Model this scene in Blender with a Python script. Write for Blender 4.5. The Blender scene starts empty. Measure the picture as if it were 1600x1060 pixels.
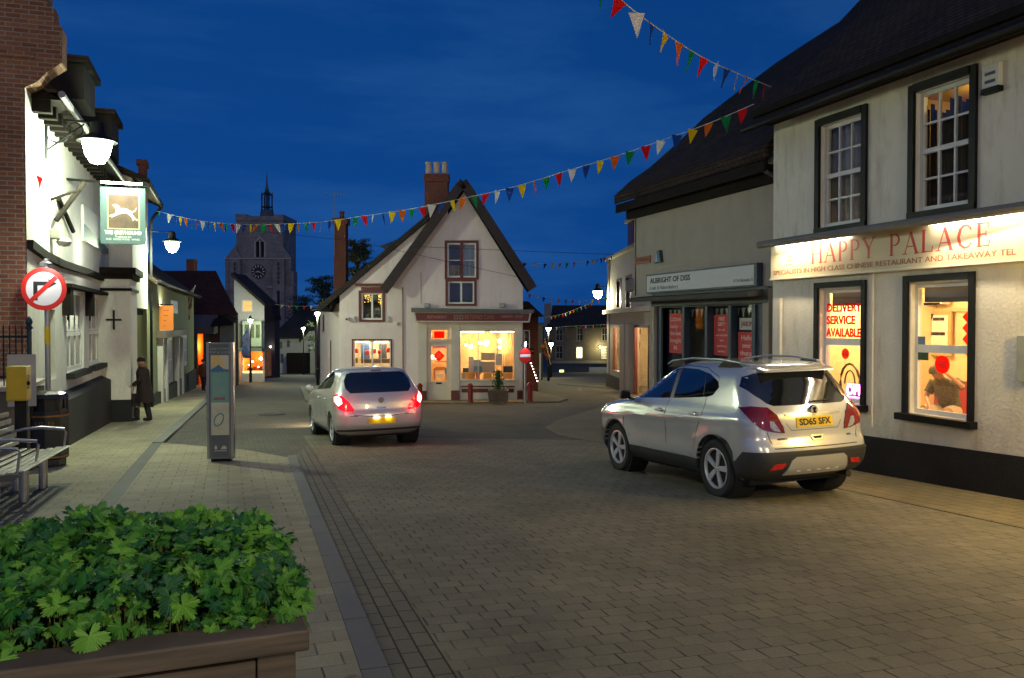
import bpy, bmesh, math, random
from mathutils import Vector, Matrix
from mathutils.bvhtree import BVHTree
SC = bpy.context.scene
COL = SC.collection
R = math.radians
random.seed(7)

# ------------------------------------------------------------ camera, sky, exposure
FPX = 1300.0
YAW = math.atan(445 / FPX)
PITCH = math.atan(26 / FPX)
CAMZ = 1.7
cam = bpy.data.cameras.new('camera')
cam.lens = FPX / 1600 * 36
cam.sensor_width = 36
cam.clip_start = 0.05
cam.clip_end = 3000
camo = bpy.data.objects.new('camera', cam)
COL.objects.link(camo)
camo.location = (0, 0, CAMZ)
camo.rotation_euler = (math.pi / 2 - PITCH, 0, -YAW)
SC.camera = camo

wd = bpy.data.worlds.new('World')
SC.world = wd
wd.use_nodes = True
wn, wl = wd.node_tree.nodes, wd.node_tree.links
wn.clear()
wo = wn.new('ShaderNodeOutputWorld')
bg = wn.new('ShaderNodeBackground')
sky = wn.new('ShaderNodeTexSky')
sky.sky_type = 'NISHITA'
sky.sun_disc = False
sky.sun_elevation = R(2.0)
sky.sun_rotation = R(160)
sky.altitude = 0
sky.air_density = 1.0
sky.dust_density = 0.2
sky.ozone_density = 4.0
# late dusk: the physical sky sets the brightness, compressed and tinted deep blue, with thin high cloud
bw = wn.new('ShaderNodeRGBToBW')
pw_ = wn.new('ShaderNodeMath'); pw_.operation = 'POWER'; pw_.inputs[1].default_value = 0.30
wl.new(sky.outputs[0], bw.inputs[0]); wl.new(bw.outputs[0], pw_.inputs[0])
tint = wn.new('ShaderNodeMix'); tint.data_type = 'RGBA'; tint.blend_type = 'MULTIPLY'
tint.inputs[0].default_value = 1.0
SKYC = (0.010, 0.142, 0.63)
tint.inputs[7].default_value = SKYC + (1,)
tc = wn.new('ShaderNodeTexCoord')
mp = wn.new('ShaderNodeMapping'); mp.inputs['Scale'].default_value = (1.2, 4.5, 8.0)
mp.inputs['Rotation'].default_value = (0.0, 0.35, 0.4)
nz = wn.new('ShaderNodeTexNoise'); nz.inputs['Scale'].default_value = 1.4; nz.inputs['Detail'].default_value = 8
nz.inputs['Roughness'].default_value = 0.6
cr = wn.new('ShaderNodeValToRGB')
cr.color_ramp.elements[0].position = 0.44; cr.color_ramp.elements[0].color = (1, 1, 1, 1)
cr.color_ramp.elements[1].position = 0.70; cr.color_ramp.elements[1].color = (3.6, 1.55, 1.2, 1)
cm = wn.new('ShaderNodeMix'); cm.data_type = 'RGBA'; cm.blend_type = 'MULTIPLY'; cm.inputs[0].default_value = 1.0
wl.new(tc.outputs['Generated'], mp.inputs['Vector'])
wl.new(mp.outputs[0], nz.inputs['Vector'])
wl.new(nz.outputs['Fac'], cr.inputs[0])
wl.new(pw_.outputs[0], tint.inputs[6])
wl.new(tint.outputs[2], cm.inputs[6])
wl.new(cr.outputs[0], cm.inputs[7])
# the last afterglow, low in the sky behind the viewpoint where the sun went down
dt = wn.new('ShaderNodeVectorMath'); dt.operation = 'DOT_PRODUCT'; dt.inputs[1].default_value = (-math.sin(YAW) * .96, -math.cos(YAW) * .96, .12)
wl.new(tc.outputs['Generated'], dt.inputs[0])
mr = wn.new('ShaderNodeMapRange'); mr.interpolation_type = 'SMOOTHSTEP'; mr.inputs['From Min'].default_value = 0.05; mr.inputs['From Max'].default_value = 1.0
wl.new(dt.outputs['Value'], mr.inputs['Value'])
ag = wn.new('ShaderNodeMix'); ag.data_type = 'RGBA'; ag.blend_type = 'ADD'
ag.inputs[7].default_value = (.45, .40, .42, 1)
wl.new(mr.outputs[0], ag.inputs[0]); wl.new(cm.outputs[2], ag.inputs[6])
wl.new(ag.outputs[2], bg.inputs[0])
bg.inputs[1].default_value = 0.15
wl.new(bg.outputs[0], wo.inputs[0])
SC.view_settings.view_transform = 'Standard'
SC.view_settings.look = 'None'
SC.view_settings.gamma = 1
SC.view_settings.exposure = 1.45
SC.render.engine = 'CYCLES'
SC.cycles.use_denoising = True
try:
    SC.cycles.denoiser = 'OPENIMAGEDENOISE'
except Exception:
    pass
SC.cycles.max_bounces = 6
SC.cycles.diffuse_bounces = 3
SC.cycles.glossy_bounces = 3
SC.cycles.transparent_max_bounces = 12
SC.cycles.sample_clamp_indirect = 4
SC.cycles.caustics_reflective = False
SC.cycles.caustics_refractive = False
SC.cycles.use_light_tree = True


def add_light(kind, loc, power, color, size=0.12, size_y=None, direction=None, name='street_light', spot=None):
    l = bpy.data.lights.new(name, kind)
    l.energy = power
    l.color = color
    if kind == 'AREA':
        l.shape = 'RECTANGLE' if size_y else 'SQUARE'
        l.size = size
        if size_y: l.size_y = size_y
    else:
        l.shadow_soft_size = size
    if spot:
        l.spot_size, l.spot_blend = spot
    o = bpy.data.objects.new(name, l)
    o.location = loc
    if direction is not None:
        o.rotation_euler = Vector(direction).to_track_quat('-Z', 'Y').to_euler()
    COL.objects.link(o)
    return o

# ------------------------------------------------------------ geometry of the view
FWD = Vector((math.sin(YAW), math.cos(YAW), 0))
RGT = Vector((math.cos(YAW), -math.sin(YAW), 0))
CAMP = Vector((0, 0, CAMZ))
_f = (FWD * math.cos(PITCH) - Vector((0, 0, 1)) * math.sin(PITCH))
_u = (FWD * math.sin(PITCH) + Vector((0, 0, 1)) * math.cos(PITCH))


def ray(px, py):
    return _f + RGT * ((px - 800) / FPX) + _u * ((530 - py) / FPX)


def gz(x, y):
    c = -0.018 * min(max(0.0, x - 1.0), 7.0)
    yy = min(y, 110.0)
    return -0.04 * yy + c


def onG(px, py):
    d = ray(px, py)
    lo, hi = 0.1, 400.0
    for _ in range(60):
        m = (lo + hi) / 2
        p = CAMP + d * m
        if p.z > gz(p.x, p.y): lo = m
        else: hi = m
    return CAMP + d * lo


class Fr:
    """a wall's frame: a = reading direction seen from outside, n = outward normal"""
    def __init__(s, o, a):
        s.o = Vector(o)
        s.a = Vector((a[0], a[1], 0)).normalized()
        s.n = Vector((s.a.y, -s.a.x, 0))

    def P(s, a, z, d=0.0):
        return s.o + s.a * a + Vector((0, 0, z)) + s.n * d

    def hit(s, px, py):
        r = ray(px, py)
        t = (s.o - CAMP).dot(s.n) / r.dot(s.n)
        p = CAMP + r * t
        return (p - s.o).dot(s.a), p.z - s.o.z

    def rect(s, x0, y0, x1, y1):
        cx, cy = (x0 + x1) / 2, (y0 + y1) / 2
        a0, a1 = s.hit(x0, cy)[0], s.hit(x1, cy)[0]
        z1, z0 = s.hit(cx, y0)[1], s.hit(cx, y1)[1]
        return min(a0, a1), max(a0, a1), z0, z1


def FR(x): return Fr((x, 0, 0), (0, -1))      # a wall on the right of the street
def FL(x): return Fr((x, 0, 0), (0, 1))       # a wall on the left of the street
def CF(z): return Fr(CAMP * 0 + FWD * z, RGT)  # a wall facing back up the street

# ------------------------------------------------------------ materials
MATS = {}


def nodes(name):
    m = bpy.data.materials.new(name)
    m.use_nodes = True
    n, l = m.node_tree.nodes, m.node_tree.links
    n.clear()
    out = n.new('ShaderNodeOutputMaterial')
    return m, n, l, out


def M(name, col, rough=0.8, metal=0.0, var=0.12, scale=3.0, bump=0.0, bscale=40.0, emit=None, estr=0.0, spec=0.5, coat=0.0, dirt=None):
    if name in MATS: return MATS[name]
    m, n, l, out = nodes(name)
    b = n.new('ShaderNodeBsdfPrincipled')
    b.inputs['Roughness'].default_value = rough
    b.inputs['Metallic'].default_value = metal
    b.inputs['Specular IOR Level'].default_value = spec
    b.inputs['Coat Weight'].default_value = coat
    b.inputs['Coat Roughness'].default_value = 0.05
    t = n.new('ShaderNodeTexCoord')
    if var > 0:
        nzt = n.new('ShaderNodeTexNoise'); nzt.inputs['Scale'].default_value = scale; nzt.inputs['Detail'].default_value = 8
        nzt.inputs['Roughness'].default_value = 0.65
        l.new(t.outputs['Object'], nzt.inputs['Vector'])
        r_ = n.new('ShaderNodeValToRGB')
        r_.color_ramp.elements[0].position = 0.28
        r_.color_ramp.elements[1].position = 0.74
        r_.color_ramp.elements[0].color = tuple(max(0, c * (1 - var)) for c in col) + (1,)
        r_.color_ramp.elements[1].color = tuple(min(1, c * (1 + var)) for c in col) + (1,)
        l.new(nzt.outputs['Fac'], r_.inputs[0])
        src = r_.outputs[0]
        if dirt:
            w = n.new('ShaderNodeTexNoise'); w.inputs['Scale'].default_value = 1.3; w.inputs['Detail'].default_value = 10
            w.inputs['Roughness'].default_value = 0.75
            mpp = n.new('ShaderNodeMapping'); mpp.inputs['Scale'].default_value = (2.5, 2.5, 0.5)
            l.new(t.outputs['Object'], mpp.inputs[0]); l.new(mpp.outputs[0], w.inputs['Vector'])
            rr = n.new('ShaderNodeValToRGB'); rr.color_ramp.elements[0].position = 0.5; rr.color_ramp.elements[1].position = 0.75
            rr.color_ramp.elements[0].color = (0, 0, 0, 1); rr.color_ramp.elements[1].color = (dirt[3],) * 3 + (1,)
            l.new(w.outputs['Fac'], rr.inputs[0])
            mx = n.new('ShaderNodeMix'); mx.data_type = 'RGBA'
            l.new(rr.outputs[0], mx.inputs[0]); l.new(src, mx.inputs[6]); mx.inputs[7].default_value = tuple(dirt[:3]) + (1,)
            src = mx.outputs[2]
        l.new(src, b.inputs['Base Color'])
    else:
        b.inputs['Base Color'].default_value = tuple(col) + (1,)
    if bump > 0:
        nb = n.new('ShaderNodeTexNoise'); nb.inputs['Scale'].default_value = bscale; nb.inputs['Detail'].default_value = 6
        l.new(t.outputs['Object'], nb.inputs['Vector'])
        bp = n.new('ShaderNodeBump'); bp.inputs['Strength'].default_value = bump; bp.inputs['Distance'].default_value = 0.02
        l.new(nb.outputs['Fac'], bp.inputs['Height']); l.new(bp.outputs[0], b.inputs['Normal'])
    if emit:
        b.inputs['Emission Color'].default_value = tuple(emit) + (1,)
        b.inputs['Emission Strength'].default_value = estr
    l.new(b.outputs[0], out.inputs[0])
    MATS[name] = m
    return m


def film(name, col, glow=.6):
    """thin coloured film or paper that light passes through"""
    if name in MATS: return MATS[name]
    m, n, l, out = nodes(name)
    d = n.new('ShaderNodeBsdfDiffuse'); d.inputs[0].default_value = tuple(col) + (1,); t = n.new('ShaderNodeBsdfTranslucent'); t.inputs[0].default_value = tuple(col) + (1,)
    mx = n.new('ShaderNodeMixShader'); mx.inputs[0].default_value = glow; l.new(d.outputs[0], mx.inputs[1]); l.new(t.outputs[0], mx.inputs[2]); l.new(mx.outputs[0], out.inputs[0])
    MATS[name] = m
    return m


def brickmat(name, c1, c2, mortar, bw, bh, ms=0.012, mode='wall', rough=0.85, bump=0.6, offset=0.5, noise=0.5, rot=0.0, lay=None, patch=0.25, sx=1.0, fade=0.0):
    """procedural brick, tile or paver; wall: (x+y, z), floor: (x, y), roof: rows up the slope"""
    if name in MATS: return MATS[name]
    m, n, l, out = nodes(name)
    b = n.new('ShaderNodeBsdfPrincipled'); b.inputs['Roughness'].default_value = rough
    b.inputs['Specular IOR Level'].default_value = 0.08 if mode.startswith('roof') else 0.3
    t = n.new('ShaderNodeTexCoord')
    s = n.new('ShaderNodeSeparateXYZ'); l.new(t.outputs['Object'], s.inputs[0])
    c = n.new('ShaderNodeCombineXYZ')
    if mode == 'wall':
        ad = n.new('ShaderNodeMath'); l.new(s.outputs[0], ad.inputs[0]); l.new(s.outputs[1], ad.inputs[1])
        l.new(ad.outputs[0], c.inputs[0]); l.new(s.outputs[2], c.inputs[1])
    elif mode == 'floor':
        l.new(s.outputs[0], c.inputs[0]); l.new(s.outputs[1], c.inputs[1])
    elif mode == 'roofy':   # ridge along y
        l.new(s.outputs[1], c.inputs[0]); l.new(s.outputs[2], c.inputs[1])
    elif mode == 'roofx':
        l.new(s.outputs[0], c.inputs[0]); l.new(s.outputs[2], c.inputs[1])
    # slight waviness so that no course is ruler straight
    wv = n.new('ShaderNodeTexNoise'); wv.inputs['Scale'].default_value = 0.9; wv.inputs['Detail'].default_value = 4
    l.new(t.outputs['Object'], wv.inputs['Vector'])
    mx = n.new('ShaderNodeVectorMath'); mx.operation = 'SCALE'; mx.inputs['Scale'].default_value = noise * bh
    sb = n.new('ShaderNodeVectorMath'); sb.operation = 'SUBTRACT'; sb.inputs[1].default_value = (0.5, 0.5, 0.5)
    l.new(wv.outputs['Color'], sb.inputs[0]); l.new(sb.outputs[0], mx.inputs[0])
    adv = n.new('ShaderNodeVectorMath'); l.new(c.outputs[0], adv.inputs[0]); l.new(mx.outputs[0], adv.inputs[1])
    mpn = n.new('ShaderNodeMapping'); mpn.inputs['Rotation'].default_value = (0, 0, rot); mpn.inputs['Scale'].default_value = (sx, 1, 1); bw = bw * sx
    l.new(adv.outputs[0], mpn.inputs[0])
    br = n.new('ShaderNodeTexBrick')
    br.inputs['Scale'].default_value = 1.0
    br.inputs['Brick Width'].default_value = bw
    br.inputs['Row Height'].default_value = bh
    br.inputs['Mortar Size'].default_value = ms
    br.inputs['Mortar Smooth'].default_value = 0.3
    br.inputs['Color1'].default_value = tuple(c1) + (1,)
    br.inputs['Color2'].default_value = tuple(c2) + (1,)
    br.inputs['Mortar'].default_value = tuple(mortar) + (1,)
    br.offset = offset
    l.new(mpn.outputs[0], br.inputs['Vector'])
    n2 = n.new('ShaderNodeTexNoise'); n2.inputs['Scale'].default_value = 0.55; n2.inputs['Detail'].default_value = 9; n2.inputs['Roughness'].default_value = 0.7
    l.new(t.outputs['Object'], n2.inputs['Vector'])
    rp = n.new('ShaderNodeValToRGB'); rp.color_ramp.elements[0].position = 0.3; rp.color_ramp.elements[1].position = 0.7
    rp.color_ramp.elements[0].color = (1 - patch,) * 3 + (1,); rp.color_ramp.elements[1].color = (1 + patch,) * 3 + (1,)
    l.new(n2.outputs['Fac'], rp.inputs[0])
    mm = n.new('ShaderNodeMix'); mm.data_type = 'RGBA'; mm.blend_type = 'MULTIPLY'; mm.inputs[0].default_value = 1
    bsrc = br.outputs['Color']
    if fade:   # joints filled with dirt and sand in places, so that they come and go
        fn = n.new('ShaderNodeTexNoise'); fn.inputs['Scale'].default_value = 3.2; fn.inputs['Detail'].default_value = 5
        l.new(t.outputs['Object'], fn.inputs['Vector'])
        fr_ = n.new('ShaderNodeMapRange'); fr_.inputs['From Min'].default_value = 0.40; fr_.inputs['From Max'].default_value = 0.60; fr_.inputs['To Max'].default_value = fade
        l.new(fn.outputs['Fac'], fr_.inputs['Value'])
        fm = n.new('ShaderNodeMath'); fm.operation = 'MULTIPLY'; l.new(fr_.outputs[0], fm.inputs[0]); l.new(br.outputs['Fac'], fm.inputs[1])
        fx = n.new('ShaderNodeMix'); fx.data_type = 'RGBA'; l.new(fm.outputs[0], fx.inputs[0]); l.new(br.outputs['Color'], fx.inputs[6])
        fx.inputs[7].default_value = tuple((p_ + q_) * .46 for p_, q_ in zip(c1, c2)) + (1,)
        # dark spots of oil and gum
        sp_ = n.new('ShaderNodeTexVoronoi'); sp_.inputs['Scale'].default_value = 1.7; l.new(t.outputs['Object'], sp_.inputs['Vector'])
        sr_ = n.new('ShaderNodeMapRange'); sr_.inputs['From Min'].default_value = 0.03; sr_.inputs['From Max'].default_value = 0.075; sr_.inputs['To Min'].default_value = 0.62; sr_.inputs['To Max'].default_value = 1.0
        l.new(sp_.outputs['Distance'], sr_.inputs['Value'])
        sm_ = n.new('ShaderNodeVectorMath'); sm_.operation = 'SCALE'; l.new(fx.outputs[2], sm_.inputs[0]); l.new(sr_.outputs[0], sm_.inputs['Scale'])
        bsrc = sm_.outputs[0]
    l.new(bsrc, mm.inputs[6]); l.new(rp.outputs[0], mm.inputs[7])
    n3 = n.new('ShaderNodeTexNoise'); n3.inputs['Scale'].default_value = 60; n3.inputs['Detail'].default_value = 4
    l.new(t.outputs['Object'], n3.inputs['Vector'])
    r3 = n.new('ShaderNodeValToRGB'); r3.color_ramp.elements[0].color = (0.72,) * 3 + (1,); r3.color_ramp.elements[1].color = (1.28,) * 3 + (1,)
    l.new(n3.outputs['Fac'], r3.inputs[0])
    m3 = n.new('ShaderNodeMix'); m3.data_type = 'RGBA'; m3.blend_type = 'MULTIPLY'; m3.inputs[0].default_value = 1
    l.new(mm.outputs[2], m3.inputs[6]); l.new(r3.outputs[0], m3.inputs[7])
    l.new(m3.outputs[2], b.inputs['Base Color'])
    if bump > 0:
        iv = n.new('ShaderNodeMath'); iv.operation = 'MULTIPLY_ADD'; iv.inputs[1].default_value = -1.0; iv.inputs[2].default_value = 1.0
        l.new(br.outputs['Fac'], iv.inputs[0])
        a2 = n.new('ShaderNodeMath'); a2.operation = 'MULTIPLY_ADD'; a2.inputs[1].default_value = 0.35
        l.new(n3.outputs['Fac'], a2.inputs[0]); l.new(iv.outputs[0], a2.inputs[2])
        bp = n.new('ShaderNodeBump'); bp.inputs['Strength'].default_value = bump; bp.inputs['Distance'].default_value = 0.01
        l.new(a2.outputs[0], bp.inputs['Height']); l.new(bp.outputs[0], b.inputs['Normal'])
    l.new(b.outputs[0], out.inputs[0])
    MATS[name] = m
    return m


def E(name, col, s):
    """something that gives off light"""
    if name in MATS: return MATS[name]
    m, n, l, out = nodes(name)
    e = n.new('ShaderNodeEmission'); e.inputs[0].default_value = tuple(col) + (1,); e.inputs[1].default_value = s
    l.new(e.outputs[0], out.inputs[0])
    MATS[name] = m
    return m


def glassmat(name='clear_glass', refl=0.10, tintc=(1, 1, 1)):
    if name in MATS: return MATS[name]
    m, n, l, out = nodes(name)
    tr = n.new('ShaderNodeBsdfTransparent'); tr.inputs[0].default_value = tuple(tintc) + (1,)
    gl = n.new('ShaderNodeBsdfGlossy'); gl.inputs['Roughness'].default_value = 0.02
    fr = n.new('ShaderNodeLayerWeight'); fr.inputs[0].default_value = 0.5
    pw5 = n.new('ShaderNodeMath'); pw5.operation = 'POWER'; pw5.inputs[1].default_value = 5
    l.new(fr.outputs['Facing'], pw5.inputs[0])
    ad = n.new('ShaderNodeMath'); ad.operation = 'MULTIPLY_ADD'; ad.inputs[1].default_value = 0.8; ad.inputs[2].default_value = refl / 2
    l.new(pw5.outputs[0], ad.inputs[0]); ad.use_clamp = True
    mx = n.new('ShaderNodeMixShader')
    l.new(ad.outputs[0], mx.inputs[0]); l.new(tr.outputs[0], mx.inputs[1]); l.new(gl.outputs[0], mx.inputs[2])
    l.new(mx.outputs[0], out.inputs[0])
    MATS[name] = m
    return m


GLASS = glassmat()
DGLASS = M('dark_window_glass', (0.012, 0.013, 0.016), 0.04, 0, 0, spec=0.8)
WHITEP = M('white_gloss_paint', (0.72, 0.71, 0.68), 0.4, 0, 0.06, 6)
BLACKP = M('black_paint', (0.006, 0.006, 0.007), 0.5, 0, 0.2, 5, spec=.2)
STEEL = M('brushed_steel', (0.5, 0.49, 0.46), 0.28, 1.0, 0.1, 9)
GREYM = M('galvanised_steel', (0.36, 0.38, 0.40), 0.45, 0.7, 0.12, 8)
IRON = M('black_iron', (0.012, 0.012, 0.012), 0.6, 0.1, 0.2, 8, spec=.25)
LAMPW = E('lamp_glow', (0.86, 1.0, 0.72), 26)

# ------------------------------------------------------------ mesh building


class MB:
    def __init__(s): s.v, s.f = [], []

    def _add(s, vs, fs):
        k = len(s.v)
        s.v += [Vector(p) for p in vs]
        s.f += [tuple(i + k for i in f) for f in fs]
        return s

    def hexa(s, p):
        return s._add(p, [(0, 1, 2, 3), (4, 7, 6, 5), (0, 4, 5, 1), (1, 5, 6, 2), (2, 6, 7, 3), (3, 7, 4, 0)])

    def box(s, x0, x1, y0, y1, z0, z1):
        return s.hexa([(x0, y0, z0), (x1, y0, z0), (x1, y1, z0), (x0, y1, z0), (x0, y0, z1), (x1, y0, z1), (x1, y1, z1), (x0, y1, z1)])

    def fbox(s, fr, a0, a1, z0, z1, d0, d1):
        P = fr.P
        return s.hexa([P(a0, z0, d0), P(a1, z0, d0), P(a1, z0, d1), P(a0, z0, d1), P(a0, z1, d0), P(a1, z1, d0), P(a1, z1, d1), P(a0, z1, d1)])

    def prism(s, fr, pts, d0, d1):
        n = len(pts)
        return s._add([fr.P(a, z, d0) for a, z in pts] + [fr.P(a, z, d1) for a, z in pts],
                      [tuple(range(n))[::-1], tuple(range(n, 2 * n))] + [(i, (i + 1) % n, n + (i + 1) % n, n + i) for i in range(n)])

    def ext(s, pts, vec):
        n = len(pts); vec = Vector(vec)
        p = [Vector(q) for q in pts]
        return s._add(p + [q + vec for q in p], [tuple(range(n))[::-1], tuple(range(n, 2 * n))] + [(i, (i + 1) % n, n + (i + 1) % n, n + i) for i in range(n)])

    def poly(s, pts):
        return s._add(pts, [tuple(range(len(pts)))])

    def tube(s, pts, r, n=8, cap=True):
        pts = [Vector(p) for p in pts]
        rs = r if isinstance(r, (list, tuple)) else [r] * len(pts)
        k = len(s.v)
        up = Vector((0, 0, 1))
        for i, p in enumerate(pts):
            d = (pts[min(i + 1, len(pts) - 1)] - pts[max(i - 1, 0)]).normalized()
            u = d.cross(up)
            if u.length < 1e-3: u = d.cross(Vector((0, 1, 0)))
            u.normalize(); w = d.cross(u)
            for j in range(n):
                t = 2 * math.pi * j / n
                s.v.append(p + (u * math.cos(t) + w * math.sin(t)) * rs[i])
        for i in range(len(pts) - 1):
            for j in range(n):
                a, b = k + i * n + j, k + i * n + (j + 1) % n
                s.f.append((a, b, b + n, a + n))
        if cap:
            s.f.append(tuple(k + j for j in range(n))[::-1])
            s.f.append(tuple(k + (len(pts) - 1) * n + j for j in range(n)))
        return s

    def lathe(s, c, prof, n=16, ax='z', close=False):
        c = Vector(c); k = len(s.v)
        for r, h in prof:
            for j in range(n):
                t = 2 * math.pi * j / n
                if ax == 'z': s.v.append(c + Vector((r * math.cos(t), r * math.sin(t), h)))
                elif ax == 'x': s.v.append(c + Vector((h, r * math.cos(t), r * math.sin(t))))
                else: s.v.append(c + Vector((r * math.cos(t), h, r * math.sin(t))))
        m = len(prof)
        for i in range(m - 1 + (1 if close else 0)):
            for j in range(n):
                a, b = k + i * n + j, k + i * n + (j + 1) % n
                i2 = (i + 1) % m
                s.f.append((a, b, k + i2 * n + (j + 1) % n, k + i2 * n + j))
        if not close:
            if prof[0][0] > 1e-4: s.f.append(tuple(k + j for j in range(n)))
            if prof[-1][0] > 1e-4: s.f.append(tuple(k + (m - 1) * n + j for j in range(n)))
        return s

    def wall(s, fr, a0, a1, z0, z1, holes=(), reveal=0.14, d=0.0):
        As = sorted({a0, a1} | {min(max(v, a0), a1) for h in holes for v in h[:2]})
        Zs = sorted({z0, z1} | {min(max(v, z0), z1) for h in holes for v in h[2:4]})
        for i in range(len(As) - 1):
            for j in range(len(Zs) - 1):
                ca, cz = (As[i] + As[i + 1]) / 2, (Zs[j] + Zs[j + 1]) / 2
                if any(h[0] < ca < h[1] and h[2] < cz < h[3] for h in holes): continue
                s.poly([fr.P(As[i], Zs[j], d), fr.P(As[i + 1], Zs[j], d), fr.P(As[i + 1], Zs[j + 1], d), fr.P(As[i], Zs[j + 1], d)])
        for h in holes:
            c = [(h[0], h[2]), (h[1], h[2]), (h[1], h[3]), (h[0], h[3])]
            for i in range(4):
                p, q = c[i], c[(i + 1) % 4]
                s.poly([fr.P(p[0], p[1], d), fr.P(p[0], p[1], d - reveal), fr.P(q[0], q[1], d - reveal), fr.P(q[0], q[1], d)])
        return s

    def build(s, name, mat, parent=None, world=True, smooth=False, bevel=0.0, clips=(), merge=True, recalc=True, mods=None):
        bm = bmesh.new()
        vs = [bm.verts.new(p) for p in s.v]
        for f in s.f:
            try: bm.faces.new([vs[i] for i in f])
            except ValueError: pass
        if merge: bmesh.ops.remove_doubles(bm, verts=bm.verts, dist=1e-5)
        for co, no in clips:
            bmesh.ops.bisect_plane(bm, geom=bm.verts[:] + bm.edges[:] + bm.faces[:], plane_co=co, plane_no=no, clear_outer=True)
        if recalc: bmesh.ops.recalc_face_normals(bm, faces=bm.faces)
        return finish(bm, name, mat, parent, world, smooth, bevel)


def root_matrix(o):
    while o.parent: o = o.parent
    return Matrix.Translation(o.location) @ o.rotation_euler.to_matrix().to_4x4()


def finish(bm, name, mat, parent=None, world=True, smooth=False, bevel=0.0):
    me = bpy.data.meshes.new(name)
    if parent is not None and world:
        bm.transform(root_matrix(parent).inverted())
    bm.to_mesh(me); bm.free()
    if isinstance(mat, (list, tuple)):
        for q in mat: me.materials.append(q)
    elif mat: me.materials.append(mat)
    if smooth:
        me.polygons.foreach_set('use_smooth', [True] * len(me.polygons))
        try: me.set_sharp_from_angle(angle=R(40))
        except Exception: pass
    o = bpy.data.objects.new(name, me)
    COL.objects.link(o)
    if parent is not None: o.parent = parent
    if bevel:
        b = o.modifiers.new('bevel', 'BEVEL'); b.width = bevel; b.segments = 2; b.limit_method = 'ANGLE'
    return o


def tag(o, label=None, cat=None, group=None, kind=None):
    if label: o['label'] = label
    if cat: o['category'] = cat
    if group: o['group'] = group
    if kind: o['kind'] = kind
    return o


def thing(name, loc, label, cat, group=None, rz=0.0, rot=None):
    o = bpy.data.objects.new(name, None)
    o.empty_display_size = 0.1
    COL.objects.link(o)
    o.location = loc
    o.rotation_euler = rot if rot else (0, 0, rz)
    return tag(o, label, cat, group)


def kids(o): return [c for c in bpy.data.objects if c.parent == o]


def copy_tree(o, parent=None, mp_=None):
    if mp_ is None:
        mp_ = {}
        for c in bpy.data.objects:
            if c.parent: mp_.setdefault(c.parent.name, []).append(c)
    c = o.copy(); COL.objects.link(c)
    if parent: c.parent = parent
    for ch in mp_.get(o.name, []): copy_tree(ch, c, mp_)
    return c


def text(body, fr, a, z, size, mat, parent, name='lettering', d=0.01, align='CENTER', xs=1.0, ext=0.003, bold=0.0, world=True, shear=0.0):
    cu = bpy.data.curves.new('t', 'FONT')
    cu.body = body; cu.size = size; cu.align_x = align; cu.align_y = 'BOTTOM_BASELINE' if False else 'CENTER'
    cu.extrude = ext; cu.offset = bold; cu.resolution_u = 3; cu.shear = shear
    cu.space_line = 1.05
    o = bpy.data.objects.new('t', cu); COL.objects.link(o)
    dg = bpy.context.evaluated_depsgraph_get(); dg.update()
    me = bpy.data.meshes.new_from_object(o.evaluated_get(dg))
    bpy.data.objects.remove(o)
    bm = bmesh.new(); bm.from_mesh(me)
    for v in bm.verts:
        v.co = fr.P(a + v.co.x * xs, z + v.co.y, d + v.co.z)
    bpy.data.meshes.remove(me)
    return finish(bm, name, mat, parent, world)


def window(parent, fr, r, fmat, cols=2, rows=2, pane=DGLASS, d=-0.06, fw=0.05, bar=0.025, sash=False, th=0.05, name='window', rail=None, mull=()):
    """a window frame with glazing bars, its pane a sub-part"""
    a0, a1, z0, z1 = r
    mb = MB()
    mb.fbox(fr, a0, a0 + fw, z0, z1, d, d + th); mb.fbox(fr, a1 - fw, a1, z0, z1, d, d + th)
    mb.fbox(fr, a0 + fw, a1 - fw, z0, z0 + fw * 1.2, d, d + th); mb.fbox(fr, a0 + fw, a1 - fw, z1 - fw, z1, d, d + th)
    ia0, ia1, iz0, iz1 = a0 + fw, a1 - fw, z0 + fw * 1.2, z1 - fw
    zs = [iz0 + (iz1 - iz0) * k / rows for k in range(1, rows)]
    if sash:
        mid = iz0 + (iz1 - iz0) * (rail or 0.5)
        mb.fbox(fr, ia0, ia1, mid - bar * 1.1, mid + bar * 1.1, d + .002, d + th * 1.15)
        zs = [q for q in zs if abs(q - mid) > 0.05]
    for q in zs: mb.fbox(fr, ia0, ia1, q - bar / 2, q + bar / 2, d + 0.008, d + th * .8)
    for k in range(1, cols):
        q = ia0 + (ia1 - ia0) * k / cols
        w = bar * (2.2 if k in mull else 1)
        mb.fbox(fr, q - w / 2, q + w / 2, iz0, iz1, d + 0.006, d + th * .85)
    o = mb.build(name, fmat, parent)
    MB().fbox(fr, ia0 - .01, ia1 + .01, iz0 - .01, iz1 + .01, d + 0.012, d + 0.02).build('pane', pane, o)
    return o


def curtain(parent, fr, a0, a1, z0, z1, d, mat, n=9, amp=0.03, name='curtain'):
    mb = MB(); N = n * 6
    for i in range(N):
        t0, t1 = i / N, (i + 1) / N
        x0, x1 = a0 + (a1 - a0) * t0, a0 + (a1 - a0) * t1
        y0, y1 = amp * math.sin(t0 * n * 6.283 + math.sin(t0 * 9)), amp * math.sin(t1 * n * 6.283 + math.sin(t1 * 9))
        mb.poly([fr.P(x0, z0, d + y0), fr.P(x1, z0, d + y1), fr.P(x1, z1, d + y1), fr.P(x0, z1, d + y0)])
    return mb.build(name, mat, parent, smooth=True)


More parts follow.
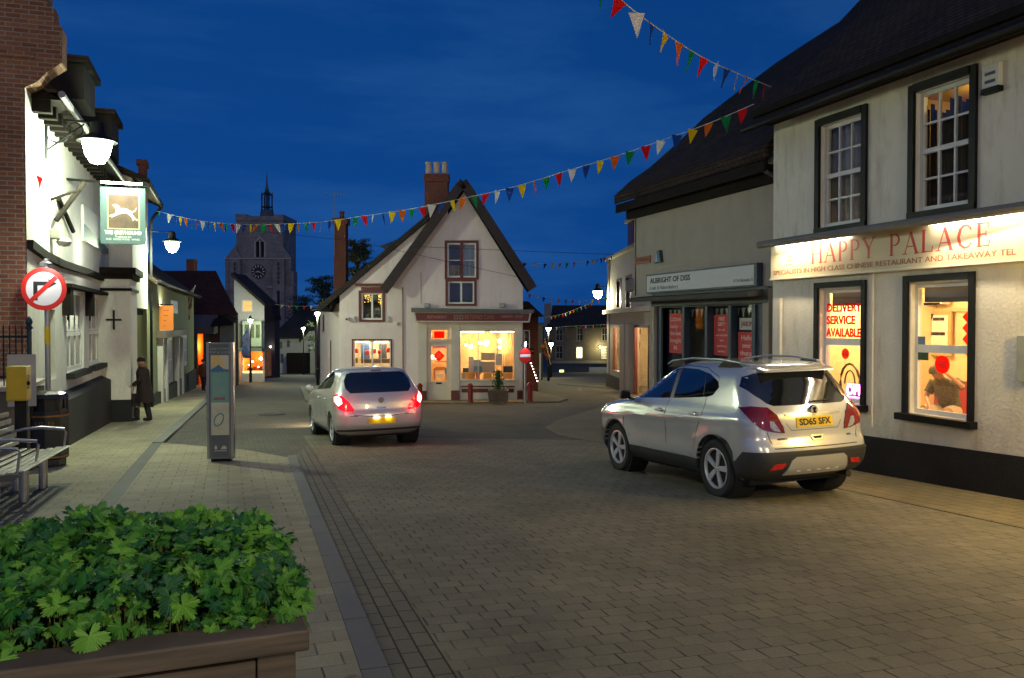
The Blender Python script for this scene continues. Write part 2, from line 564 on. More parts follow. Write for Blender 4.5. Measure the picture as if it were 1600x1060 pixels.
def room(parent, fr, a0, a1, z0, z1, depth, mat, name='room', d=-0.15):
    mb = MB()
    P = fr.P; e = -depth
    mb.poly([P(a0, z0, e), P(a1, z0, e), P(a1, z1, e), P(a0, z1, e)])
    mb.poly([P(a0, z0, d), P(a0, z0, e), P(a0, z1, e), P(a0, z1, d)])
    mb.poly([P(a1, z0, d), P(a1, z0, e), P(a1, z1, e), P(a1, z1, d)])
    mb.poly([P(a0, z0, d), P(a1, z0, d), P(a1, z0, e), P(a0, z0, e)])
    mb.poly([P(a0, z1, d), P(a1, z1, d), P(a1, z1, e), P(a0, z1, e)])
    return mb.build(name, mat, parent)


# ------------------------------------------------------------ the ground
def sheet(name, pts, dz, mat, top=None, thick=0.0, turn=0.0):
    bm = bmesh.new()
    vs = [bm.verts.new((x, y, 0)) for x, y in pts]
    bm.faces.new(vs)
    for co, no in (((1, 0, 0), (1, 0, 0)), ((8, 0, 0), (1, 0, 0)), ((0, 110, 0), (0, 1, 0))):
        bmesh.ops.bisect_plane(bm, geom=bm.verts[:] + bm.edges[:] + bm.faces[:], plane_co=co, plane_no=no)
    if thick:
        r = bmesh.ops.extrude_face_region(bm, geom=bm.faces[:])
        up = {v for v in r['geom'] if isinstance(v, bmesh.types.BMVert)}
        for v in bm.verts: v.co.z = gz(v.co.x, v.co.y) + (dz if v in up else dz - thick)
    else:
        for v in bm.verts: v.co.z = gz(v.co.x, v.co.y) + dz
    bmesh.ops.recalc_face_normals(bm, faces=bm.faces)
    if not thick:
        for f in bm.faces:
            if f.normal.z < 0: f.normal_flip()
    if turn: bm.transform(Matrix.Rotation(turn, 4, 'Z'))
    o = finish(bm, name, mat)
    o.rotation_euler[2] = -turn
    return tag(o, kind='structure')


ROAD = brickmat('block_paving', (0.178, 0.160, 0.108), (0.142, 0.128, 0.090), (0.03, 0.027, 0.022), 0.19, 0.165, 0.0035, 'floor', 0.78, 1.0, 0.37, 0.22, math.pi * 0.0, patch=0.34, sx=.45, fade=.95)
ASPH = brickmat('worn_setts', (0.12, 0.106, 0.08), (0.09, 0.08, 0.062), (0.04, 0.036, 0.03), 0.2, 0.12, 0.006, 'floor', 0.85, 0.5, 0.5, 0.5, patch=0.25)
PAVE = brickmat('buff_pavers', (0.33, 0.285, 0.175), (0.27, 0.235, 0.15), (0.075, 0.065, 0.045), 0.30, 0.20, 0.0035, 'floor', 0.8, 0.7, 0.42, 0.12, 0.0, patch=0.3, sx=.5, fade=.9)
PAVE2 = brickmat('buff_pavers_small', (0.17, 0.14, 0.075), (0.145, 0.12, 0.065), (0.06, 0.05, 0.035), 0.3, 0.2, 0.008, 'floor', 0.75, 0.6, 0.5, 0.4, math.pi / 2)
KERB = brickmat('granite_kerb', (0.155, 0.15, 0.135), (0.135, 0.13, 0.12), (0.05, 0.05, 0.045), 0.9, 40, 0.008, 'floor', 0.7, 0.5, 0, 0.0, math.pi / 2, patch=0.1)
CHAN = brickmat('channel_blocks', (0.140, 0.127, 0.092), (0.115, 0.105, 0.078), (0.02, 0.019, 0.017), 0.24, 0.1155, 0.007, 'floor', 0.75, 1.0, 0.4, 0.0, math.pi / 2, patch=0.15)
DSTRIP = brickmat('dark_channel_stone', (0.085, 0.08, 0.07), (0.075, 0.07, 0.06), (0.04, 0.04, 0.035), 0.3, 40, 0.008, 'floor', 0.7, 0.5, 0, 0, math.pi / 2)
EARTH = M('far_ground', (0.05, 0.048, 0.04), 0.95, 0, 0.3, 0.2)
KT = math.atan(.028)
sheet('ground', [(-900, -300), (900, -300), (900, 1500), (-900, 1500)], -0.16, EARTH)
sheet('road', [(-3.6, -14), (9.4, -14), (9.4, 22), (60, 22), (60, 110), (-12, 110), (-3.6, 40)], -0.06, ASPH)
sheet('road_block_paving', [(.655, -14), (9.3, -14), (9.3, 15.2), (1.58, 19.0)], -0.05, ROAD, turn=KT)
sheet('kerb_channel', [(.305, -14), (.65, -14), (1.515, 17), (1.115, 15.0)], -0.046, CHAN, turn=KT)
# left pavement: wide by the camera, narrow beyond the lay-by
sheet('pavement', [(-9, -14), (-1.45, -14), (-1.45, 18.2), (-0.9, 36), (-0.9, 60), (-3.3, 60), (-3.3, 14.8), (-9, 14.8)], 0.0, PAVE, thick=0.14)
sheet('pavement_wide', [(-1.25, -14), (0.15, -14), (0.95, 14.5), (0.3, 16.0), (-1.25, 18.1)], 0.0, PAVE, thick=0.14)
sheet('channel_strip', [(-1.45, -14), (-1.25, -14), (-1.25, 18.2), (-1.45, 18.2)], -0.004, DSTRIP, thick=0.13)
sheet('kerb', [(0.156, -14), (.303, -14), (1.11, 14.8), (0.956, 14.7)], 0.002, KERB, thick=0.15, turn=KT)
sheet('kerb_by_shops', [(-1.45, 18.25), (-1.25, 18.25), (-0.7, 36), (-0.7, 60), (-0.895, 60), (-0.895, 36)], 0.004, KERB, thick=0.15)
# right pavement under the restaurant, rounding the corner beyond the haberdasher
cpts = [(7.75, -14), (7.75, 14.0), (7.2, 16.0), (7.1, 17.6), (7.5, 19.4), (8.6, 21.4), (11.5, 25.2), (16.5, 31.8), (19, 36.0), (19, 47), (24, 47), (24, 20), (9.6, 12), (9.6, -14)]
sheet('pavement_by_restaurant', cpts, -0.042, PAVE2, thick=0.14)
# apron in front of the gabled shop
sheet('pavement_by_gabled_shop', [(2.9, 33.6), (6.6, 31.2), (11.9, 29.3), (13.0, 31.0), (14.5, 40), (14, 50), (4, 50)], 0.0, PAVE2, thick=0.14)
# round iron covers in the road
def cover(px, py, r, label):
    p = onG(px, py)
    t = thing('manhole_cover', (p.x, p.y, gz(p.x, p.y) - 0.05), label, 'manhole cover', rot=(R(-2.3), 0, 0))
    MB().lathe((0, 0, 0), [(0, .0), (r, .0), (r, .008), (r * .93, .01), (r * .9, .006), (0, .006)], 24).build('cover', M('cast_iron', (0.035, 0.034, 0.033), 0.6, 0.6, 0.3, 12, 0.8, 30), t, world=False)
cover(425, 645, 0.4, 'dark round iron cover in the road left of the white hatchback')
# ------------------------------------------------------------ building materials
RENDER = M('cream_render', (0.70, 0.66, 0.57), 0.85, 0, 0.07, 2.0, 0.35, 22, dirt=(0.30, 0.27, 0.21, 0.75))
GRENDER = M('grey_brown_render', (0.36, 0.32, 0.27), 0.9, 0, 0.08, 1.5, 0.35, 25, dirt=(0.2, 0.18, 0.16, 0.4))
PUBW = M('pub_white_render', (0.66, 0.64, 0.58), 0.85, 0, 0.07, 2.5, 0.5, 14, dirt=(0.40, 0.38, 0.32, 0.6))
PINKW = M('pale_pink_render', (0.80, 0.69, 0.66), 0.85, 0, 0.05, 1.6, 0.25, 20, dirt=(0.42, 0.36, 0.33, 0.35))
PLINTH = M('black_plinth_paint', (0.009, 0.009, 0.010), 0.8, 0, 0.3, 3, 0.4, 30)
TILES = brickmat('dark_clay_tiles', (0.040, 0.029, 0.023), (0.062, 0.042, 0.032), (0.006, 0.007, 0.006), 0.17, 0.085, 0.008, 'roofy', 0.9, 1.0, noise=1.0)
TILESX = brickmat('dark_slate_courses', (0.04, 0.036, 0.034), (0.055, 0.045, 0.04), (0.01, 0.01, 0.01), 0.2, 0.1, 0.008, 'roofx', 0.85, 1.0, noise=0.8)
REDTILE = brickmat('dark_red_tiles', (0.075, 0.028, 0.022), (0.055, 0.022, 0.02), (0.012, 0.01, 0.01), 0.2, 0.12, 0.01, 'roofx', 0.85, 1.0, noise=0.8)
BRICK = brickmat('old_red_brick', (0.30, 0.125, 0.06), (0.19, 0.08, 0.045), (0.30, 0.26, 0.20), 0.235, 0.078, 0.011, 'wall', 0.9, 1.0, noise=0.35, patch=0.35)
BRICKD = brickmat('chimney_red_brick', (0.17, 0.04, 0.026), (0.13, 0.034, 0.022), (0.12, 0.09, 0.07), 0.235, 0.078, 0.01, 'wall', 0.9, 1.0, noise=0.3)
FLINT = brickmat('grey_flint_stone', (0.34, 0.29, 0.25), (0.25, 0.22, 0.19), (0.3, 0.26, 0.22), 0.6, 0.3, 0.02, 'wall', 0.95, 0.8, noise=1.5)
STONE = M('pale_dressed_stone', (0.55, 0.47, 0.38), 0.9, 0, 0.2, 1.2, 0.5, 12)
LEAD = M('grey_lead', (0.12, 0.125, 0.12), 0.6, 0.2, 0.25, 4)
DWOOD = M('dark_stained_timber', (0.012, 0.009, 0.007), 0.85, 0, 0.35, 6, 0.4, 30, spec=.15)
BARGE = M('brown_bargeboard', (0.035, 0.02, 0.018), 0.7, 0, 0.2, 5)
REDP = M('dark_red_paint', (0.11, 0.008, 0.010), 0.45, 0, 0.12, 6)
MAROON = M('maroon_fascia_paint', (0.12, 0.003, 0.008), 0.5, 0, 0.1, 5)
BLUEP = M('slate_blue_shopfront_paint', (0.035, 0.055, 0.085), 0.5, 0, 0.15, 5)
CREAMI = M('cream_interior_wall', (0.72, 0.56, 0.30), 0.8, 0, 0.06, 2)
WARMI = M('warm_interior_wall', (0.52, 0.34, 0.17), 0.8, 0, 0.5, 1.4)
NET = M('net_curtain', (0.34, 0.31, 0.27), 0.9, 0, 0.2, 8)
DARKI = M('dark_interior', (0.03, 0.027, 0.024), 0.9, 0, 0.3, 2)
REDC = film('red_sign_film', (0.95, 0.035, 0.015), .75)
REDL = M('red_sign_letters', (0.42, 0.03, 0.02), 0.6, 0, 0.05)
INK = M('black_lettering', (0.02, 0.02, 0.02), 0.6, 0, 0)
WINK = M('white_lettering', (0.75, 0.73, 0.7), 0.6, 0, 0)
POSTER = M('red_poster', (0.55, 0.055, 0.05), 0.7, 0, 0.06, 5)
TUBE = E('fluorescent_tube', (1.0, 0.86, 0.55), 9)
WARMLAMP = E('warm_lamp', (1.0, 0.55, 0.2), 14)


# ============================================================ the restaurant
f = FR(9.2)
HP = thing('restaurant_building', (9.2, 8, gz(9.2, 8)), 'cream rendered restaurant with black plinth, sash windows and a long lit fascia', 'building')
w1, w2 = f.rect(1276, 176, 1356, 356), f.rect(1422, 118, 1528, 330)
wA, wB = f.rect(1274, 440, 1354, 632), f.rect(1413, 428, 1524, 656)
hl = []
for r in (w1, w2, wA, wB):
    hl.append((r[0] + .11, r[1] - .11, r[2] + .04, r[3] - .12))
plz = f.hit(1476, 697)[1]
MB().wall(f, -12.53, -2.2, -1.2, 5.40, hl, 0.2).build('wall', RENDER, HP)
mb = MB()
mb.hexa([f.P(-12.53, -1.3, .0), f.P(-2.2, -1.3, .0), f.P(-2.2, -1.3, .03), f.P(-12.53, -1.3, .03),
         f.P(-12.53, plz - .12, 0), f.P(-2.2, plz + .2, 0), f.P(-2.2, plz + .2, .03), f.P(-12.53, plz - .12, .03)])
mb.build('plinth', PLINTH, HP)
mb = MB(); mb.poly([(9.2, 12.53, -1.2), (18, 12.53, -1.2), (18, 12.53, 9), (13.6, 12.53, 9), (9.2, 12.53, 5.4)])
mb.poly([(9.2, 2.2, -1.2), (18, 2.2, -1.2), (18, 2.2, 9), (13.6, 2.2, 9), (9.2, 2.2, 5.4)]); mb.poly([(18, 2.2, -1.2), (18, 12.53, -1.2), (18, 12.53, 9), (18, 2.2, 9)])
mb.build('side_wall', GRENDER, HP)
rp = [(8.72, 5.18), (9.1, 5.5), (10.6, 6.9), (14.0, 9.9), (17.5, 6.6), (17.5, 6.3), (14, 9.6), (9.2, 5.42), (8.72, 5.06)]
MB().ext([(x, 1.8, z) for x, z in rp], (0, 10.9, 0)).build('roof', TILES, HP)
# the eaves: soffit board, gutter and a row of small brackets
mb = MB(); mb.fbox(f, -12.6, -2, 5.3, 5.42, .002, .42); mb.fbox(f, -12.6, -2, 5.2, 5.3, .002, .14)
a = -12.5
while a < -2.4:
    mb.fbox(f, a, a + .07, 5.2, 5.3, .142, .36); a += .42
mb.build('eaves', DWOOD, HP)
MB().tube([f.P(-12.75, 5.12, .5), f.P(-2, 5.16, .5)], .06, 8).build('gutter', BLACKP, HP)
for i, r in enumerate((w1, w2)):
    mb = MB(); e = .1
    mb.fbox(f, r[0], r[0] + e, r[2], r[3], .002, .05); mb.fbox(f, r[1] - e, r[1], r[2], r[3], .002, .05)
    mb.fbox(f, r[0] + e, r[1] - e, r[3] - .11, r[3], .002, .07); mb.fbox(f, r[0], r[1], r[2] - .04, r[2] + .04, .002, .06)
    s_ = mb.build('window_surround', BLACKP, HP)
    window(HP, f, hl[i], M('sash_white_paint', (0.62, 0.62, 0.62), 0.5, 0, .05), 3, 4, GLASS, -.12, .06, .03, sash=True)
    room(HP, f, hl[i][0] - .5, hl[i][1] + .3, hl[i][2] - .3, hl[i][3] + .1, 1.6, M('yellow_upper_room', (.4, .25, .04), .8) if i else M('dim_room', (0.12, 0.10, 0.08), .9), 'room', -.2)
curtain(HP, f, hl[0][0] - .1, hl[0][1] + .1, hl[0][2], hl[0][3], -.3, NET, 7)
# ragged curtain across the top of the second window, yellow light above it
mb = MB(); n_ = 22
h0 = hl[1]
for k in range(n_):
    t0, t1 = k / n_, (k + 1) / n_
    x0, x1 = h0[0] - .45 + (h0[1] - h0[0] + .55) * t0, h0[0] - .45 + (h0[1] - h0[0] + .55) * t1
    zt = h0[3] - .13 - random.random() * .2
    mb.poly([f.P(x0, h0[2] - .2, -.24), f.P(x1, h0[2] - .2, -.24), f.P(x1, zt, -.24 + random.uniform(-.02, .02)), f.P(x0, zt + .03, -.24)])
mb.build('curtain', M('dark_curtain', (0.03, 0.024, 0.02), .9, 0, .3, 8), HP)
add_light('POINT', f.P((h0[0] + h0[1]) / 2, h0[3] - .1, -.9), 6, (1, .75, .3), .1, name='upstairs_room_light')
for i, r in enumerate((wA, wB)):
    mb = MB(); e = .085
    mb.fbox(f, r[0], r[0] + e, r[2], r[3], .002, .045); mb.fbox(f, r[1] - e, r[1], r[2], r[3], .002, .045)
    mb.fbox(f, r[0] + e, r[1] - e, r[3] - .09, r[3], .002, .05)
    mb.build('window_surround', BLACKP, HP)
    MB().fbox(f, r[0] - .05, r[1] + .05, r[2] - .06, r[2] + .035, .003, .13).build('window_sill', BLACKP, HP)
    window(HP, f, (hl[i + 2][0], hl[i + 2][1], hl[i + 2][2], hl[i + 2][3]), WHITEP, 1, 2, GLASS, -.13, .055, .05, sash=True, rail=.5 if i else .53)
    MB().fbox(f, hl[i + 2][0] + .05, hl[i + 2][1] - .05, hl[i + 2][3] - .26, hl[i + 2][3] - .05, -.32, -.2).build('blind', M('grey_blind', (.16, .14, .12), .8, 0, .15), HP)
room(HP, f, -12.4, -6.0, -.3, 2.75, 3.6, CREAMI, 'room', -.16)
for a_ in (-8.6, -11.6):
    add_light('POINT', f.P(a_, 2.35, -1.7), 80, (1.0, .72, .38), .22, name='restaurant_room_light')
MB().fbox(f, -12.38, -6.02, 1.9, 1.96, -3.59, -3.52).build('picture_rail', M('rail_paint', (.5, .36, .18), .6), HP)
MB().fbox(f, -12.38, -6.02, -.29, .62, -3.59, -3.55).build('dado', M('red_dado', (.30, .02, .02), .6, 0, .2), HP)
# fascia
sg0, sg1 = f.hit(1212, 400)[0], -2.3
sz0, sz1 = f.hit(1406, 420)[1], f.hit(1406, 362)[1]
FASC = M('cream_fascia_board', (0.46, 0.37, 0.23), 0.32, 0, 0.05, 1.5, coat=.4)
bo = MB().fbox(f, sg0, sg1, sz0, sz1 + .02, .002, .1).build('fascia', FASC, HP)
MB().fbox(f, sg0 - .01, sg1, sz0 - .035, sz0, .002, .12).build('fascia_trim', M('trim_paint', (.55, .5, .4), .5), bo)
ld = MB(); ld.fbox(f, sg0 + .1, sg1, sz1 + .03, sz1 + .1, .004, .36)
ld.tube([f.P(sg0 + .08, sz1 + .035, .40), f.P(sg1, sz1 + .035, .40)], .065, 10)
ld.build('fascia_hood', M('grey_hood_paint', (.16, .15, .14), .5, 0, .15), HP)


def serif(word, fr, a, z, h, mat, parent, gap=.2, d=.101, sp=1.0, name='lettering'):
    """capitals drawn as thick and thin strokes with serifs"""
    T, t, S = .15, .05, .26
    G = {'H': (.82, [(.1, 0, .1, 1, T), (.72, 0, .72, 1, T), (.1, .5, .72, .5, t)], [(.1, 0), (.1, 1), (.72, 0), (.72, 1)]),
         'A': (.86, [(.08, 0, .43, 1, t), (.43, 1, .78, 0, T), (.2, .34, .66, .34, t)], [(.08, 0), (.78, 0)]),
         'P': (.66, [(.12, 0, .12, 1, T), (.12, 1, .4, .98, t), (.4, .98, .54, .88, .09), (.54, .88, .58, .74, T * .8), (.58, .74, .54, .58, T * .8), (.54, .58, .38, .48, .09), (.38, .48, .12, .47, t)], [(.12, 0), (.12, 1)]),
         'Y': (.84, [(.08, 1, .42, .45, T), (.76, 1, .42, .45, t), (.42, .47, .42, 0, T)], [(.08, 1), (.76, 1), (.42, 0)]),
         'L': (.66, [(.12, 0, .12, 1, T), (.12, .02, .6, .02, t), (.6, 0, .62, .24, .05)], [(.12, 0), (.12, 1)]),
         'C': (.82, [(.74, .8, .6, .95, .07), (.6, .95, .4, .99, .07), (.4, .99, .2, .85, .1), (.2, .85, .1, .5, T), (.1, .5, .2, .15, T), (.2, .15, .42, .01, .1), (.42, .01, .62, .05, .07), (.62, .05, .76, .22, .06), (.74, .98, .74, .74, .04)], []),
         'E': (.68, [(.12, 0, .12, 1, T), (.12, .98, .58, .98, t), (.12, .52, .46, .52, t), (.12, .02, .6, .02, t), (.58, .98, .6, .78, .05), (.6, .02, .64, .25, .05), (.46, .64, .46, .4, .04)], [(.12, 0), (.12, 1)])}
    mb = MB()
    for ch in word:
        if ch == ' ': a += .75 * h * sp; continue
        w, st, sf = G[ch]
        for x0, y0, x1, y1, wd_ in st:
            dx, dy = x1 - x0, y1 - y0
            L = math.hypot(dx, dy); nx, ny = -dy / L * wd_ / 2, dx / L * wd_ / 2
            ex, ey = dx / L * .02, dy / L * .02
            q = [(x0 + nx - ex, y0 + ny - ey), (x1 + nx + ex, y1 + ny + ey), (x1 - nx + ex, y1 - ny + ey), (x0 - nx - ex, y0 - ny - ey)]
            dd = d + random.uniform(0, .0012)
            mb.prism(fr, [(a + x * h * sp, z + y * h) for x, y in q], .1, dd)
        for x, y in sf:
            mb.prism(fr, [(a + (x - S / 2) * h * sp, z + (y - .02) * h), (a + (x + S / 2) * h * sp, z + (y - .02) * h), (a + (x + S / 2) * h * sp, z + (y + .025) * h), (a + (x - S / 2) * h * sp, z + (y + .025) * h)], .1, d + .0016)
        a += (w + gap) * h * sp
    return mb.build(name, mat, parent, merge=False), a


la0 = f.hit(1276, 405)[0]
_, la1 = serif('HAPPY PALACE', f, la0, sz0 + .19, .30, REDL, bo, sp=1.0)
want = f.hit(1560, 378)[0]
bpy.data.objects.remove(_)
serif('HAPPY PALACE', f, la0, sz0 + .19, .30, REDL, bo, sp=(want - la0) / (la1 - la0) * 1.01)
la0 = f.hit(1216, 430)[0]; la1 = f.hit(1597, 405)[0]
o = text('SPECIALISTS IN HIGH CLASS CHINESE RESTAURANT AND TAKEAWAY TEL', f, 0, 0, .11, REDL, None, world=False)
wid = max(v.co.y for v in o.data.vertices) - min(v.co.y for v in o.data.vertices); bpy.data.objects.remove(o)
text('SPECIALISTS IN HIGH CLASS CHINESE RESTAURANT AND TAKEAWAY TEL', f, (la0 + la1) / 2, sz0 + .085, .11, M('brown_letters', (.25, .08, .04), .6), bo, d=.101, xs=(la1 - la0) / wid)
e0 = f.hit(1241, 407)[0]
mb = MB()
for k in range(4): mb.fbox(f, e0 - .07 + .02 * (k % 2), e0 + .07, sz0 + .2 + k * .07, sz0 + .215 + k * .07, .1, .103)
mb.build('emblem', REDL, bo)
# the tubes under the hood
for (x0, x1) in ((sg0 + .2, sg0 + 1.9), (-8.9, -4.6)):
    MB().fbox(f, x0, x1, sz1 + .004, sz1 + .028, .16, .2).build('sign_light', E('sign_tube', (1, .93, .74), 16), HP)
    add_light('AREA', f.P((x0 + x1) / 2, sz1 - .005, .29), 17 if x0 < -9 else 22, (1, .84, .55), abs(x1 - x0), .06, f.a * 0 + f.n * -.15 + Vector((0, 0, -1)), 'sign_tube_light').rotation_euler = (0, R(8), R(90))
# lettering and decals on the panes
g = FR(9.2 + .09)
r = g.rect(1291, 474, 1352, 537)
for k, wd_ in enumerate(('DELIVERY', 'SERVICE', 'AVAILABLE')):
    text(wd_, g, r[0] + .01, r[3] - .075 - k * .2, .185, REDC, HP, 'window_lettering', d=.0, align='LEFT', xs=.98 if k < 2 else .86, bold=.006)
def disc(fr, a, z, rad, mat, parent, name, d=0, th=.004, n=28):
    return MB().prism(fr, [(a + rad * math.cos(6.2832 * i / n), z + rad * math.sin(6.2832 * i / n)) for i in range(n)], d, d + th).build(name, mat, parent)
for (px, py, rr, wob) in ((1472.5, 570, .125, 1), (1321, 553, .085, 0)):
    a_, z_ = g.hit(px, py)
    if wob:
        dd = disc(g, a_, z_, rr, film('red_decal', (.95, .05, .02), .7), HP, 'window_decal')
        text('福', g, a_, z_, rr * 1.2, M('dark_red_decal', (.55, .01, .01), .5), dd, 'decal_character', d=.006)
    else:
        n = 26; mb = MB()
        mb.prism(g, [(a_ + rr * math.cos(6.2832 * i / n), z_ + rr * math.sin(6.2832 * i / n)) for i in range(n)], 0, .002)
        dd = mb.build('window_decal', film('orange_decal', (.95, .16, .05), .7), HP)
        text('福', g, a_, z_, rr * 1.5, M('dark_red_decal', (.55, .01, .01), .5), dd, 'decal_character', d=.006)
MB().fbox(g, *g.rect(1434, 546, 1451, 563), 0, .006).build('window_sticker', M('green_sticker', (.01, .06, .02), .5), HP)
MB().fbox(g, *g.rect(1434, 526, 1446, 541), 0, .006).build('window_sticker', M('blue_sticker', (.12, .2, .3), .5), HP)
# unseen lantern past the right edge, added for the golden glow on the road
ln = MB().lathe(f.P(-5.6, 2.15, .22), [(0, -.16), (.08, -.13), (.10, .08), (.03, .14), (0, .15)], 10).build('added_lantern', E('warm_lantern_glass', (1, .72, .25), 12), HP, smooth=True)
add_light('POINT', f.P(-5.6, 2.15, .6), 80, (1, .64, .14), .1, name='added_lantern_light')
# pipes and small fixings on the wall
mb = MB()
for px, y0, y1 in ((1366, 425, 668),):
    a_ = f.hit(px, 540)[0]; mb.tube([f.P(a_, f.hit(px, y1)[1], .03), f.P(a_, f.hit(px, y0)[1], .03)], .012, 6)
mb.build('wall_pipe', RENDER, HP); mb = MB()
a_ = f.hit(1223, 500)[0]; mb.tube([f.P(a_, f.hit(1223, 556)[1], .04), f.P(a_, f.hit(1223, 466)[1], .04)], .028, 8)
mb.build('vent_pipe', RENDER, HP)
r = f.rect(1541, 101, 1568, 146)
al = MB().fbox(f, r[0], r[1], r[2] + .07, r[3], .002, .08).build('alarm_box', M('alarm_white', (.55, .55, .52), .5), HP, bevel=.01)
MB().fbox(f, r[0] - .005, r[1] + .005, r[2], r[2] + .068, .002, .09).build('alarm_base', BLACKP, al)
mb = MB()
for k in range(3): mb.fbox(f, r[0] + .05, r[1] - .05 - .02 * (k == 2), r[3] - .14 - k * .1, r[3] - .10 - k * .1, .08, .083)
mb.build('alarm_mark', M('navy_print', (.02, .03, .1), .5), al)
r = f.rect(1594, 525, 1604, 596)
MB().fbox(f, r[0], r[1] + .1, r[2], r[3], .002, .06).build('notice_board', M('notice_grey', (.3, .32, .28), .5, 0, .2), HP)

# things inside the restaurant, seen through the panes
bk = FR(9.2 + 3.5)
r = bk.rect(1447, 487, 1487, 556)
t = thing('framed_calligraphy', bk.P((r[0] + r[1]) / 2, r[2], 0), 'framed black brush character on white paper on the restaurant wall', 'picture')
mb = MB(); e = .07
mb.fbox(bk, r[0], r[1], r[2], r[3], -.02, .02); mb.build('frame', M('tan_frame', (.5, .3, .12), .5), t)
MB().fbox(bk, r[0] + e, r[1] - e, r[2] + e, r[3] - e, .02, .024).build('paper', M('white_paper', (.75, .66, .55), .8), t)
text('仁', bk, (r[0] + r[1]) / 2 - .05, (r[2] + r[3]) / 2 + .12, .46, INK, t, 'character', d=.026, bold=.012)
r = bk.rect(1509, 487, 1517, 532)
t = thing('red_wall_hanging', bk.P(r[1], r[2], 0), 'red knotted hanging on the restaurant wall beside the framed character', 'wall hanging')
mb = MB()
for k in range(4): mb.prism(bk, [((r[0] + r[1]) / 2 - .1, r[3] - .2 * k - .1), ((r[0] + r[1]) / 2, r[3] - .2 * k - .2), ((r[0] + r[1]) / 2 + .1, r[3] - .2 * k - .1), ((r[0] + r[1]) / 2, r[3] - .2 * k)], 0, .03)
mb.build('hanging', REDC, t)
r = bk.rect(1452, 466, 1485, 476)
t = thing('air_conditioner', bk.P(r[1], r[2], 0), 'white air conditioner high on the restaurant wall', 'air conditioner')
u_ = MB().fbox(bk, r[0], r[1], r[2], r[3] + .08, 0, .2).build('casing', WHITEP, t, bevel=.02)
MB().fbox(bk, r[0] + .05, r[1] - .05, r[2] - .01, r[2] + .03, .2, .21).build('vent', BLACKP, u_)
# red seat bench along the wall and a bentwood chair by the first window
bq = FR(9.2 + 2.75)
t = thing('red_bench_seat', bq.P(-8.7, -.3, 0), 'long red padded bench seat behind the seated person', 'bench')
mb = MB(); mb.fbox(bq, -9.9, -6.6, .06, .2, -.2, .35); mb.build('seat', M('red_vinyl', (.32, .015, .015), .45), t, bevel=.03)
MB().fbox(bq, -9.9, -6.6, .2, .78, -.3, -.16).build('backrest', M('red_vinyl', (.3, .015, .015), .45), t, bevel=.04)
MB().fbox(bq, -9.85, -6.65, -.3, .06, -.15, .25).build('base', DWOOD, t)
mb = FR(9.2 + 1.3); a_, z_ = mb.hit(1328, 588)
t = thing('bentwood_chair', mb.P(a_, -.3, 0), 'dark bentwood chair with rounded back inside the first window', 'chair')
q = [mb.P(a_ - .22, .0 + .2, 0)] + [mb.P(a_ + .24 * math.cos(x), z_ - .12 + .34 * math.sin(x), 0) for x in [math.pi - k * math.pi / 8 for k in range(9)]] + [mb.P(a_ + .22, .2, 0)]
MB().tube(q, .022, 8).build('back_hoop', M('dark_polished_wood', (.04, .02, .012), .3), t)
MB().tube([mb.P(a_ + .13 * math.cos(x), z_ - .14 + .24 * math.sin(x), 0) for x in [math.pi - k * math.pi / 8 for k in range(9)]], .014, 8).build('inner_hoop', M('dark_polished_wood', (.04, .02, .012), .3), t)
MB().lathe(mb.P(a_, .16, .2), [(.0, 0), (.21, 0), (.22, .03), (.2, .05), (0, .05)], 20).build('seat', M('dark_polished_wood', (.04, .02, .012), .3), t)
for sa in (-.17, .17):
    for sd in (.03, .37):
        MB().tube([mb.P(a_ + sa, -.3, sd), mb.P(a_ + sa * .9, .17, sd)], .017, 6).build('leg', M('dark_polished_wood', (.04, .02, .012), .3), t)
a_, z_ = g.hit(1331, 612)
t = thing('neon_open_sign', g.P(a_, z_ - .1, -.15), 'pink and violet neon sign reading OPEN low in the first window', 'neon sign')
MB().fbox(g, a_ - .28, a_ + .2, z_ - .11, z_ + .11, -.19, -.16).build('backing', M('neon_backing', (.03, .01, .04), .4), t)
text('OPEN', g, a_ - .04, z_, .2, E('neon_pink', (1, .25, .65), 9), t, 'neon_letters', d=-.15, bold=.006)
mb = MB(); c_ = [(a_ - .26, z_ - .1), (a_ + .18, z_ - .1), (a_ + .18, z_ + .1), (a_ - .26, z_ + .1), (a_ - .26, z_ - .1)]
mb.tube([g.P(x, y, -.15) for x, y in c_], .008, 6).build('neon_border', E('neon_violet', (.45, .1, 1), 8), t)
a_, _z = g.hit(1340, 640)
t = thing('window_table', g.P(a_, -.3, -.7), 'low dark table with a white cloth inside the first window', 'table')
MB().fbox(g, a_ - .8, a_ + .35, .3, .34, -1.0, -.35).build('table_top', WHITEP, t)
for sa in (-.7, .3):
    for sd in (-.95, -.4): MB().fbox(g, a_ + sa - .02, a_ + sa + .02, -.3, .3, sd - .02, sd + .02).build('leg', DWOOD, t)

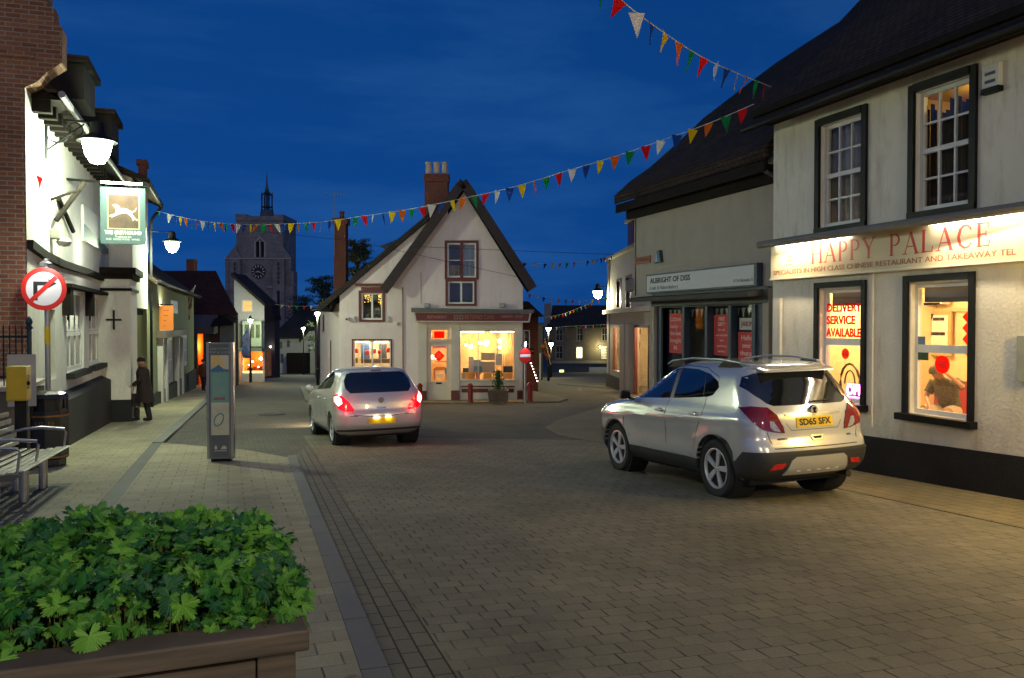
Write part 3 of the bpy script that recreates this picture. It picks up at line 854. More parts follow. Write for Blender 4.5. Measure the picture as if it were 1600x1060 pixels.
# ============================================================ the haberdasher next door
f = FR(9.5)
AL = thing('haberdashery_building', (9.5, 16, gz(9.5, 16)), 'grey rendered haberdasher with slate blue shopfront and steep tiled roof', 'building')
r0 = f.rect(1031, 474, 1190, 640)
a_l, a_r = f.hit(1022, 520)[0], -12.6
wins = [f.rect(1036, 478, 1070, 575), f.rect(1072, 478, 1104, 575), f.rect(1108, 478, 1139, 575), f.rect(1145, 478, 1178, 575)]
zt = wins[1][3] - .02; zb = .15
wins = [(w[0], w[1], zb, zt) for w in wins]
MB().wall(f, a_l, -12.5, -1.3, 2.3, [(wins[0][0], wins[3][1], zb, zt)], .25).build('shopfront_wall', BLUEP, AL)
up0 = f.hit(991, 400)[0]
mb = MB(); mb.fbox(f, up0, -12.5, 2.3, 4.75, -.3, 0)
mb.build('wall', GRENDER, AL)
mb = MB(); mb.poly([(9.5, -up0, 2.3), (18, -up0, 2.3), (18, -up0, 8), (14, -up0, 8), (9.5, -up0, 4.7)])
mb.poly([(9.5, -a_l, -1.3), (18, -a_l, -1.3), (18, -a_l, 2.3), (9.5, -a_l, 2.3)]); mb.poly([(9.5, -up0, 2.3), (18, -up0, 2.3), (18, -a_l, 2.3), (9.5, -a_l, 2.3)])
mb.build('side_wall', GRENDER, AL)
yv = 0 - f.hit(985, 318)[0]
rv = Fr((0, yv + .25, 0), (1, 0))
prof = [rv.hit(px, py) for px, py in ((960, 306), (985, 283), (1015, 262), (1060, 222), (1100, 184), (1160, 138), (1210, 100), (1262, 66), (1312, 34), (1342, 2), (1400, -50))]
xr = prof[-1][0]
rp = prof + [(xr + 5, prof[-1][1] - 4)] + [(xr + 5, prof[-1][1] - 4.3)] + [(a, z - .22) for a, z in prof[::-1]]
MB().ext([(x, 12.75, z) for x, z in rp], (0, yv + .25 - 12.75, 0)).build('roof', TILES, AL)
mb = MB(); e0_ = prof[0][0]
mb.box(e0_ + .04, 9.52, 12.75, yv + .1, 4.48, 4.56); mb.box(e0_ - .02, e0_ + .06, 12.75, yv + .15, 4.42, 4.62); mb.fbox(f, -yv, -12.6, 4.25, 4.48, .002, .12)
mb.build('eaves', DWOOD, AL)
# shopfront joinery
mb = MB()
for w in wins: mb.fbox(f, w[0] - .09, w[0] - .0, zb, zt, -.12, .05)
mb.fbox(f, wins[3][1], wins[3][1] + .1, zb, zt, -.12, .05)
mb.fbox(f, a_l, -12.5, zb - .1, zb, .0, .09)
mb.build('shop_window_frame', BLUEP, AL)
for w in wins: MB().fbox(f, w[0], w[1], zb, zt, -.1, -.09).build('shop_window_pane', GLASS, AL)
room(AL, f, wins[0][0] - .2, wins[3][1] + .2, -.2, zt + .2, 2.5, M('dim_shop_wall', (.13, .12, .1), .9, 0, .3), 'room', -.26)
mb = MB()
for k in range(16):
    aa = random.uniform(wins[0][0], wins[3][1]); zz = random.uniform(.1, .5)
    mb.fbox(f, aa, aa + random.uniform(.15, .4), zb - .1, zb + zz, -1.2 - random.random() * .5, -1.0)
mb.build('window_display', M('fabric_stock', (.14, .13, .12), .9, 0, .6, 3), AL)
mb = MB(); k = wins[0][0]
while k < wins[3][1] - .15:
    mb.prism(f, [(k, zt - .05), (k + .14, zt - .05), (k + .07, zt - .24)], -.16, -.155); k += .19
mb.build('window_bunting', M('pale_bunting', (.3, .3, .28), .9), AL)
mb = MB(); mb.fbox(f, f.hit(1024, 478)[0], -12.95, zt + .03, zt + .33, .005, .1); mb.build('fascia_panel', M('dark_grey_paint', (.06, .06, .058), .6, 0, .1), AL)
bl = f.rect(1003, 456, 1200, 468)
mb = MB(); mb.prism(Fr((0, 0, 0), (1, 0)), [], 0, 0) if False else None
MB().ext([f.P(bl[0], bl[3] - .02, .003), f.P(bl[0], bl[3] - .14, .003), f.P(bl[0], bl[3] - .17, .42), f.P(bl[0], bl[3] - .08, .44)], f.a * (bl[1] - bl[0])).build('awning_hood', M('dark_lead', (.035, .035, .034), .6, 0, .2), AL)
MB().fbox(f, -13.12, -12.94, -1.1, zt + .3, .003, .09).build('pilaster', GRENDER, AL)
MB().fbox(f, a_l + .0, a_l + .16, -1.2, zt + .3, .003, .09).build('pilaster', GRENDER, AL)
s = f.rect(1018, 421, 1192, 452)
zc0, zc1 = f.hit(1105, 453.5)[1], f.hit(1105, 420.5)[1]
fb = MB().fbox(f, s[0], s[1], zc0, zc1, .003, .14).build('sign_case', BLUEP, AL)
sbm = M('white_sign_board', (.50, .50, .52), .5, 0, .04, 2)
sb_ = MB().fbox(f, s[0] + .05, s[1] - .07, zc0 + .035, zc1 - .035, .14, .152).build('sign_board', sbm, AL)
w_ = s[1] - s[0]; hh = zc1 - zc0
def fit(body, fr, x0, x1, z, size, mat, parent, **kw):
    o = text(body, Fr((0, 0, 0), (1, 0)), 0, 0, size, mat, None, world=False)
    wid = max(v.co.x for v in o.data.vertices) - min(v.co.x for v in o.data.vertices); bpy.data.objects.remove(o)
    return text(body, fr, (x0 + x1) / 2, z, size, mat, parent, xs=(x1 - x0) / wid, **kw)
fit('ALBRIGHT OF DISS', f, s[0] + .22, f.hit(1088, 435)[0], zc1 - .16, .17, INK, sb_, d=.153, bold=.004)
fit('Craft & Haberdashery', f, s[0] + .2, f.hit(1069, 449)[0], zc0 + .115, .12, M('grey_letters', (.12, .12, .13), .6), sb_, d=.153)
fit('15 St Nicholas St', f, f.hit(1156, 440)[0], f.hit(1187, 440)[0], zc0 + .13, .09, M('grey_letters', (.12, .12, .13), .6), sb_, d=.153)
PV = M('pale_poster_letters', (.85, .6, .56), .6)
for rect, lines, mt in (((1041, 490, 1061, 552), ['Listen', 'only -', 'the love', 'bought', 'it'], POSTER), ((1110, 492, 1135, 556), ['FREE', 'GIFT*', 'for all', 'new customers', 'when', 'purchasing', 'machines'], POSTER),
                        ((1148, 519, 1175, 562), ['Hello', 'over', 'there!'], POSTER), ((1150, 497, 1176, 516), ['JANOME'], M('white_poster', (.5, .5, .46), .7))):
    r = f.rect(*rect)
    p = MB().fbox(f, r[0], r[1], r[2], r[3], -.085, -.08).build('poster', mt, AL)
    n = len(lines); rowh = (r[3] - r[2]) / (n + .6)
    for k, ln in enumerate(lines):
        big = rowh * (.95 if n < 6 or k < 2 else .6)
        ww = (r[1] - r[0]) * (.8 if k < 2 or n < 6 else .85)
        ww = min(ww, len(ln) * big * .5)
        c = (r[0] + r[1]) / 2
        fit(ln, f, c - ww / 2, c + ww / 2, r[3] - rowh * (k + .8), min(big, .3), REDL if ln == 'JANOME' else PV, p, d=-.078)
r = f.rect(994, 401, 1017, 412)
nb = MB().fbox(f, r[0], r[1], r[2], r[3], .003, .03).build('name_plate', M('rust_name_plate', (.3, .09, .04), .6, 0, .2), AL)
fit('MERE STREET' if False else 'ST NICHOLAS', f, r[0] + .05, r[1] - .05, (r[2] + r[3]) / 2, .12, M('rust_dark', (.08, .02, .01), .6), nb, d=.031)
a_, z_ = f.hit(1032, 402)
MB().prism(f, [(a_ - .13, z_ - .13), (a_ + .15, z_ - .13), (a_ + .09, z_ + .15), (a_ - .02, z_ + .15)], .003, .09).build('alarm_box', M('alarm_teal', (.02, .06, .07), .5), AL)
MB().prism(f, [(a_ - .11, z_ - .11), (a_ + .0, z_ - .11), (a_ + .0, z_ + .06), (a_ - .02, z_ + .08)], .09, .094).build('alarm_mark', M('alarm_blue', (.2, .35, .6), .5), AL)
mb = MB(); mb.tube([f.P(-12.72, -1.1, .1), f.P(-12.72, 4.3, .1), f.P(-12.8, 4.45, .3)], .045, 8)
mb.build('drainpipe', M('old_pipe', (.09, .085, .08), .6, 0, .5, 12), AL)
mb = MB(); a_ = f.hit(994, 380)[0]; mb.tube([f.P(a_, 2.35, .02), f.P(a_, 4.3, .02)], .012, 6); mb.build('cable', IRON, AL)
# ============================================================ the pub on the left
f = FL(-3.2)
PB = thing('pub_building', (-3.2, 21, gz(-3.2, 21)), 'white rendered pub with black plinth and brick end gable', 'pub')
wl_ = [f.rect(104, 455, 131, 579), f.rect(139, 462, 162, 568)]
wz0, wz1 = wl_[0][2], wl_[0][3]
wl_ = [(w[0], w[1], wz0, wz1) for w in wl_]
dr = f.rect(78, 484, 87, 593)
MB().wall(f, 16.0, 26.5, -1.3, 5.75, wl_ + [(dr[0], dr[1], dr[2], dr[3])], .16).build('wall', PUBW, PB)
MB().fbox(f, dr[0], dr[1], dr[2], dr[3], -.16, -.1).build('shutter_door', M('dark_green_paint', (.01, .02, .018), .5), PB)
for w in wl_:
    window(PB, f, w, WHITEP, 3, 2, M('dim_pane', (.30, .28, .25), .25, 0, .3, 2), -.1, .08, .04, sash=True, rail=.45)
    MB().fbox(f, w[0] - .1, w[1] + .1, w[2] - .13, w[2] - .01, .002, .16).build('window_sill', PLINTH, PB)
mb = MB()
hz = f.hit(118, 446)[1]
mb.fbox(f, wl_[0][0] - .55, wl_[1][1] + .45, wz1 + .02, wz1 + .1, .002, .2)
for q in (wl_[0][0] - .3, (wl_[0][1] + wl_[1][0]) / 2, wl_[1][1] + .3):
    mb.fbox(f, q - .16, q + .16, wz1 - .55, wz1 + .02, .002, .16)
    mb.tube([f.P(q, wz1 - .55, .08), f.P(q, wz1 - .66, .08)], .02, 6)
mb.build('window_hood', DWOOD, PB)
# plinth with a chamfered top
zp = f.hit(131, 598)[1]
mb = MB()
mb.ext([f.P(17.6, -1.4, 0), f.P(17.6, -1.4, .24), f.P(17.6, zp - .12, .24), f.P(17.6, zp, .0)], (0, 7.1, 0))
mb.build('plinth', PLINTH, PB)
mb = MB(); mb.fbox(f, 16.0, 17.6, -1.2, -.05, .002, .08); mb.build('plinth_end', PLINTH, PB)
# dark string beam, slightly sagging
mb = MB(); zs = f.hit(51, 384)[1]
pts = [(16.0, zs), (17.3, zs - .1), (19, zs - .14), (22, zs - .12), (24.7, zs - .14)]
for (a0, z0), (a1, z1) in zip(pts[:-1], pts[1:]):
    mb.hexa([f.P(a0, z0 - .09, .002), f.P(a1, z1 - .09, .002), f.P(a1, z1 - .09, .1), f.P(a0, z0 - .09, .1), f.P(a0, z0 + .06, .002), f.P(a1, z1 + .06, .002), f.P(a1, z1 + .06, .1), f.P(a0, z0 + .06, .1)])
mb.build('string_course', DWOOD, PB)
# porch pillar block
pf = Fr((0, 24.6, 0), (1, 0))
px1 = pf.hit(204, 550)[0]; pz1 = pf.hit(185, 436)[1]; pz0 = pf.hit(185, 625)[1]
mb = MB(); mb.box(-3.3, px1, 24.6, 26.4, pz0, pz1); mb.build('porch', PUBW, PB)
MB().box(-3.32, px1 + .02, 24.57, 26.43, -1.6, pz0).build('porch_plinth', PLINTH, PB)
mb = MB(); mb.box(-3.3, px1 + .08, 24.5, 26.5, pz1, pz1 + .12); mb.box(-3.3, px1 + .16, 24.42, 26.58, pz1 + .12, pz1 + .3); mb.box(-3.3, px1 + .05, 24.53, 26.47, pz1 - .32, pz1 - .25)
mb.build('porch_cornice', DWOOD, PB)
a_, z_ = pf.hit(178, 500)
mb = MB(); mb.fbox(pf, a_ - .025, a_ + .025, z_ - .26, z_ + .26, .002, .03); mb.fbox(pf, a_ - .19, a_ + .19, z_ - .025, z_ + .025, .002, .032)
mb.build('iron_tie', IRON, PB)
# jettied end wing and the dark entry beneath it
w = FL(-2.6)
MB().box(-6, -2.6, 26.6, 31.4, 2.15, 6.0).build('jettied_wing', PUBW, PB)
MB().box(-6, -2.75, 26.6, 31.4, 1.95, 2.15).build('jetty_beam', DWOOD, PB)
MB().box(-6, -3.5, 26.4, 31.4, -1.7, 1.95).build('entry_wall', M('brown_timber_wall', (.10, .065, .03), .8, 0, .4, 3), PB)
mb = MB()
for y in (26.75, 28.2, 29.7, 31.2): mb.box(-3.5, -3.28, y - .12, y + .12, -1.7, 1.95)
mb.build('timber_post', DWOOD, PB)
MB().box(-3.49, -3.4, 27.1, 27.9, -1.3, .9).build('entry_door', DWOOD, PB)
mb = MB(); mb.ext([(-6.2, 26.2, 7.6), (-2.1, 26.2, 5.85), (-2.1, 26.2, 5.7), (-6.2, 26.2, 7.4)], (0, 5.6, 0)); mb.build('wing_roof', TILES, PB)
mb = MB(); mb.tube([(-2.15, 26.3, 5.78), (-2.15, 31.8, 5.74)], .06, 8); mb.tube([(-2.15, 31.5, 5.72), (-2.45, 31.5, 5.3), (-2.5, 31.5, 4.9), (-2.5, 31.5, -1.3)], .05, 8)
mb.build('wing_gutter', IRON, PB)
# main roof, eaves brackets and gutter
rp = [(-2.72, 5.72), (-3.4, 6.2), (-6.6, 9.2), (-9.6, 6.2), (-9.6, 6.0), (-6.6, 8.95), (-3.4, 5.98), (-2.72, 5.6)]
MB().ext([(x, 16.46, z) for x, z in rp], (0, 10.74, 0)).build('roof', TILES, PB)
mb = MB(); mb.fbox(f, 16.46, 26.5, 5.6, 5.72, .002, .45)
y = 16.5
while y < 26.3:
    mb.fbox(f, y, y + .16, 5.38, 5.6, .002, .3); y += .5
mb.build('eaves', DWOOD, PB)
MB().tube([f.P(16.2, 5.64, .52), f.P(26.5, 5.6, .52)], .06, 8).build('gutter', M('pale_gutter', (.25, .25, .24), .5), PB)
for yy, pxr, pyt, pyb in ((19.4, 140, 89, 155), (24.2, 181, 171, 240)):
    q = Fr((0, yy, 0), (1, 0)); r = q.rect(pxr - 44, pyt, pxr, pyb)
    d_ = MB().box(r[0] - 1.2, r[1] - .1, yy, yy + 1.5, r[2], r[3] - .15).build('dormer', M('tile_hung_cheek', (.022, .017, .014), .9, 0, .3, 8), PB)
    MB().box(r[0] - 1.3, r[1], yy - .15, yy + 1.65, r[3] - .15, r[3]).build('dormer_roof', TILES, d_)
q = Fr((0, 27.5, 0), (1, 0)); r = q.rect(216, 252, 227, 300)
ch = MB().box(r[0], r[1], 27.5, 28.2, r[2] - 1, r[3]).build('chimney', BRICKD, PB)
MB().box(r[0] - .05, r[1] + .05, 27.45, 28.25, r[3] - .1, r[3] + .05).build('chimney_cap', BRICKD, ch)
# brick end gable, its kneeler and chimney
q = Fr((0, 15.99, 0), (1, 0))
pts = [q.hit(a, b) for a, b in ((50, 138), (58, 128), (73, 113), (97, 98), (97, 44), (93, 38), (85, 36), (85, 12), (74, 11), (74, -80))]
gp = [(-9.6, -1.3), (-3.212, -1.3)] + [(-3.212, pts[0][1])] + pts[1:] + [(-9.6, pts[-1][1])]
MB().prism(q, gp, -.45, 0).build('brick_gable', BRICK, PB)
mb = MB(); mb.fbox(q, pts[7][0] - 1.2, pts[7][0] - .3, pts[7][1] - .9, pts[7][1] - .8, 0.001, .04); mb.build('brick_string', BRICK, PB)
# small fixings on the pub front
a_, z_ = f.hit(79, 372)
fl = MB().fbox(f, a_ - .12, a_ + .12, z_ - .02, z_ + .16, .002, .18).build('floodlight', M('beige_plastic', (.4, .38, .33), .5), PB, bevel=.02)
MB().lathe(f.P(a_ + .06, z_ - .16, .22), [(.0, 0), (.1, .02), (.14, .1), (.1, .16), (0, .17)], 12).build('floodlight_head', M('beige_plastic', (.4, .38, .33), .5), fl)
mb = MB(); a_, z_ = f.hit(78, 312)
mb.tube([f.P(a_, z_ - .4, .1), f.P(a_ + .3, z_ + .4, .55)], .05, 6); mb.tube([f.P(a_, z_, .02), f.P(a_ + .2, z_ + .25, .5)], .03, 6); mb.tube([f.P(a_ + .6, z_ + .1, .05), f.P(a_ + 2.0, z_ - .4, .08)], .05, 6)
mb.build('wall_bracket', DWOOD, PB)
# banner and light boards on the wall beyond the hanging sign
r = (21.6, 25.8, *[f.hit(183, y)[1] for y in (405, 378)])
b_ = MB().fbox(FL(-3.2), r[0], r[1], r[2] - .05, r[3] + .25, .002, .06).build('wall_banner', M('white_banner', (.7, .7, .66), .5, 0, .05), PB)
MB().prism(FL(-3.2), [(r[0], r[2] - .05), (r[1], r[2] - .05), (r[1], r[2] + .1), (r[0], r[2] + .35)], .06, .064).build('banner_print', M('teal_print', (.02, .09, .09), .5, 0, .3), b_)

# ------------------------------------------------------------ lamps
BOWL = E('lamp_bowl_glow', (0.84, 1.0, 0.70), 22)


def lantern(t, c, rad, glow=BOWL):
    """shade disc, glass bowl and a finial hanging at c"""
    c = Vector(c)
    MB().lathe(c, [(.03, .34 * rad / .3), (.1 * rad / .3, .3 * rad / .3), (.12 * rad / .3, .12 * rad / .3), (rad * .95, .03), (rad, 0), (rad * .9, .01), (.02, .05)], 18).build('lamp_shade', IRON, t, smooth=True)
    MB().lathe(c, [(.0, -.36 * rad / .3), (rad * .34, -.33 * rad / .3), (rad * .6, -.2 * rad / .3), (rad * .74, -.02)], 16).build('lamp_bowl', glow, t, smooth=True)


def bracket_lamp(label, base, tip, power, scroll=True, rad=.3, col=(.86, 1, .68), cone=False):
    base, tip = Vector(base), Vector(tip)
    t = thing('street_lamp', base, label, 'street lamp', 'street lamps')
    top = Vector((tip.x, tip.y, base.z + .0))
    mb = MB(); mb.tube([base, top, Vector((tip.x, tip.y, tip.z + .3))], .022, 6)
    mb.tube([base + Vector((0, 0, .15)), base - Vector((0, 0, .75))], .05, 6)
    if scroll:
        d = (top - base); L = d.length; d.normalize()
        mb.tube([base - Vector((0, 0, .6)), base + d * L * .75 - Vector((0, 0, .05))], .018, 6)
        for cx, cr in ((.24, .2), (.58, .13)):
            c = base + d * (L * cx) - Vector((0, 0, .03 + cr))
            mb.tube([c + d * cr * math.cos(k * .5236) + Vector((0, 0, cr * math.sin(k * .5236))) for k in range(13)], .013, 5, cap=False)
    mb.build('bracket', IRON, t)
    lantern(t, tip, rad)
    add_light('POINT', tip - Vector((0, 0, rad + .12)), power, col, .14)
    return t


def post_lamp(label, px, py, z, power, rad=.22, hgt=None, col=(.9, 1, .65), glow=None):
    fr = CF(z); a, zz = fr.hit(px, py); tip = fr.P(a, zz)
    g0 = gz(tip.x, tip.y) - .02
    t = thing('street_lamp_post', (tip.x, tip.y, g0), label, 'street lamp', 'street lamps on posts')
    MB().tube([(tip.x, tip.y, g0), (tip.x, tip.y, g0 + 1.0), (tip.x, tip.y, g0 + 1.05), (tip.x, tip.y, tip.z - .2)], [.1, .09, .055, .045], 8).build('post', IRON, t)
    lantern(t, tip, rad, glow or BOWL)
    add_light('POINT', tip + Vector((0, 0, -rad - .15)) - FWD * .12, power, col, .12)
    return t


f = FL(-3.2)
a_, z_ = f.hit(70, 186)
tipf = Fr((0, a_, 0), (1, 0)); tx, tz = tipf.hit(152, 222)
bracket_lamp('big glaring lantern on the scrolled iron bracket of the white pub', (-3.2, a_, z_), (tx, a_, tz), 240, rad=.36)
q = Fr((0, 31.2, 0), (1, 0))
x0, z0 = q.hit(242, 362); x1, z1 = q.hit(269, 378)
bracket_lamp('smaller lantern on an iron arm at the far corner of the white pub', (-2.6, 31.2, z0), (x1, 31.2, z1), 380, False, .32)
post_lamp('lantern on a slim post in the street below the church', 496, 488, 52, 260)
post_lamp('lit lantern above the low white cottage near the church', 474, 512, 84, 420)
post_lamp('lantern in front of the bay window of the orange lit shop', 391, 499, 57, 150)
post_lamp('upper lantern of the two posts beyond the brick shop corner', 857, 512, 56, 110, col=(1, .85, .4))
post_lamp('lower lantern of the two posts beyond the brick shop corner', 861, 536, 64, 90, col=(1, .85, .4))
# unseen lamp posts behind the camera, added to light the surfaces facing it
for (lx, ly, pw_, lab) in ((5.6, -7.0, 800, 'unseen lamp post added for light behind the viewpoint on the restaurant side'), (-2.6, -4.6, 420, 'unseen lamp post added for light behind the viewpoint on the planter side')):
    tt = thing('street_lamp_post', (lx, ly, gz(lx, ly)), lab, 'street lamp', 'street lamps on posts')
    MB().tube([(lx, ly, .1), (lx, ly, 1.2), (lx, ly, 1.25), (lx, ly, 5.6)], [.1, .09, .055, .045], 8).build('post', IRON, tt)
    lantern(tt, (lx, ly, 5.6), .32)
    add_light('POINT', (lx, ly, 5.12), pw_, (1, .84, .46), .16)

# ------------------------------------------------------------ hanging pub sign
q = Fr((0, 19.8, 0), (1, 0))
c = [q.hit(*p) for p in ((157, 291), (230, 296), (226, 386), (156, 378))]
x0 = (c[0][0] + c[3][0]) / 2; x1 = (c[1][0] + c[2][0]) / 2; zt_ = (c[0][1] + c[1][1]) / 2; zb_ = (c[2][1] + c[3][1]) / 2
t = thing('pub_sign', (x0, 19.8, zb_), 'blue green hanging pub sign with a running white greyhound', 'sign', rot=(0, R(1.6), 0))
TEAL = M('pub_sign_teal', (.045, .10, .11), .55, 0, .1, 2)
bd = MB().fbox(q, x0, x1, zb_, zt_, -.03, .03).build('board', TEAL, t, bevel=.01)
pw = (x1 - x0)
p0, p1, pz0, pz1 = x0 + pw * .18, x1 - pw * .16, zb_ + (zt_ - zb_) * .28, zt_ - (zt_ - zb_) * .13
MB().fbox(q, p0 - .02, p1 + .02, pz0 - .02, pz1 + .02, .03, .034).build('picture_border', M('gilt_border', (.55, .48, .25), .5), bd)
MB().fbox(q, p0, p1, pz0, pz1, .034, .038).build('painting', M('painted_landscape', (.075, .035, .015), .6, 0, .75, 3.2), bd)
dog = [(.02, .36), (.10, .40), (.20, .42), (.26, .50), (.24, .58), (.18, .66), (.14, .69), (.20, .73), (.28, .72), (.40, .65), (.34, .62), (.36, .60), (.50, .61), (.60, .60), (.72, .54), (.80, .52), (.88, .56), (.92, .64), (.94, .63), (.90, .53), (.80, .48),
       (.80, .42), (.88, .32), (.97, .26), (.95, .22), (.86, .29), (.84, .23), (.80, .24), (.78, .33), (.66, .42), (.60, .46), (.50, .45), (.36, .42), (.26, .37), (.16, .33), (.12, .31), (.08, .33), (.14, .37), (.06, .345), (.02, .33)]
MB().prism(q, [(p0 + (p1 - p0) * x, pz0 + (pz1 - pz0) * (y * .95 + .02)) for x, y in dog], .038, .043).build('greyhound', M('ivory_paint', (.75, .66, .55), .6), bd)
fit('THE GREYHOUND', q, x0 + pw * .1, x1 - pw * .1, zb_ + (zt_ - zb_) * .2, .11, WINK, bd, d=.032, bold=.004)
fit('Traditional Inn', q, x0 + pw * .32, x1 - pw * .32, zb_ + (zt_ - zb_) * .13, .06, WINK, bd, d=.032)
fit('ALES  GOOD FOOD  WINES', q, x0 + pw * .12, x1 - pw * .14, zb_ + (zt_ - zb_) * .085, .055, WINK, bd, d=.032)
mb = MB(); mb.tube([(-3.2, 19.8, zt_ + .12), (x1 + .1, 19.8, zt_ + .06)], .03, 6); mb.tube([(x0 + .12, 19.8, zt_ + .1), (x0 + .12, 19.8, zt_)], .015, 5); mb.tube([(x1 - .12, 19.8, zt_ + .1), (x1 - .12, 19.8, zt_)], .015, 5)
mb.build('sign_bracket', IRON, t)
MB().box(x0 + .05, x1 - .05, 19.55, 19.6, zt_ + .04, zt_ + .08).build('picture_light', E('picture_light_glow', (.95, 1, .8), 25), t)
add_light('AREA', ((x0 + x1) / 2, 19.48, zt_ + .06), 3.5, (.95, 1, .82), .9, .05, (0, .42, -1), 'picture_lamp')
add_light('POINT', (-2.55, 21.2, 3.3), 14, (.95, 1, .82), .06, name='wall_flood')
# ============================================================ the gabled shop facing up the street
Zg = 33.5
g = CF(Zg)
def gp_(px, py): return g.hit(px, py)
A = lambda px: g.hit(px, 504)[0]
Z = lambda py: g.hit(700, py)[1]
o_ = g.P(A(725), 0)
GS = thing('gabled_shop', (o_.x, o_.y, -1.35), 'pale pink gabled corner shop with red fascia, triple chimney and lit window', 'building', rz=-YAW)
zb = -1.75
eL, eR, ap = (A(608), Z(449)), (A(830), Z(447)), (A(725), Z(287))
dw = (A(699), A(744), Z(434), Z(380)); dw2 = (A(700), A(741), Z(475), Z(440))
lw = (A(564), A(597), Z(500), Z(458)); ls = (A(551), A(610), Z(590), Z(532))
shopw = (A(718), A(805), Z(594), Z(517)); door = (A(669), A(702), Z(617), Z(535)); fan = (A(674), A(699), Z(529.5), Z(516))
# main gable wall with the opening for the shop
def line_clip(p, q, side):
    d = Vector((q[0] - p[0], q[1] - p[1])); n2 = Vector((-d.y, d.x)) * side
    return (g.P(p[0], p[1]), g.a * n2.x + Vector((0, 0, n2.y)))
sl = [line_clip((eL[0] + .35, eL[1] + .0), (ap[0], ap[1] - .35), 1), line_clip((ap[0], ap[1] - .35), (eR[0] - .35, eR[1]), 1)]
open_ = (A(667), A(808), zb, Z(512))
MB().wall(g, A(629), A(817), zb, Z(280), [dw, dw2, open_], .14).build('wall', PINKW, GS, clips=sl)
MB().wall(g, A(530), A(629) + .001, zb, Z(300), [lw, ls], .14, d=-.1).build('wing_wall', PINKW, GS, clips=[line_clip((A(500), Z(480)), (A(690), Z(325)), 1)])
# upper part of the wing gable showing above the main eaves
MB().wall(g, A(629), A(700), Z(450), Z(300), [], .1, d=-.1).build('wing_wall', PINKW, GS, clips=[line_clip((A(500), Z(480)), (A(690), Z(325)), 1)])
def slab(p, q, th, d0, d1, name, mat, parent=GS):
    d = Vector((q[0] - p[0], q[1] - p[1])).normalized(); n2 = Vector((-d.y, d.x))
    if n2.y < 0: n2 = -n2
    return MB().prism(g, [p, q, (q[0] + n2.x * th, q[1] + n2.y * th), (p[0] + n2.x * th, p[1] + n2.y * th)], d0, d1).build(name, mat, parent)
slab(eL, ap, .16, -8, .55, 'roof', TILESX); slab((ap[0] + .001, ap[1]), eR, .162, -8, .55, 'roof', TILESX)
slab((eL[0] - .0, eL[1] - .28), (ap[0], ap[1] - .33), .36, .5, .6, 'bargeboard', BARGE); slab((ap[0] + .002, ap[1] - .33), (eR[0] - .1, eR[1] - .24), .36, .502, .602, 'bargeboard', BARGE)
slab((A(500), Z(487)), (A(697), Z(322)), .2, -8, .12, 'roof', TILESX)
# tile soffit under the verge
slab((eL[0] + .1, eL[1] - .04), (ap[0], ap[1] - .04), .03, .0, .5, 'soffit', BARGE); slab((ap[0], ap[1] - .04), (eR[0] - .1, eR[1] - .04), .03, .0, .5, 'soffit', BARGE)
# side walls; the left one runs down the street
sw = Fr(g.P(A(530), 0, -.1) + Vector((0, 7.5, 0)), (0, -1))
MB().wall(sw, 0, 7.5, zb, Z(474), [(1.0, 1.9, 1.2, 2.1), (3.6, 4.6, -1.5, .9)], .1).build('side_wall', PINKW, GS)
MB().fbox(sw, 3.6, 4.6, -1.5, .9, -.1, -.06).build('side_door', REDP, GS)
window(GS, sw, (1.0, 1.9, 1.2, 2.1), REDP, 2, 1, DGLASS)
mb = MB(); mb.poly([g.P(A(817), zb, 0), g.P(A(817), zb, -8), g.P(A(817), Z(449), -8), g.P(A(817), Z(449), 0)])
mb.poly([g.P(A(530), zb, -7.9), g.P(A(817), zb, -7.9), g.P(A(817), Z(440), -7.9), g.P(ap[0], ap[1], -7.9), g.P(A(530), Z(460), -7.9)])
mb.build('back_wall', PINKW, GS)
MB().tube([sw.P(-.2, Z(480), .35), sw.P(7.6, Z(480), .35)], .06, 8).build('gutter', IRON, GS)
# triple octagonal chimney
cx0, cx1 = A(662), A(703)
g3 = CF(Zg + 3.2); Z3 = lambda py: g3.hit(700, py)[1]
cx0, cx1 = g3.hit(662, 300)[0], g3.hit(703, 300)[0]
zc0, zcb, zct, zpt = Z3(345) - 1.0, Z3(286), Z3(273), Z3(254)
MB().fbox(g, cx0 + .08, cx1 - .08, zc0, zcb, -3.45, -2.95).build('chimney', BRICKD, GS)
MB().fbox(g, cx0 + .03, cx1 - .03, zcb + .02, zct - .03, -3.5, -2.9).build('chimney', BRICKD, GS)
wd_ = (cx1 - cx0 - .08) / 3
for k in range(3):
    c = g.P(cx0 + .04 + wd_ * (k + .5), 0, -3.2)
    o = MB().lathe((c.x, c.y, 0), [(wd_ * .52, zc0), (wd_ * .52, zcb), (wd_ * .62, zcb + .06), (wd_ * .66, zct - .1), (wd_ * .6, zct)], 8).build('chimney', BRICKD, GS)
    MB().lathe((c.x, c.y, 0), [(wd_ * .40, zct), (wd_ * .36, zpt - .08), (wd_ * .42, zpt - .06), (wd_ * .42, zpt), (wd_ * .3, zpt)], 12).build('chimney_pot', M('buff_clay_pot', (.55, .42, .32), .9, 0, .3, 6), o, smooth=True)
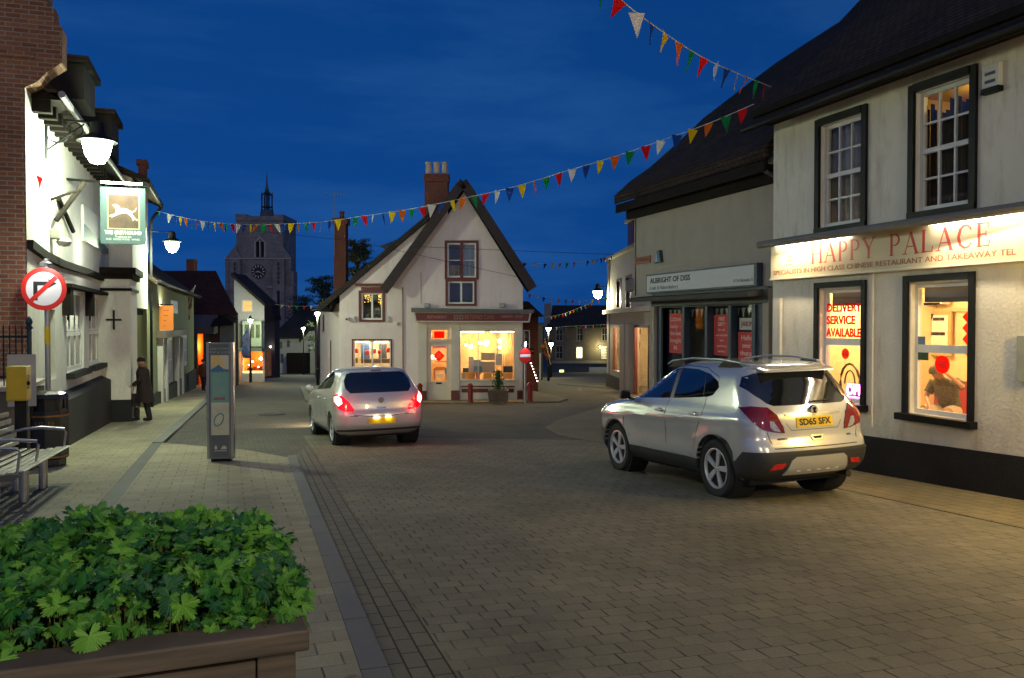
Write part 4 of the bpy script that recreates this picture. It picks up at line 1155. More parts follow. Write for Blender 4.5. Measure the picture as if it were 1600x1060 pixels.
# tall plain stack on the left
g5 = CF(Zg + 5.3); A5 = lambda px: g5.hit(px, 504)[0]; Z5 = lambda py: g5.hit(540, py)[1]
r0, r1 = A5(524), A5(546)
ch = MB().fbox(g, r0, r1 - .1, Z5(480), Z5(345), -5.6, -5.0).build('chimney', BRICKD, GS)
MB().fbox(g, r0 - .05, r1 - .02, Z5(352), Z5(342), -5.66, -4.94).build('chimney_cap', BRICKD, ch)
MB().lathe(g.P((r0 + r1) / 2, Z5(342), -5.3), [(.12, 0), (.1, .25), (.14, .27), (.1, .34), (0, .34)], 10).build('chimney_pot', BRICKD, ch)
mb = MB(); aa = A5(526)
mb.tube([g.P(aa, Z5(400), -4.9), g.P(aa, Z5(304), -4.9)], .018, 5)
mb.tube([g.P(A5(503), Z5(304.5), -4.9), g.P(A5(545), Z5(307), -4.9)], .014, 5)
for k in range(9):
    q_ = A5(505 + k * 4.6); mb.tube([g.P(q_, Z5(305 + k * .25), -5.15), g.P(q_, Z5(305 + k * .25), -4.65)], .008, 4)
mb.build('television_aerial', GREYM, GS)
# lead-topped roof lantern
r = (A(587), A(628), Z(400), Z(376))
dm = MB().fbox(g, A(590), A(640), Z(415), Z(378), -4.2, -2.5).build('dormer', M('grey_dormer_cheek', (.25, .25, .24), .8), GS)
c_ = [g.P(A(580), Z(377), -2.2), g.P(A(645), Z(377), -2.2), g.P(A(645), Z(377), -4.5), g.P(A(580), Z(377), -4.5)]
t_ = [g.P(A(606), Z(362), -3.0), g.P(A(640), Z(362), -3.0), g.P(A(640), Z(362), -3.8), g.P(A(606), Z(362), -3.8)]
MB().hexa(c_ + t_).build('dormer_roof', LEAD, dm)
# windows
for r, surround, cols, rows in ((dw, True, 2, 2), (dw2, False, 2, 1), (lw, True, 2, 1), (ls, True, 4, 1)):
    dd = 0 if r in (dw, dw2) else -.1
    e = .1 if r is not ls else .05
    mb = MB()
    mb.fbox(g, r[0] - e, r[0], r[2] - e * .8, r[3] + e, dd + .003, dd + .05); mb.fbox(g, r[1], r[1] + e, r[2] - e * .8, r[3] + e, dd + .003, dd + .05)
    mb.fbox(g, r[0], r[1], r[3], r[3] + e * (1 if r is not lw else 2.4), dd + .003, dd + .05); mb.fbox(g, r[0], r[1], r[2] - e * .8, r[2], dd + .003, dd + .06)
    if r is lw:
        mb.prism(g, [(r[0] - .22, r[3] + .28), (r[1] + .22, r[3] + .28), (r[1] + .25, r[3] + .38), (r[0] - .25, r[3] + .38)], dd + .003, dd + .14)
    if r is dw: mb.fbox(g, (r[0] + r[1]) / 2 - .06, (r[0] + r[1]) / 2 + .06, r[2], r[3], dd - .02, dd + .04)
    mb.build('window_surround', REDP, GS)
    window(GS, g, r, WHITEP, cols, rows, GLASS, dd - .1, .06 if r is not ls else .05, .035 if r is not ls else .03, mull=(2,) if r is ls else (1,))
room(GS, g, dw[0] - .3, dw[1] + .3, dw2[2] - .3, dw[3] + .2, 1.5, M('attic_room', (.12, .11, .12), .9), 'room', -.16)
MB().fbox(g, dw2[0] - .2, dw[1] + .2, dw2[3] + .02, dw2[3] + .1, -1.5, -.16).build('room_floor', DARKI, GS)
curtain(GS, g, (dw[0] + dw[1]) / 2 + .05, dw[1], dw[2], dw[3], -.2, M('pale_curtain', (.35, .4, .42), .9, 0, .2), 6)
curtain(GS, g, dw[0] + .05, (dw[0] + dw[1]) / 2 - .1, dw[2], dw[2] + .5, -.2, M('ochre_curtain', (.3, .22, .12), .9, 0, .2), 4)
room(GS, g, lw[0] - .3, lw[1] + .3, lw[2] - .3, lw[3] + .2, 1.5, DARKI, 'room', -.26)
mb = MB()
for k in range(40):
    s_ = random.choice([0, 1]); x = random.uniform(lw[0] + .08, lw[0] + .42) if s_ == 0 else random.uniform(lw[1] - .2, lw[1] - .07)
    z = lw[3] - .08 - abs(random.gauss(0, .22)); mb.fbox(g, x, x + .03, z, z + .03, -.3, -.28)
mb.build('window_garland', E('gold_garland', (1, .6, .08), 1.2), GS)
# shopfront: pilasters, fascia, hood
CR = M('cream_shopfront_paint', (.62, .56, .46), .5, 0, .06, 3)
mb = MB()
for (p, q) in ((654, 667), (705, 718), (808, 816)): mb.fbox(g, A(p), A(q), zb, Z(503), .003, .12)
mb.fbox(g, A(667), A(705), Z(512), Z(503), .004, .09); mb.fbox(g, A(718), A(808), Z(515.5), Z(503), .004, .09)
mb.fbox(g, A(667), A(705), Z(534.5), Z(530), -.1, .06)
mb.build('pilaster', CR, GS)
mb = MB(); mb.prism(g, [(A(650), Z(503.5)), (A(827), Z(504)), (A(830), Z(489)), (A(647), Z(487.5))], .12, .36); mb.build('fascia_frame', CR, GS)
fb = MB().prism(g, [(A(652.5), Z(501.5)), (A(825), Z(502)), (A(827), Z(490.5)), (A(650), Z(489.5))], .36, .375).build('fascia', MAROON, GS)
mb = MB(); mb.prism(g, [(A(645), Z(488)), (A(833), Z(490)), (A(834), Z(484.5)), (A(645), Z(481.5))], .003, .5); mb.build('fascia_hood', LEAD, GS)
DIMG = M('dull_gilt_letters', (.30, .12, .07), .5)
fit('RESTAURANT', g, A(669), A(699), Z(496), .16, M('pale_pink_letters', (.5, .22, .2), .5), fb, d=.376)
fit('BEYOND CAFE', g, A(727), A(772), Z(496), .24, DIMG, fb, d=.376)
fit('TAKEAWAY - COFFEE', g, A(783), A(816), Z(495), .15, M('pale_pink_letters', (.5, .22, .2), .5), fb, d=.376)
for k in range(2):
    x = A(710 + k * 8); bx = MB().fbox(g, x, x + .17, Z(499.5), Z(492.5), .375, .379).build('square_emblem', M('dull_brown_square', (.2, .13, .09), .5), fb)
    MB().fbox(g, x + .05, x + .12, Z(498), Z(494), .379, .381).build('emblem_mark', MAROON, bx)
for px in (667, 784):
    a_ = A(px); q = MB().fbox(g, a_ - .1, a_ + .12, Z(480.5), Z(474), .03, .2).build('floodlight', M('pale_fitting', (.4, .4, .38), .5), GS, bevel=.02)
# door
DP = M('cream_door_paint', (.66, .58, .46), .5, 0, .05, 3)
mb = MB(); gl = (A(673.5), A(697.5), Z(596), Z(541))
mb.fbox(g, A(667), gl[0], zb, Z(534), -.1, -.04); mb.fbox(g, gl[1], A(705), zb, Z(534), -.1, -.04)
mb.fbox(g, gl[0], gl[1], zb, gl[2], -.1, -.04); mb.fbox(g, gl[0], gl[1], gl[3], Z(534), -.1, -.04)
mb.fbox(g, A(667), fan[0], Z(531), Z(512), -.1, -.05); mb.fbox(g, fan[1], A(705), Z(531), Z(512), -.1, -.05); mb.fbox(g, fan[0], fan[1], Z(516), Z(512), -.1, -.05)
dr = mb.build('door', DP, GS)
mb = MB(); mb.fbox(g, gl[0], gl[1], gl[2], gl[3], -.08, -.07); mb.fbox(g, fan[0], fan[1], fan[2], fan[3], -.08, -.07); mb.build('door_glass', GLASS, dr)
MB().fbox(g, A(681), A(690), Z(600.5), Z(598), -.039, -.02).build('letter_box', BLACKP, dr)
c = (A(685.5), Z(556.5)); h_ = .235
MB().prism(g, [(c[0] - h_, c[1]), (c[0], c[1] - h_), (c[0] + h_, c[1]), (c[0], c[1] + h_)], -.065, -.06).build('red_diamond', REDC, dr)
text('福', g, c[0], c[1], .2, M('gold_film', (.6, .25, .05), .6), dr, 'diamond_character', d=-.058)
MB().fbox(g, A(678), A(694), fan[2] + .02, fan[3] - .05, -.065, -.06).build('red_banner', REDC, dr)
# display window and its riser
mb = MB(); x0, x1, z0, z1 = shopw
mb.fbox(g, x0, x0 + .04, z0, z1, -.08, .02); mb.fbox(g, x1 - .05, x1 + .1, z0, z1, -.08, .02); mb.fbox(g, x0, x1, z0 - .04, z0 + .03, -.08, .06); mb.fbox(g, x0, x1, z1 - .03, Z(512), -.08, .02)
for px in (747, 777): mb.fbox(g, A(px) - .015, A(px) + .015, z0, z1, -.08, -.02)
mb.build('display_window_frame', CR, GS)
MB().fbox(g, x0, x1, z0, z1, -.06, -.05).build('display_window_pane', GLASS, GS)
mb = MB(); mb.fbox(g, x0, x1 + .1, zb, z0 - .04, -.08, .0); mb.fbox(g, x0, x1 + .1, Z(604), Z(598), .001, .03); mb.build('stall_riser', CR, GS)
mb = MB(); mb.fbox(g, A(720), A(804), Z(605), Z(603), .03, .04); mb.fbox(g, A(721), A(803), Z(613.5), Z(607.5), .001, .02)
mb.fbox(g, A(705), A(718), zb, Z(610), .12, .14); mb.fbox(g, A(808), A(817), zb, Z(610), .12, .14); mb.fbox(g, A(654), A(667), zb, Z(610.5), .12, .14)
mb.build('red_panels', REDP, GS)
# lit interior
room(GS, g, A(640), A(812), zb + .2, Z(511), 3.2, WARMI, 'room', -.15)
mb = MB()
for (p, q) in ((719, 756), (766, 804)): mb.fbox(g, A(p), A(q), Z(519.5), Z(517.8), -.4, -.36)
mb.build('window_light', TUBE, GS)
add_light('POINT', g.P(A(745), Z(522), -1.5), 65, (1, .72, .38), .15, name='shop_light')
add_light('POINT', g.P(A(688), Z(524), -1.2), 40, (1, .55, .25), .12, name='shop_light')
add_light('POINT', g.P(A(785), Z(535), -.8), 24, (1, .72, .38), .1, name='shop_light')
mb = MB()
for (px, py, s_) in ((724, 541, .05), (732, 544, .09), (748, 538, .07), (757, 538, .13), (780, 535, .1), (780, 545, .07)):
    a_, z_ = g.hit(px, py); mb.lathe(g.P(a_, z_, -1.9), [(0, -s_), (s_ * .8, -s_ * .6), (s_, 0), (s_ * .8, s_ * .6), (0, s_)], 10)
mb.build('pendant_bulb', E('warm_bulb', (1, .82, .5), 22), GS, smooth=True)
curtain(GS, g, A(782), A(800), Z(590), Z(520), -1.2, M('cream_drape', (.7, .5, .25), .9, 0, .2), 8)
def props(parent, fr, items):
    for k, (nm, x0, y0, x1, y1, d, col) in enumerate(items):
        r = fr.rect(x0, y0, x1, y1)
        MB().fbox(fr, r[0], r[1], r[2], r[3], d - .06, d).build(nm, M('shop_' + nm + str(col), col, .7, 0, .12, 4), parent, bevel=.01)
disp = thing('shop_window_display', g.P(A(760), Z(594), -.5), 'cards, boxes and menu boards laid out in the gabled shop window', 'window display', rz=-YAW)
props(disp, g, [('card', 731, 558, 739, 586, -.5, (.5, .5, .5)), ('card', 739, 563, 751, 586, -.52, (.42, .42, .5)), ('menu_board', 751, 552, 773, 564, -.45, (.45, .38, .3)), ('menu_board', 751, 566, 773, 584, -.46, (.42, .36, .3)),
              ('rounded_card', 774, 553, 784, 572, -.4, (.5, .5, .48)), ('dark_box', 786, 573, 801, 583, -.3, (.03, .035, .04)), ('orange_box', 787, 584, 801, 593, -.3, (.6, .28, .05)), ('orange_box', 726, 583, 742, 594, -.3, (.6, .28, .05)),
              ('red_box', 743, 582, 749, 594, -.3, (.55, .1, .04)), ('blue_box', 740, 573, 752, 580, -.35, (.1, .3, .4)), ('orange_box', 755, 584, 768, 594, -.3, (.65, .32, .05)), ('grey_box', 720, 583, 726, 594, -.3, (.3, .33, .35)), ('dark_box', 722, 576, 731, 583, -.4, (.06, .08, .07))])
hal = thing('hall_furniture', g.P(A(686), Z(617), -1), 'chair and shelves seen through the glazed shop door', 'furniture', rz=-YAW)
props(hal, g, [('brown_chair_side', 674, 578, 677, 596, -.9, (.4, .12, .03)), ('brown_chair_side', 693, 578, 696, 596, -.9, (.4, .12, .03)), ('brown_chair_back', 677, 575, 693, 581, -.9, (.5, .2, .06)), ('white_paper', 679, 585, 692, 592, -.7, (.6, .6, .5)),
              ('purple_garland', 675, 541, 697, 545, -.5, (.4, .15, .4)), ('teal_card', 693, 576, 696, 586, -.6, (.05, .25, .25)), ('shelf', 676, 566, 696, 568, -1.2, (.4, .25, .12))])
# left shop window: lit, posters and red paper lanterns
room(GS, g, ls[0] - .1, ls[1] + .1, ls[2] - .2, ls[3] + .02, 1.6, M('pale_display_wall', (.6, .5, .35), .8, 0, .3, 2), 'room', -.26)
mb = MB()
for (p, q) in ((553, 574), (583, 604)): mb.fbox(g, A(p), A(q), Z(535.5), Z(534), -.42, -.38)
mb.build('window_light', TUBE, GS)
add_light('POINT', g.P(A(580), Z(538), -.75), 20, (1, .82, .5), .1, name='shop_light')
dl = thing('lantern_window_display', g.P(A(580), ls[2], -.4), 'posters and red paper lanterns in the small lit window of the gabled shop', 'window display', rz=-YAW)
props(dl, g, [('blue_poster', 559, 539, 573, 562, -.7, (.08, .2, .5)), ('slate_poster', 587, 539, 600, 562, -.7, (.1, .14, .18)), ('brown_counter', 560, 562, 607, 569, -.55, (.22, .12, .06)), ('white_box', 576, 543, 580, 555, -.5, (.6, .55, .45)), ('green_card', 552, 560, 556, 568, -.4, (.25, .3, .05))])
for px, py in ((554, 549), (571, 552), (582, 549), (591, 551), (604, 548)):
    a_, z_ = g.hit(px, py); MB().lathe(g.P(a_, z_, -.42), [(0.02, -.1), (.07, -.08), (.09, 0), (.07, .08), (.02, .1)], 10).build('paper_lantern', M('red_paper', (.8, .06, .02), .6), dl, smooth=True)
# small boxes on the wing wall
for px, py, hgt in ((554, 499, 9), (607, 499, 9)):
    r = g.rect(px - 1.5, py - hgt / 2, px + 1.5, py + hgt / 2); MB().fbox(g, r[0], r[1], r[2], r[3], -.098, -.02).build('wall_light', M('pale_fitting', (.4, .4, .38), .5), GS)
r = g.rect(540, 496, 545, 501); cc = MB().fbox(g, r[0], r[1], r[2], r[3], -.098, .1).build('security_camera', WHITEP, GS); MB().fbox(g, r[0] + .02, r[1] - .02, r[2] + .02, r[3] - .05, .1, .11).build('lens', BLACKP, cc)
r = g.rect(620, 504, 625, 509); MB().fbox(g, r[0], r[1], r[2], r[3], -.098, -.03).build('vent', M('vent_pink', (.4, .3, .27), .7), GS)
mb = MB(); a_ = A(629.5); mb.tube([g.P(a_, zb, .05), g.P(a_, Z(449), .05)], .03, 6); a_ = A(658); mb.tube([g.P(a_, Z(475), .02), g.P(a_, Z(425), .02)], .01, 5); mb.build('drainpipe', M('pipe_pink', (.3, .24, .22), .7), GS)

# ============================================================ brick shop beyond, right of the gable
h = CF(41)
BS = thing('brick_corner_shop', h.P(h.hit(830, 504)[0], -1.8), 'small red brick shop beside the gabled shop with a dark hanging sign', 'building', rz=-YAW)
x0, x1 = h.hit(780, 504)[0], h.hit(841, 504)[0]; zt_ = h.hit(830, 495)[1]
MB().wall(h, x0, x1, -2.4, zt_, [], .1).build('wall', BRICKD, BS)
MB().fbox(h, x1, x1 + .001 + .0, -2.4, zt_, -6, 0).build('side_wall', BRICKD, BS)
MB().prism(h, [(x0, zt_), (x1 + .3, zt_), (x1 - .5, zt_ + .75), (x0, zt_ + .75)], -6, .3).build('roof', TILESX, BS)
r = h.rect(818, 516, 828, 560); window(BS, h, (r[0], r[1], r[2], r[3]), WHITEP, 1, 2, DGLASS, .01)
r = h.rect(821, 544, 834, 553); sgn = MB().fbox(h, r[0], r[1], r[2], r[3], .5, .56).build('hanging_sign', BLACKP, BS)
mb = MB()
for k in range(4): mb.fbox(h, r[0] + .06 + k * .09, r[0] + .11 + k * .09, r[2] + .1, r[3] - .08, .56, .564)
mb.build('sign_mark', M('rose_marks', (.35, .12, .15), .6), sgn)
mb = MB()
for k in range(7): mb.lathe(h.P(h.hit(829 + k * 1.6, 566 + k * 4.5)[0], h.hit(830, 566 + k * 4.5)[1], 1.2), [(0, -.03), (.03, 0), (0, .03)], 6)
mb.build('fairy_lights', E('fairy_white', (1, .9, .75), 9), BS)

# ============================================================ dark terrace across the road on the right
h = CF(82)
DB = thing('dark_terrace_building', h.P(h.hit(905, 504)[0], -5), 'dark brick terrace with slate roof, one bright window and blue ground floor', 'building', rz=-YAW)
X = lambda px: h.hit(px, 504)[0]
Y_ = lambda py: h.hit(905, py)[1]
DBR = brickmat('dim_grey_brick', (.12, .105, .085), (.09, .08, .07), (.1, .09, .08), .3, .1, .012, 'wall', .95, .5)
wz = [(876, 541, 882, 541)]
lit = h.rect(900, 542, 911, 561); lit2 = h.rect(940, 542, 950, 561)
upw = [h.rect(868, 512, 880, 534), h.rect(901, 512, 911, 534), h.rect(940, 512, 950, 534), h.rect(868, 540, 880, 562)]
MB().wall(h, X(860), X(1000), -6.2, Y_(511), [lit, lit2] + upw, .15).build('wall', DBR, DB)
MB().ext([h.P(X(858), Y_(512), .4), h.P(X(858), Y_(511), .4), h.P(X(866), Y_(476), -4), h.P(X(866), Y_(477.5), -4)], h.a * (X(1000) - X(858))).build('roof', TILESX, DB)
MB().fbox(h, X(852), X(862), Y_(530), Y_(474), -2.5, -1).build('chimney', M('pale_stack', (.2, .18, .16), .9), DB)
window(DB, h, lit, WHITEP, 2, 1, E('bright_window', (1, .95, .5), 2.2), -.12, .1, .08)
window(DB, h, lit2, WHITEP, 4, 4, DGLASS, -.12, .09, .06)
for u in upw: window(DB, h, u, M('dull_white_paint', (.2, .2, .2), .6), 2, 2, DGLASS, -.12, .09, .06)
MB().fbox(h, X(860), X(1000), Y_(568), Y_(564), .003, .25).build('string_course', M('pale_band', (.22, .2, .17), .8), DB)
MB().fbox(h, X(862), X(936), -6.1, Y_(569), .003, .12).build('blue_shopfront', M('navy_paint', (.012, .025, .06), .5, 0, .2), DB)
MB().fbox(h, X(920), X(948), -6.1, Y_(574), .2, .3).build('white_wall_panel', M('pale_blue_panel', (.25, .3, .33), .7), DB)
MB().fbox(h, X(874), X(881), Y_(588), Y_(578), .12, .16).build('ground_window', E('dim_yellow_window', (.8, .85, .3), .7), DB)
add_light('POINT', h.P(X(937), Y_(543), .8), 60, (1, .85, .35), .1, name='wall_lamp')
MB().lathe(h.P(X(937), Y_(542), .4), [(0, -.1), (.1, 0), (0, .1)], 8).build('wall_lamp', E('yellow_wall_lamp', (1, .85, .4), 30), DB)
h = CF(60)
DK = thing('dark_lane_building', h.P(h.hit(846, 504)[0], -4), 'dark shop in the lane between the brick shop and the far terrace', 'building', rz=-YAW)
X = lambda px: h.hit(px, 504)[0]
Y_ = lambda py: h.hit(850, py)[1]
MB().fbox(h, X(800), X(848), -5, Y_(508), -5, 0).build('wall', M('dark_lane_wall', (.07, .06, .05), .9, 0, .4, 1), DK)
MB().fbox(h, X(842.5), X(845), -5, Y_(552), .003, .3).build('pale_post', M('pale_render', (.5, .48, .4), .8), DK)
MB().fbox(h, X(800), X(850), Y_(508), Y_(505), -5, .2).build('roof', TILESX, DK)

# ============================================================ cream corner building with red windows
p1 = FWD * 46 + RGT * (.1155 * 46); p2 = FWD * 31 + RGT * (.186 * 31)
h = Fr(p1, p2 - p1); Lh = (p2 - p1).length
CB = thing('cream_corner_building', (p1.x, p1.y, -2.1), 'cream stucco corner shop with red window frames and lit shop windows', 'building')
X = lambda px: h.hit(px, 504)[0]
def Hq(px, py): return h.hit(px, py)[1]
zc = Hq(955, 488)
CRM = M('cream_stucco', (.50, .47, .40), .8, 0, .06, 2, .2, 20)
s1 = (X(958), X(974.5), Hq(966, 581), Hq(966, 508)); s2 = (X(992), X(1014), -2.4, Hq(1003, 508))
u1 = (X(963.5), X(971), Hq(967, 484), Hq(967, 436)); u2 = (X(977.5), X(986.5), Hq(982, 484), Hq(982, 430))
pz = Hq(952, 408)
MB().wall(h, 0, Lh, -2.6, pz, [s1, s2, u1, u2], .2).build('wall', CRM, CB)
MB().fbox(h, -.0, Lh, pz, pz + .12, -.3, .25).build('parapet', CRM, CB)
MB().fbox(h, -.15, Lh, zc - .1, zc + .12, .003, .3).build('cornice', CRM, CB)
MB().fbox(h, -.05, .6, -2.6, pz, -.5, .06).build('quoin', CRM, CB)
MB().fbox(h, -.1, X(976), -2.6, Hq(962, 588), .06, .12).build('plinth', M('brown_plinth', (.06, .045, .035), .8), CB)
MB().fbox(h, X(975), X(982), -2.3, Hq(978, 506), .004, .22).build('pilaster', CRM, CB); MB().fbox(h, X(984), X(990), -2.5, Hq(987, 506), .004, .22).build('pilaster', CRM, CB)
for u in (u1, u2):
    mb = MB(); mb.fbox(h, u[0], u[0] + .12, u[2], u[3], -.1, .02); mb.fbox(h, u[1] - .12, u[1], u[2], u[3], -.1, .02); mb.fbox(h, u[0] + .12, u[1] - .12, u[3] - .12, u[3], -.1, .02); mb.fbox(h, u[0] + .12, u[1] - .12, u[2], u[2] + .12, -.1, .02)
    w_ = mb.build('window', REDP, CB); MB().fbox(h, u[0] + .12, u[1] - .12, u[2] + .12, u[3] - .12, -.08, -.06).build('pane', M('red_blind', (.13, .012, .016), .4), w_)
for s_ in (s1, s2):
    mb = MB(); e = .1
    mb.fbox(h, s_[0] - .05, s_[0] + e, s_[2], s_[3], -.1, .03); mb.fbox(h, s_[1] - e, s_[1] + .05, s_[2], s_[3], -.1, .03); mb.fbox(h, s_[0] + e, s_[1] - e, s_[3] - .12, s_[3], -.1, .03)
    mb.build('shop_window_frame', M('orange_red_paint', (.16, .03, .015), .5), CB)
    MB().fbox(h, s_[0] + .1, s_[1] - .1, s_[2], s_[3] - .1, -.1, -.09).build('shop_window_pane', GLASS, CB)
room(CB, h, .3, Lh - .2, -2.5, zc - .1, 2.6, M('cream_shop_inside', (.7, .58, .38), .8, 0, .2, 2), 'room', -.22)
add_light('POINT', h.P((s1[0] + s1[1]) / 2, zc - .7, -1.1), 110, (1, .75, .42), .1, name='shop_light')
add_light('POINT', h.P((s2[0] + s2[1]) / 2, zc - .7, -1.1), 140, (1, .75, .42), .1, name='shop_light')
mb = MB()
for k in range(14):
    s_ = random.choice((s1, s2)); x = random.uniform(s_[0] + .2, s_[1] - .2); z = random.uniform(-1.6, 1.2)
    mb.fbox(h, x, x + random.uniform(.05, .3), z, z + random.uniform(.2, .6), -.9, -.8)
mb.build('shop_stock', M('mixed_stock', (.22, .12, .08), .8, 0, .9, 5), CB)
r = (X(981), X(989), Hq(985, 388), Hq(985, 348))
MB().fbox(h, r[0], r[1], r[2], r[3], -1.2, .02).build('red_dormer', REDP, CB)
MB().fbox(h, r[0] - .2, r[1] + .3, r[3], r[3] + .18, -1.3, .15).build('dormer_cap', CRM, CB)
MB().fbox(h, 3.5, Lh + 3, pz + .12, pz + .9, -8, -1.4).build('roof', LEAD, CB)
mb = MB(); mb.poly([h.P(0, -2.6, 0), h.P(0, -2.6, -8), h.P(0, pz, -8), h.P(0, pz, 0)]); mb.build('end_wall', CRM, CB)
MB().fbox(h, X(994.5), X(1010), Hq(1000, 455), Hq(1000, 437), .3, .5).build('side_sign', M('faded_grey_sign', (.25, .25, .22), .7, 0, .2), CB)
# its lamp on an iron arm
bz = Hq(952, 448)
b0 = h.P(.1, bz, .06)
fr = Fr(b0, RGT); tx, tz = fr.hit(934, 455)
bracket_lamp('lit lantern on an iron arm at the far end of the cream corner shop', b0, fr.P(tx, tz), 160, False, .36, (1, .88, .5))

# ============================================================ left side of the street beyond the pub
h = Fr((-2.65, 31.6, 0), (.9, 19.4))
GC = thing('green_cottage_shop', (-2.65, 31.6, -1.4), 'low olive green cottage shop with white shopfront posts beyond the pub', 'building')
OLIVE = M('olive_render', (.24, .26, .13), .85, 0, .12, 1.5)
L_ = h.hit(303, 540)[0]
Hh = lambda px, py: h.hit(px, py)[1]
zr = Hh(275, 455)
sh = (h.hit(258, 560)[0], h.hit(271, 560)[0], -.9, Hh(264, 528)); wn_ = (h.hit(284, 540)[0], h.hit(293, 540)[0], Hh(288, 573), Hh(288, 523))
uw = h.rect(267, 470, 279, 490)
MB().wall(h, 0, L_, -3.2, zr, [sh, wn_, uw], .12).build('wall', OLIVE, GC)
MB().fbox(h, .3, L_, -3.4, Hh(290, 585), .003, .12).build('plinth', PLINTH, GC)
window(GC, h, wn_, WHITEP, 1, 2, M('pale_lit_pane', (.4, .4, .38), .4), -.08, .18, .05)
window(GC, h, uw, WHITEP, 2, 3, DGLASS, -.08, .2, .1)
w_ = window(GC, h, sh, WHITEP, 2, 2, M('pale_window_display', (.42, .38, .36), .5, 0, .35, 1.2), -.08, .12, .05)
for px in (247, 254, 273, 280):
    x = h.hit(px, 560)[0]; MB().fbox(h, x - .2, x + .2, -3, Hh(px, 528), .003, .2).build('shopfront_post', M('shopfront_white', (.5, .47, .44), .6, 0, .1), GC)
MB().fbox(h, h.hit(244, 520)[0], h.hit(283, 520)[0], Hh(262, 526), Hh(262, 516), .003, .35).build('shop_fascia', M('brown_fascia', (.12, .09, .07), .7), GC)
rr = [h.P(-.2, zr, .35), h.P(-.2, zr + 2.9, -3.6), h.P(-.2, zr + 2.75, -3.6), h.P(-.2, zr - .12, .35)]
MB().ext(rr, h.a * (L_ + .2)).build('roof', TILES, GC)
mb = MB(); mb.poly([h.P(0, -3, 0), h.P(0, -3, -7), h.P(0, zr, -7), h.P(0, zr + 2.7, -3.6), h.P(0, zr, 0)]); mb.poly([h.P(L_, -3, 0), h.P(L_, -3, -7), h.P(L_, zr, -7), h.P(L_, zr + 2.7, -3.6), h.P(L_, zr, 0)])
mb.build('gable_wall', OLIVE, GC)
MB().tube([h.P(0, zr + .0, .4), h.P(L_, zr, .4)], .06, 6).build('gutter', IRON, GC)
# orange hanging board and its little lamp
q = Fr((-2.0, 35.0, 0), (1, 0)); r = q.rect(249, 478, 271, 516)
t = thing('orange_hanging_board', q.P(r[0], r[2], 0), 'plain orange hanging board on the olive cottage shop', 'sign')
MB().fbox(q, r[0], r[1], r[2], r[3], -.03, .03).build('board', M('orange_board', (.75, .20, .02), .6, 0, .06), t)
MB().tube([q.P(r[0] - .5, r[3] + .05, 0), q.P(r[1], r[3] + .05, 0)], .025, 6).build('bracket', IRON, t)
mb = MB()
for k in range(4): mb.fbox(q, r[0] + .15, r[1] - .15 - .05 * k, r[3] - .2 - k * .2, r[3] - .16 - k * .2, .03, .033)
mb.build('faint_writing', M('dark_orange_marks', (.5, .1, .01), .6), t)
q = Fr((-2.0, 35.6, 0), (1, 0)); a_, z_ = q.hit(246, 488)
t = thing('wall_lantern', q.P(a_, z_), 'small white glowing lantern behind the orange hanging board', 'wall light')
MB().lathe(q.P(a_, z_), [(0, -.16), (.13, -.12), (.15, .05), (.08, .16), (0, .18)], 10).build('globe', E('white_globe', (.95, 1, .95), 25), t, smooth=True)
MB().tube([q.P(a_ - .5, z_ + .2), q.P(a_, z_ + .2)], .02, 5).build('arm', IRON, t)
add_light('POINT', q.P(a_ + .3, z_, .3), 60, (.95, 1, .85), .1, name='lantern_light')


def flag(label, z, pts, mat, base, tip, name='flag', mark=None):
    """a hanging cloth with folds on a slanted pole"""
    fr = CF(z)
    t = thing(name, fr.P(*fr.hit(*base)), label, 'flag', 'shop flags')
    P_ = [fr.hit(*p) for p in pts]
    # quad patch between four corners with a rippled depth
    n = 10; bm = bmesh.new(); grid = []
    for i in range(n + 1):
        row = []
        for j in range(n + 1):
            u_, v_ = i / n, j / n
            x = (1 - u_) * ((1 - v_) * P_[0][0] + v_ * P_[3][0]) + u_ * ((1 - v_) * P_[1][0] + v_ * P_[2][0])
            zz = (1 - u_) * ((1 - v_) * P_[0][1] + v_ * P_[3][1]) + u_ * ((1 - v_) * P_[1][1] + v_ * P_[2][1])
            row.append(bm.verts.new(fr.P(x, zz, .12 * math.sin(u_ * 9 + v_ * 2) * (0.3 + v_))))
        grid.append(row)
    for i in range(n):
        for j in range(n): bm.faces.new((grid[i][j], grid[i + 1][j], grid[i + 1][j + 1], grid[i][j + 1]))
    o = finish(bm, 'cloth', mat, t, True, True); m_ = o.modifiers.new('s', 'SOLIDIFY'); m_.thickness = .01
    MB().tube([fr.P(*fr.hit(*base)), fr.P(*fr.hit(*tip))], .02, 6).build('pole', WHITEP, t)
    return t


def flagmat(name, c1, c2, sc=3):
    m, n, l, out = nodes(name)
    b = n.new('ShaderNodeBsdfPrincipled'); b.inputs['Roughness'].default_value = .9
    t = n.new('ShaderNodeTexCoord'); w = n.new('ShaderNodeTexNoise'); w.inputs['Scale'].default_value = sc; w.inputs['Detail'].default_value = 2
    r = n.new('ShaderNodeValToRGB'); r.color_ramp.interpolation = 'CONSTANT'
    r.color_ramp.elements[0].color = c1 + (1,); r.color_ramp.elements[1].color = c2 + (1,); r.color_ramp.elements[1].position = .5
    l.new(t.outputs['Object'], w.inputs['Vector']); l.new(w.outputs['Fac'], r.inputs[0]); l.new(r.outputs[0], b.inputs['Base Color']); l.new(b.outputs[0], out.inputs[0])
    return m


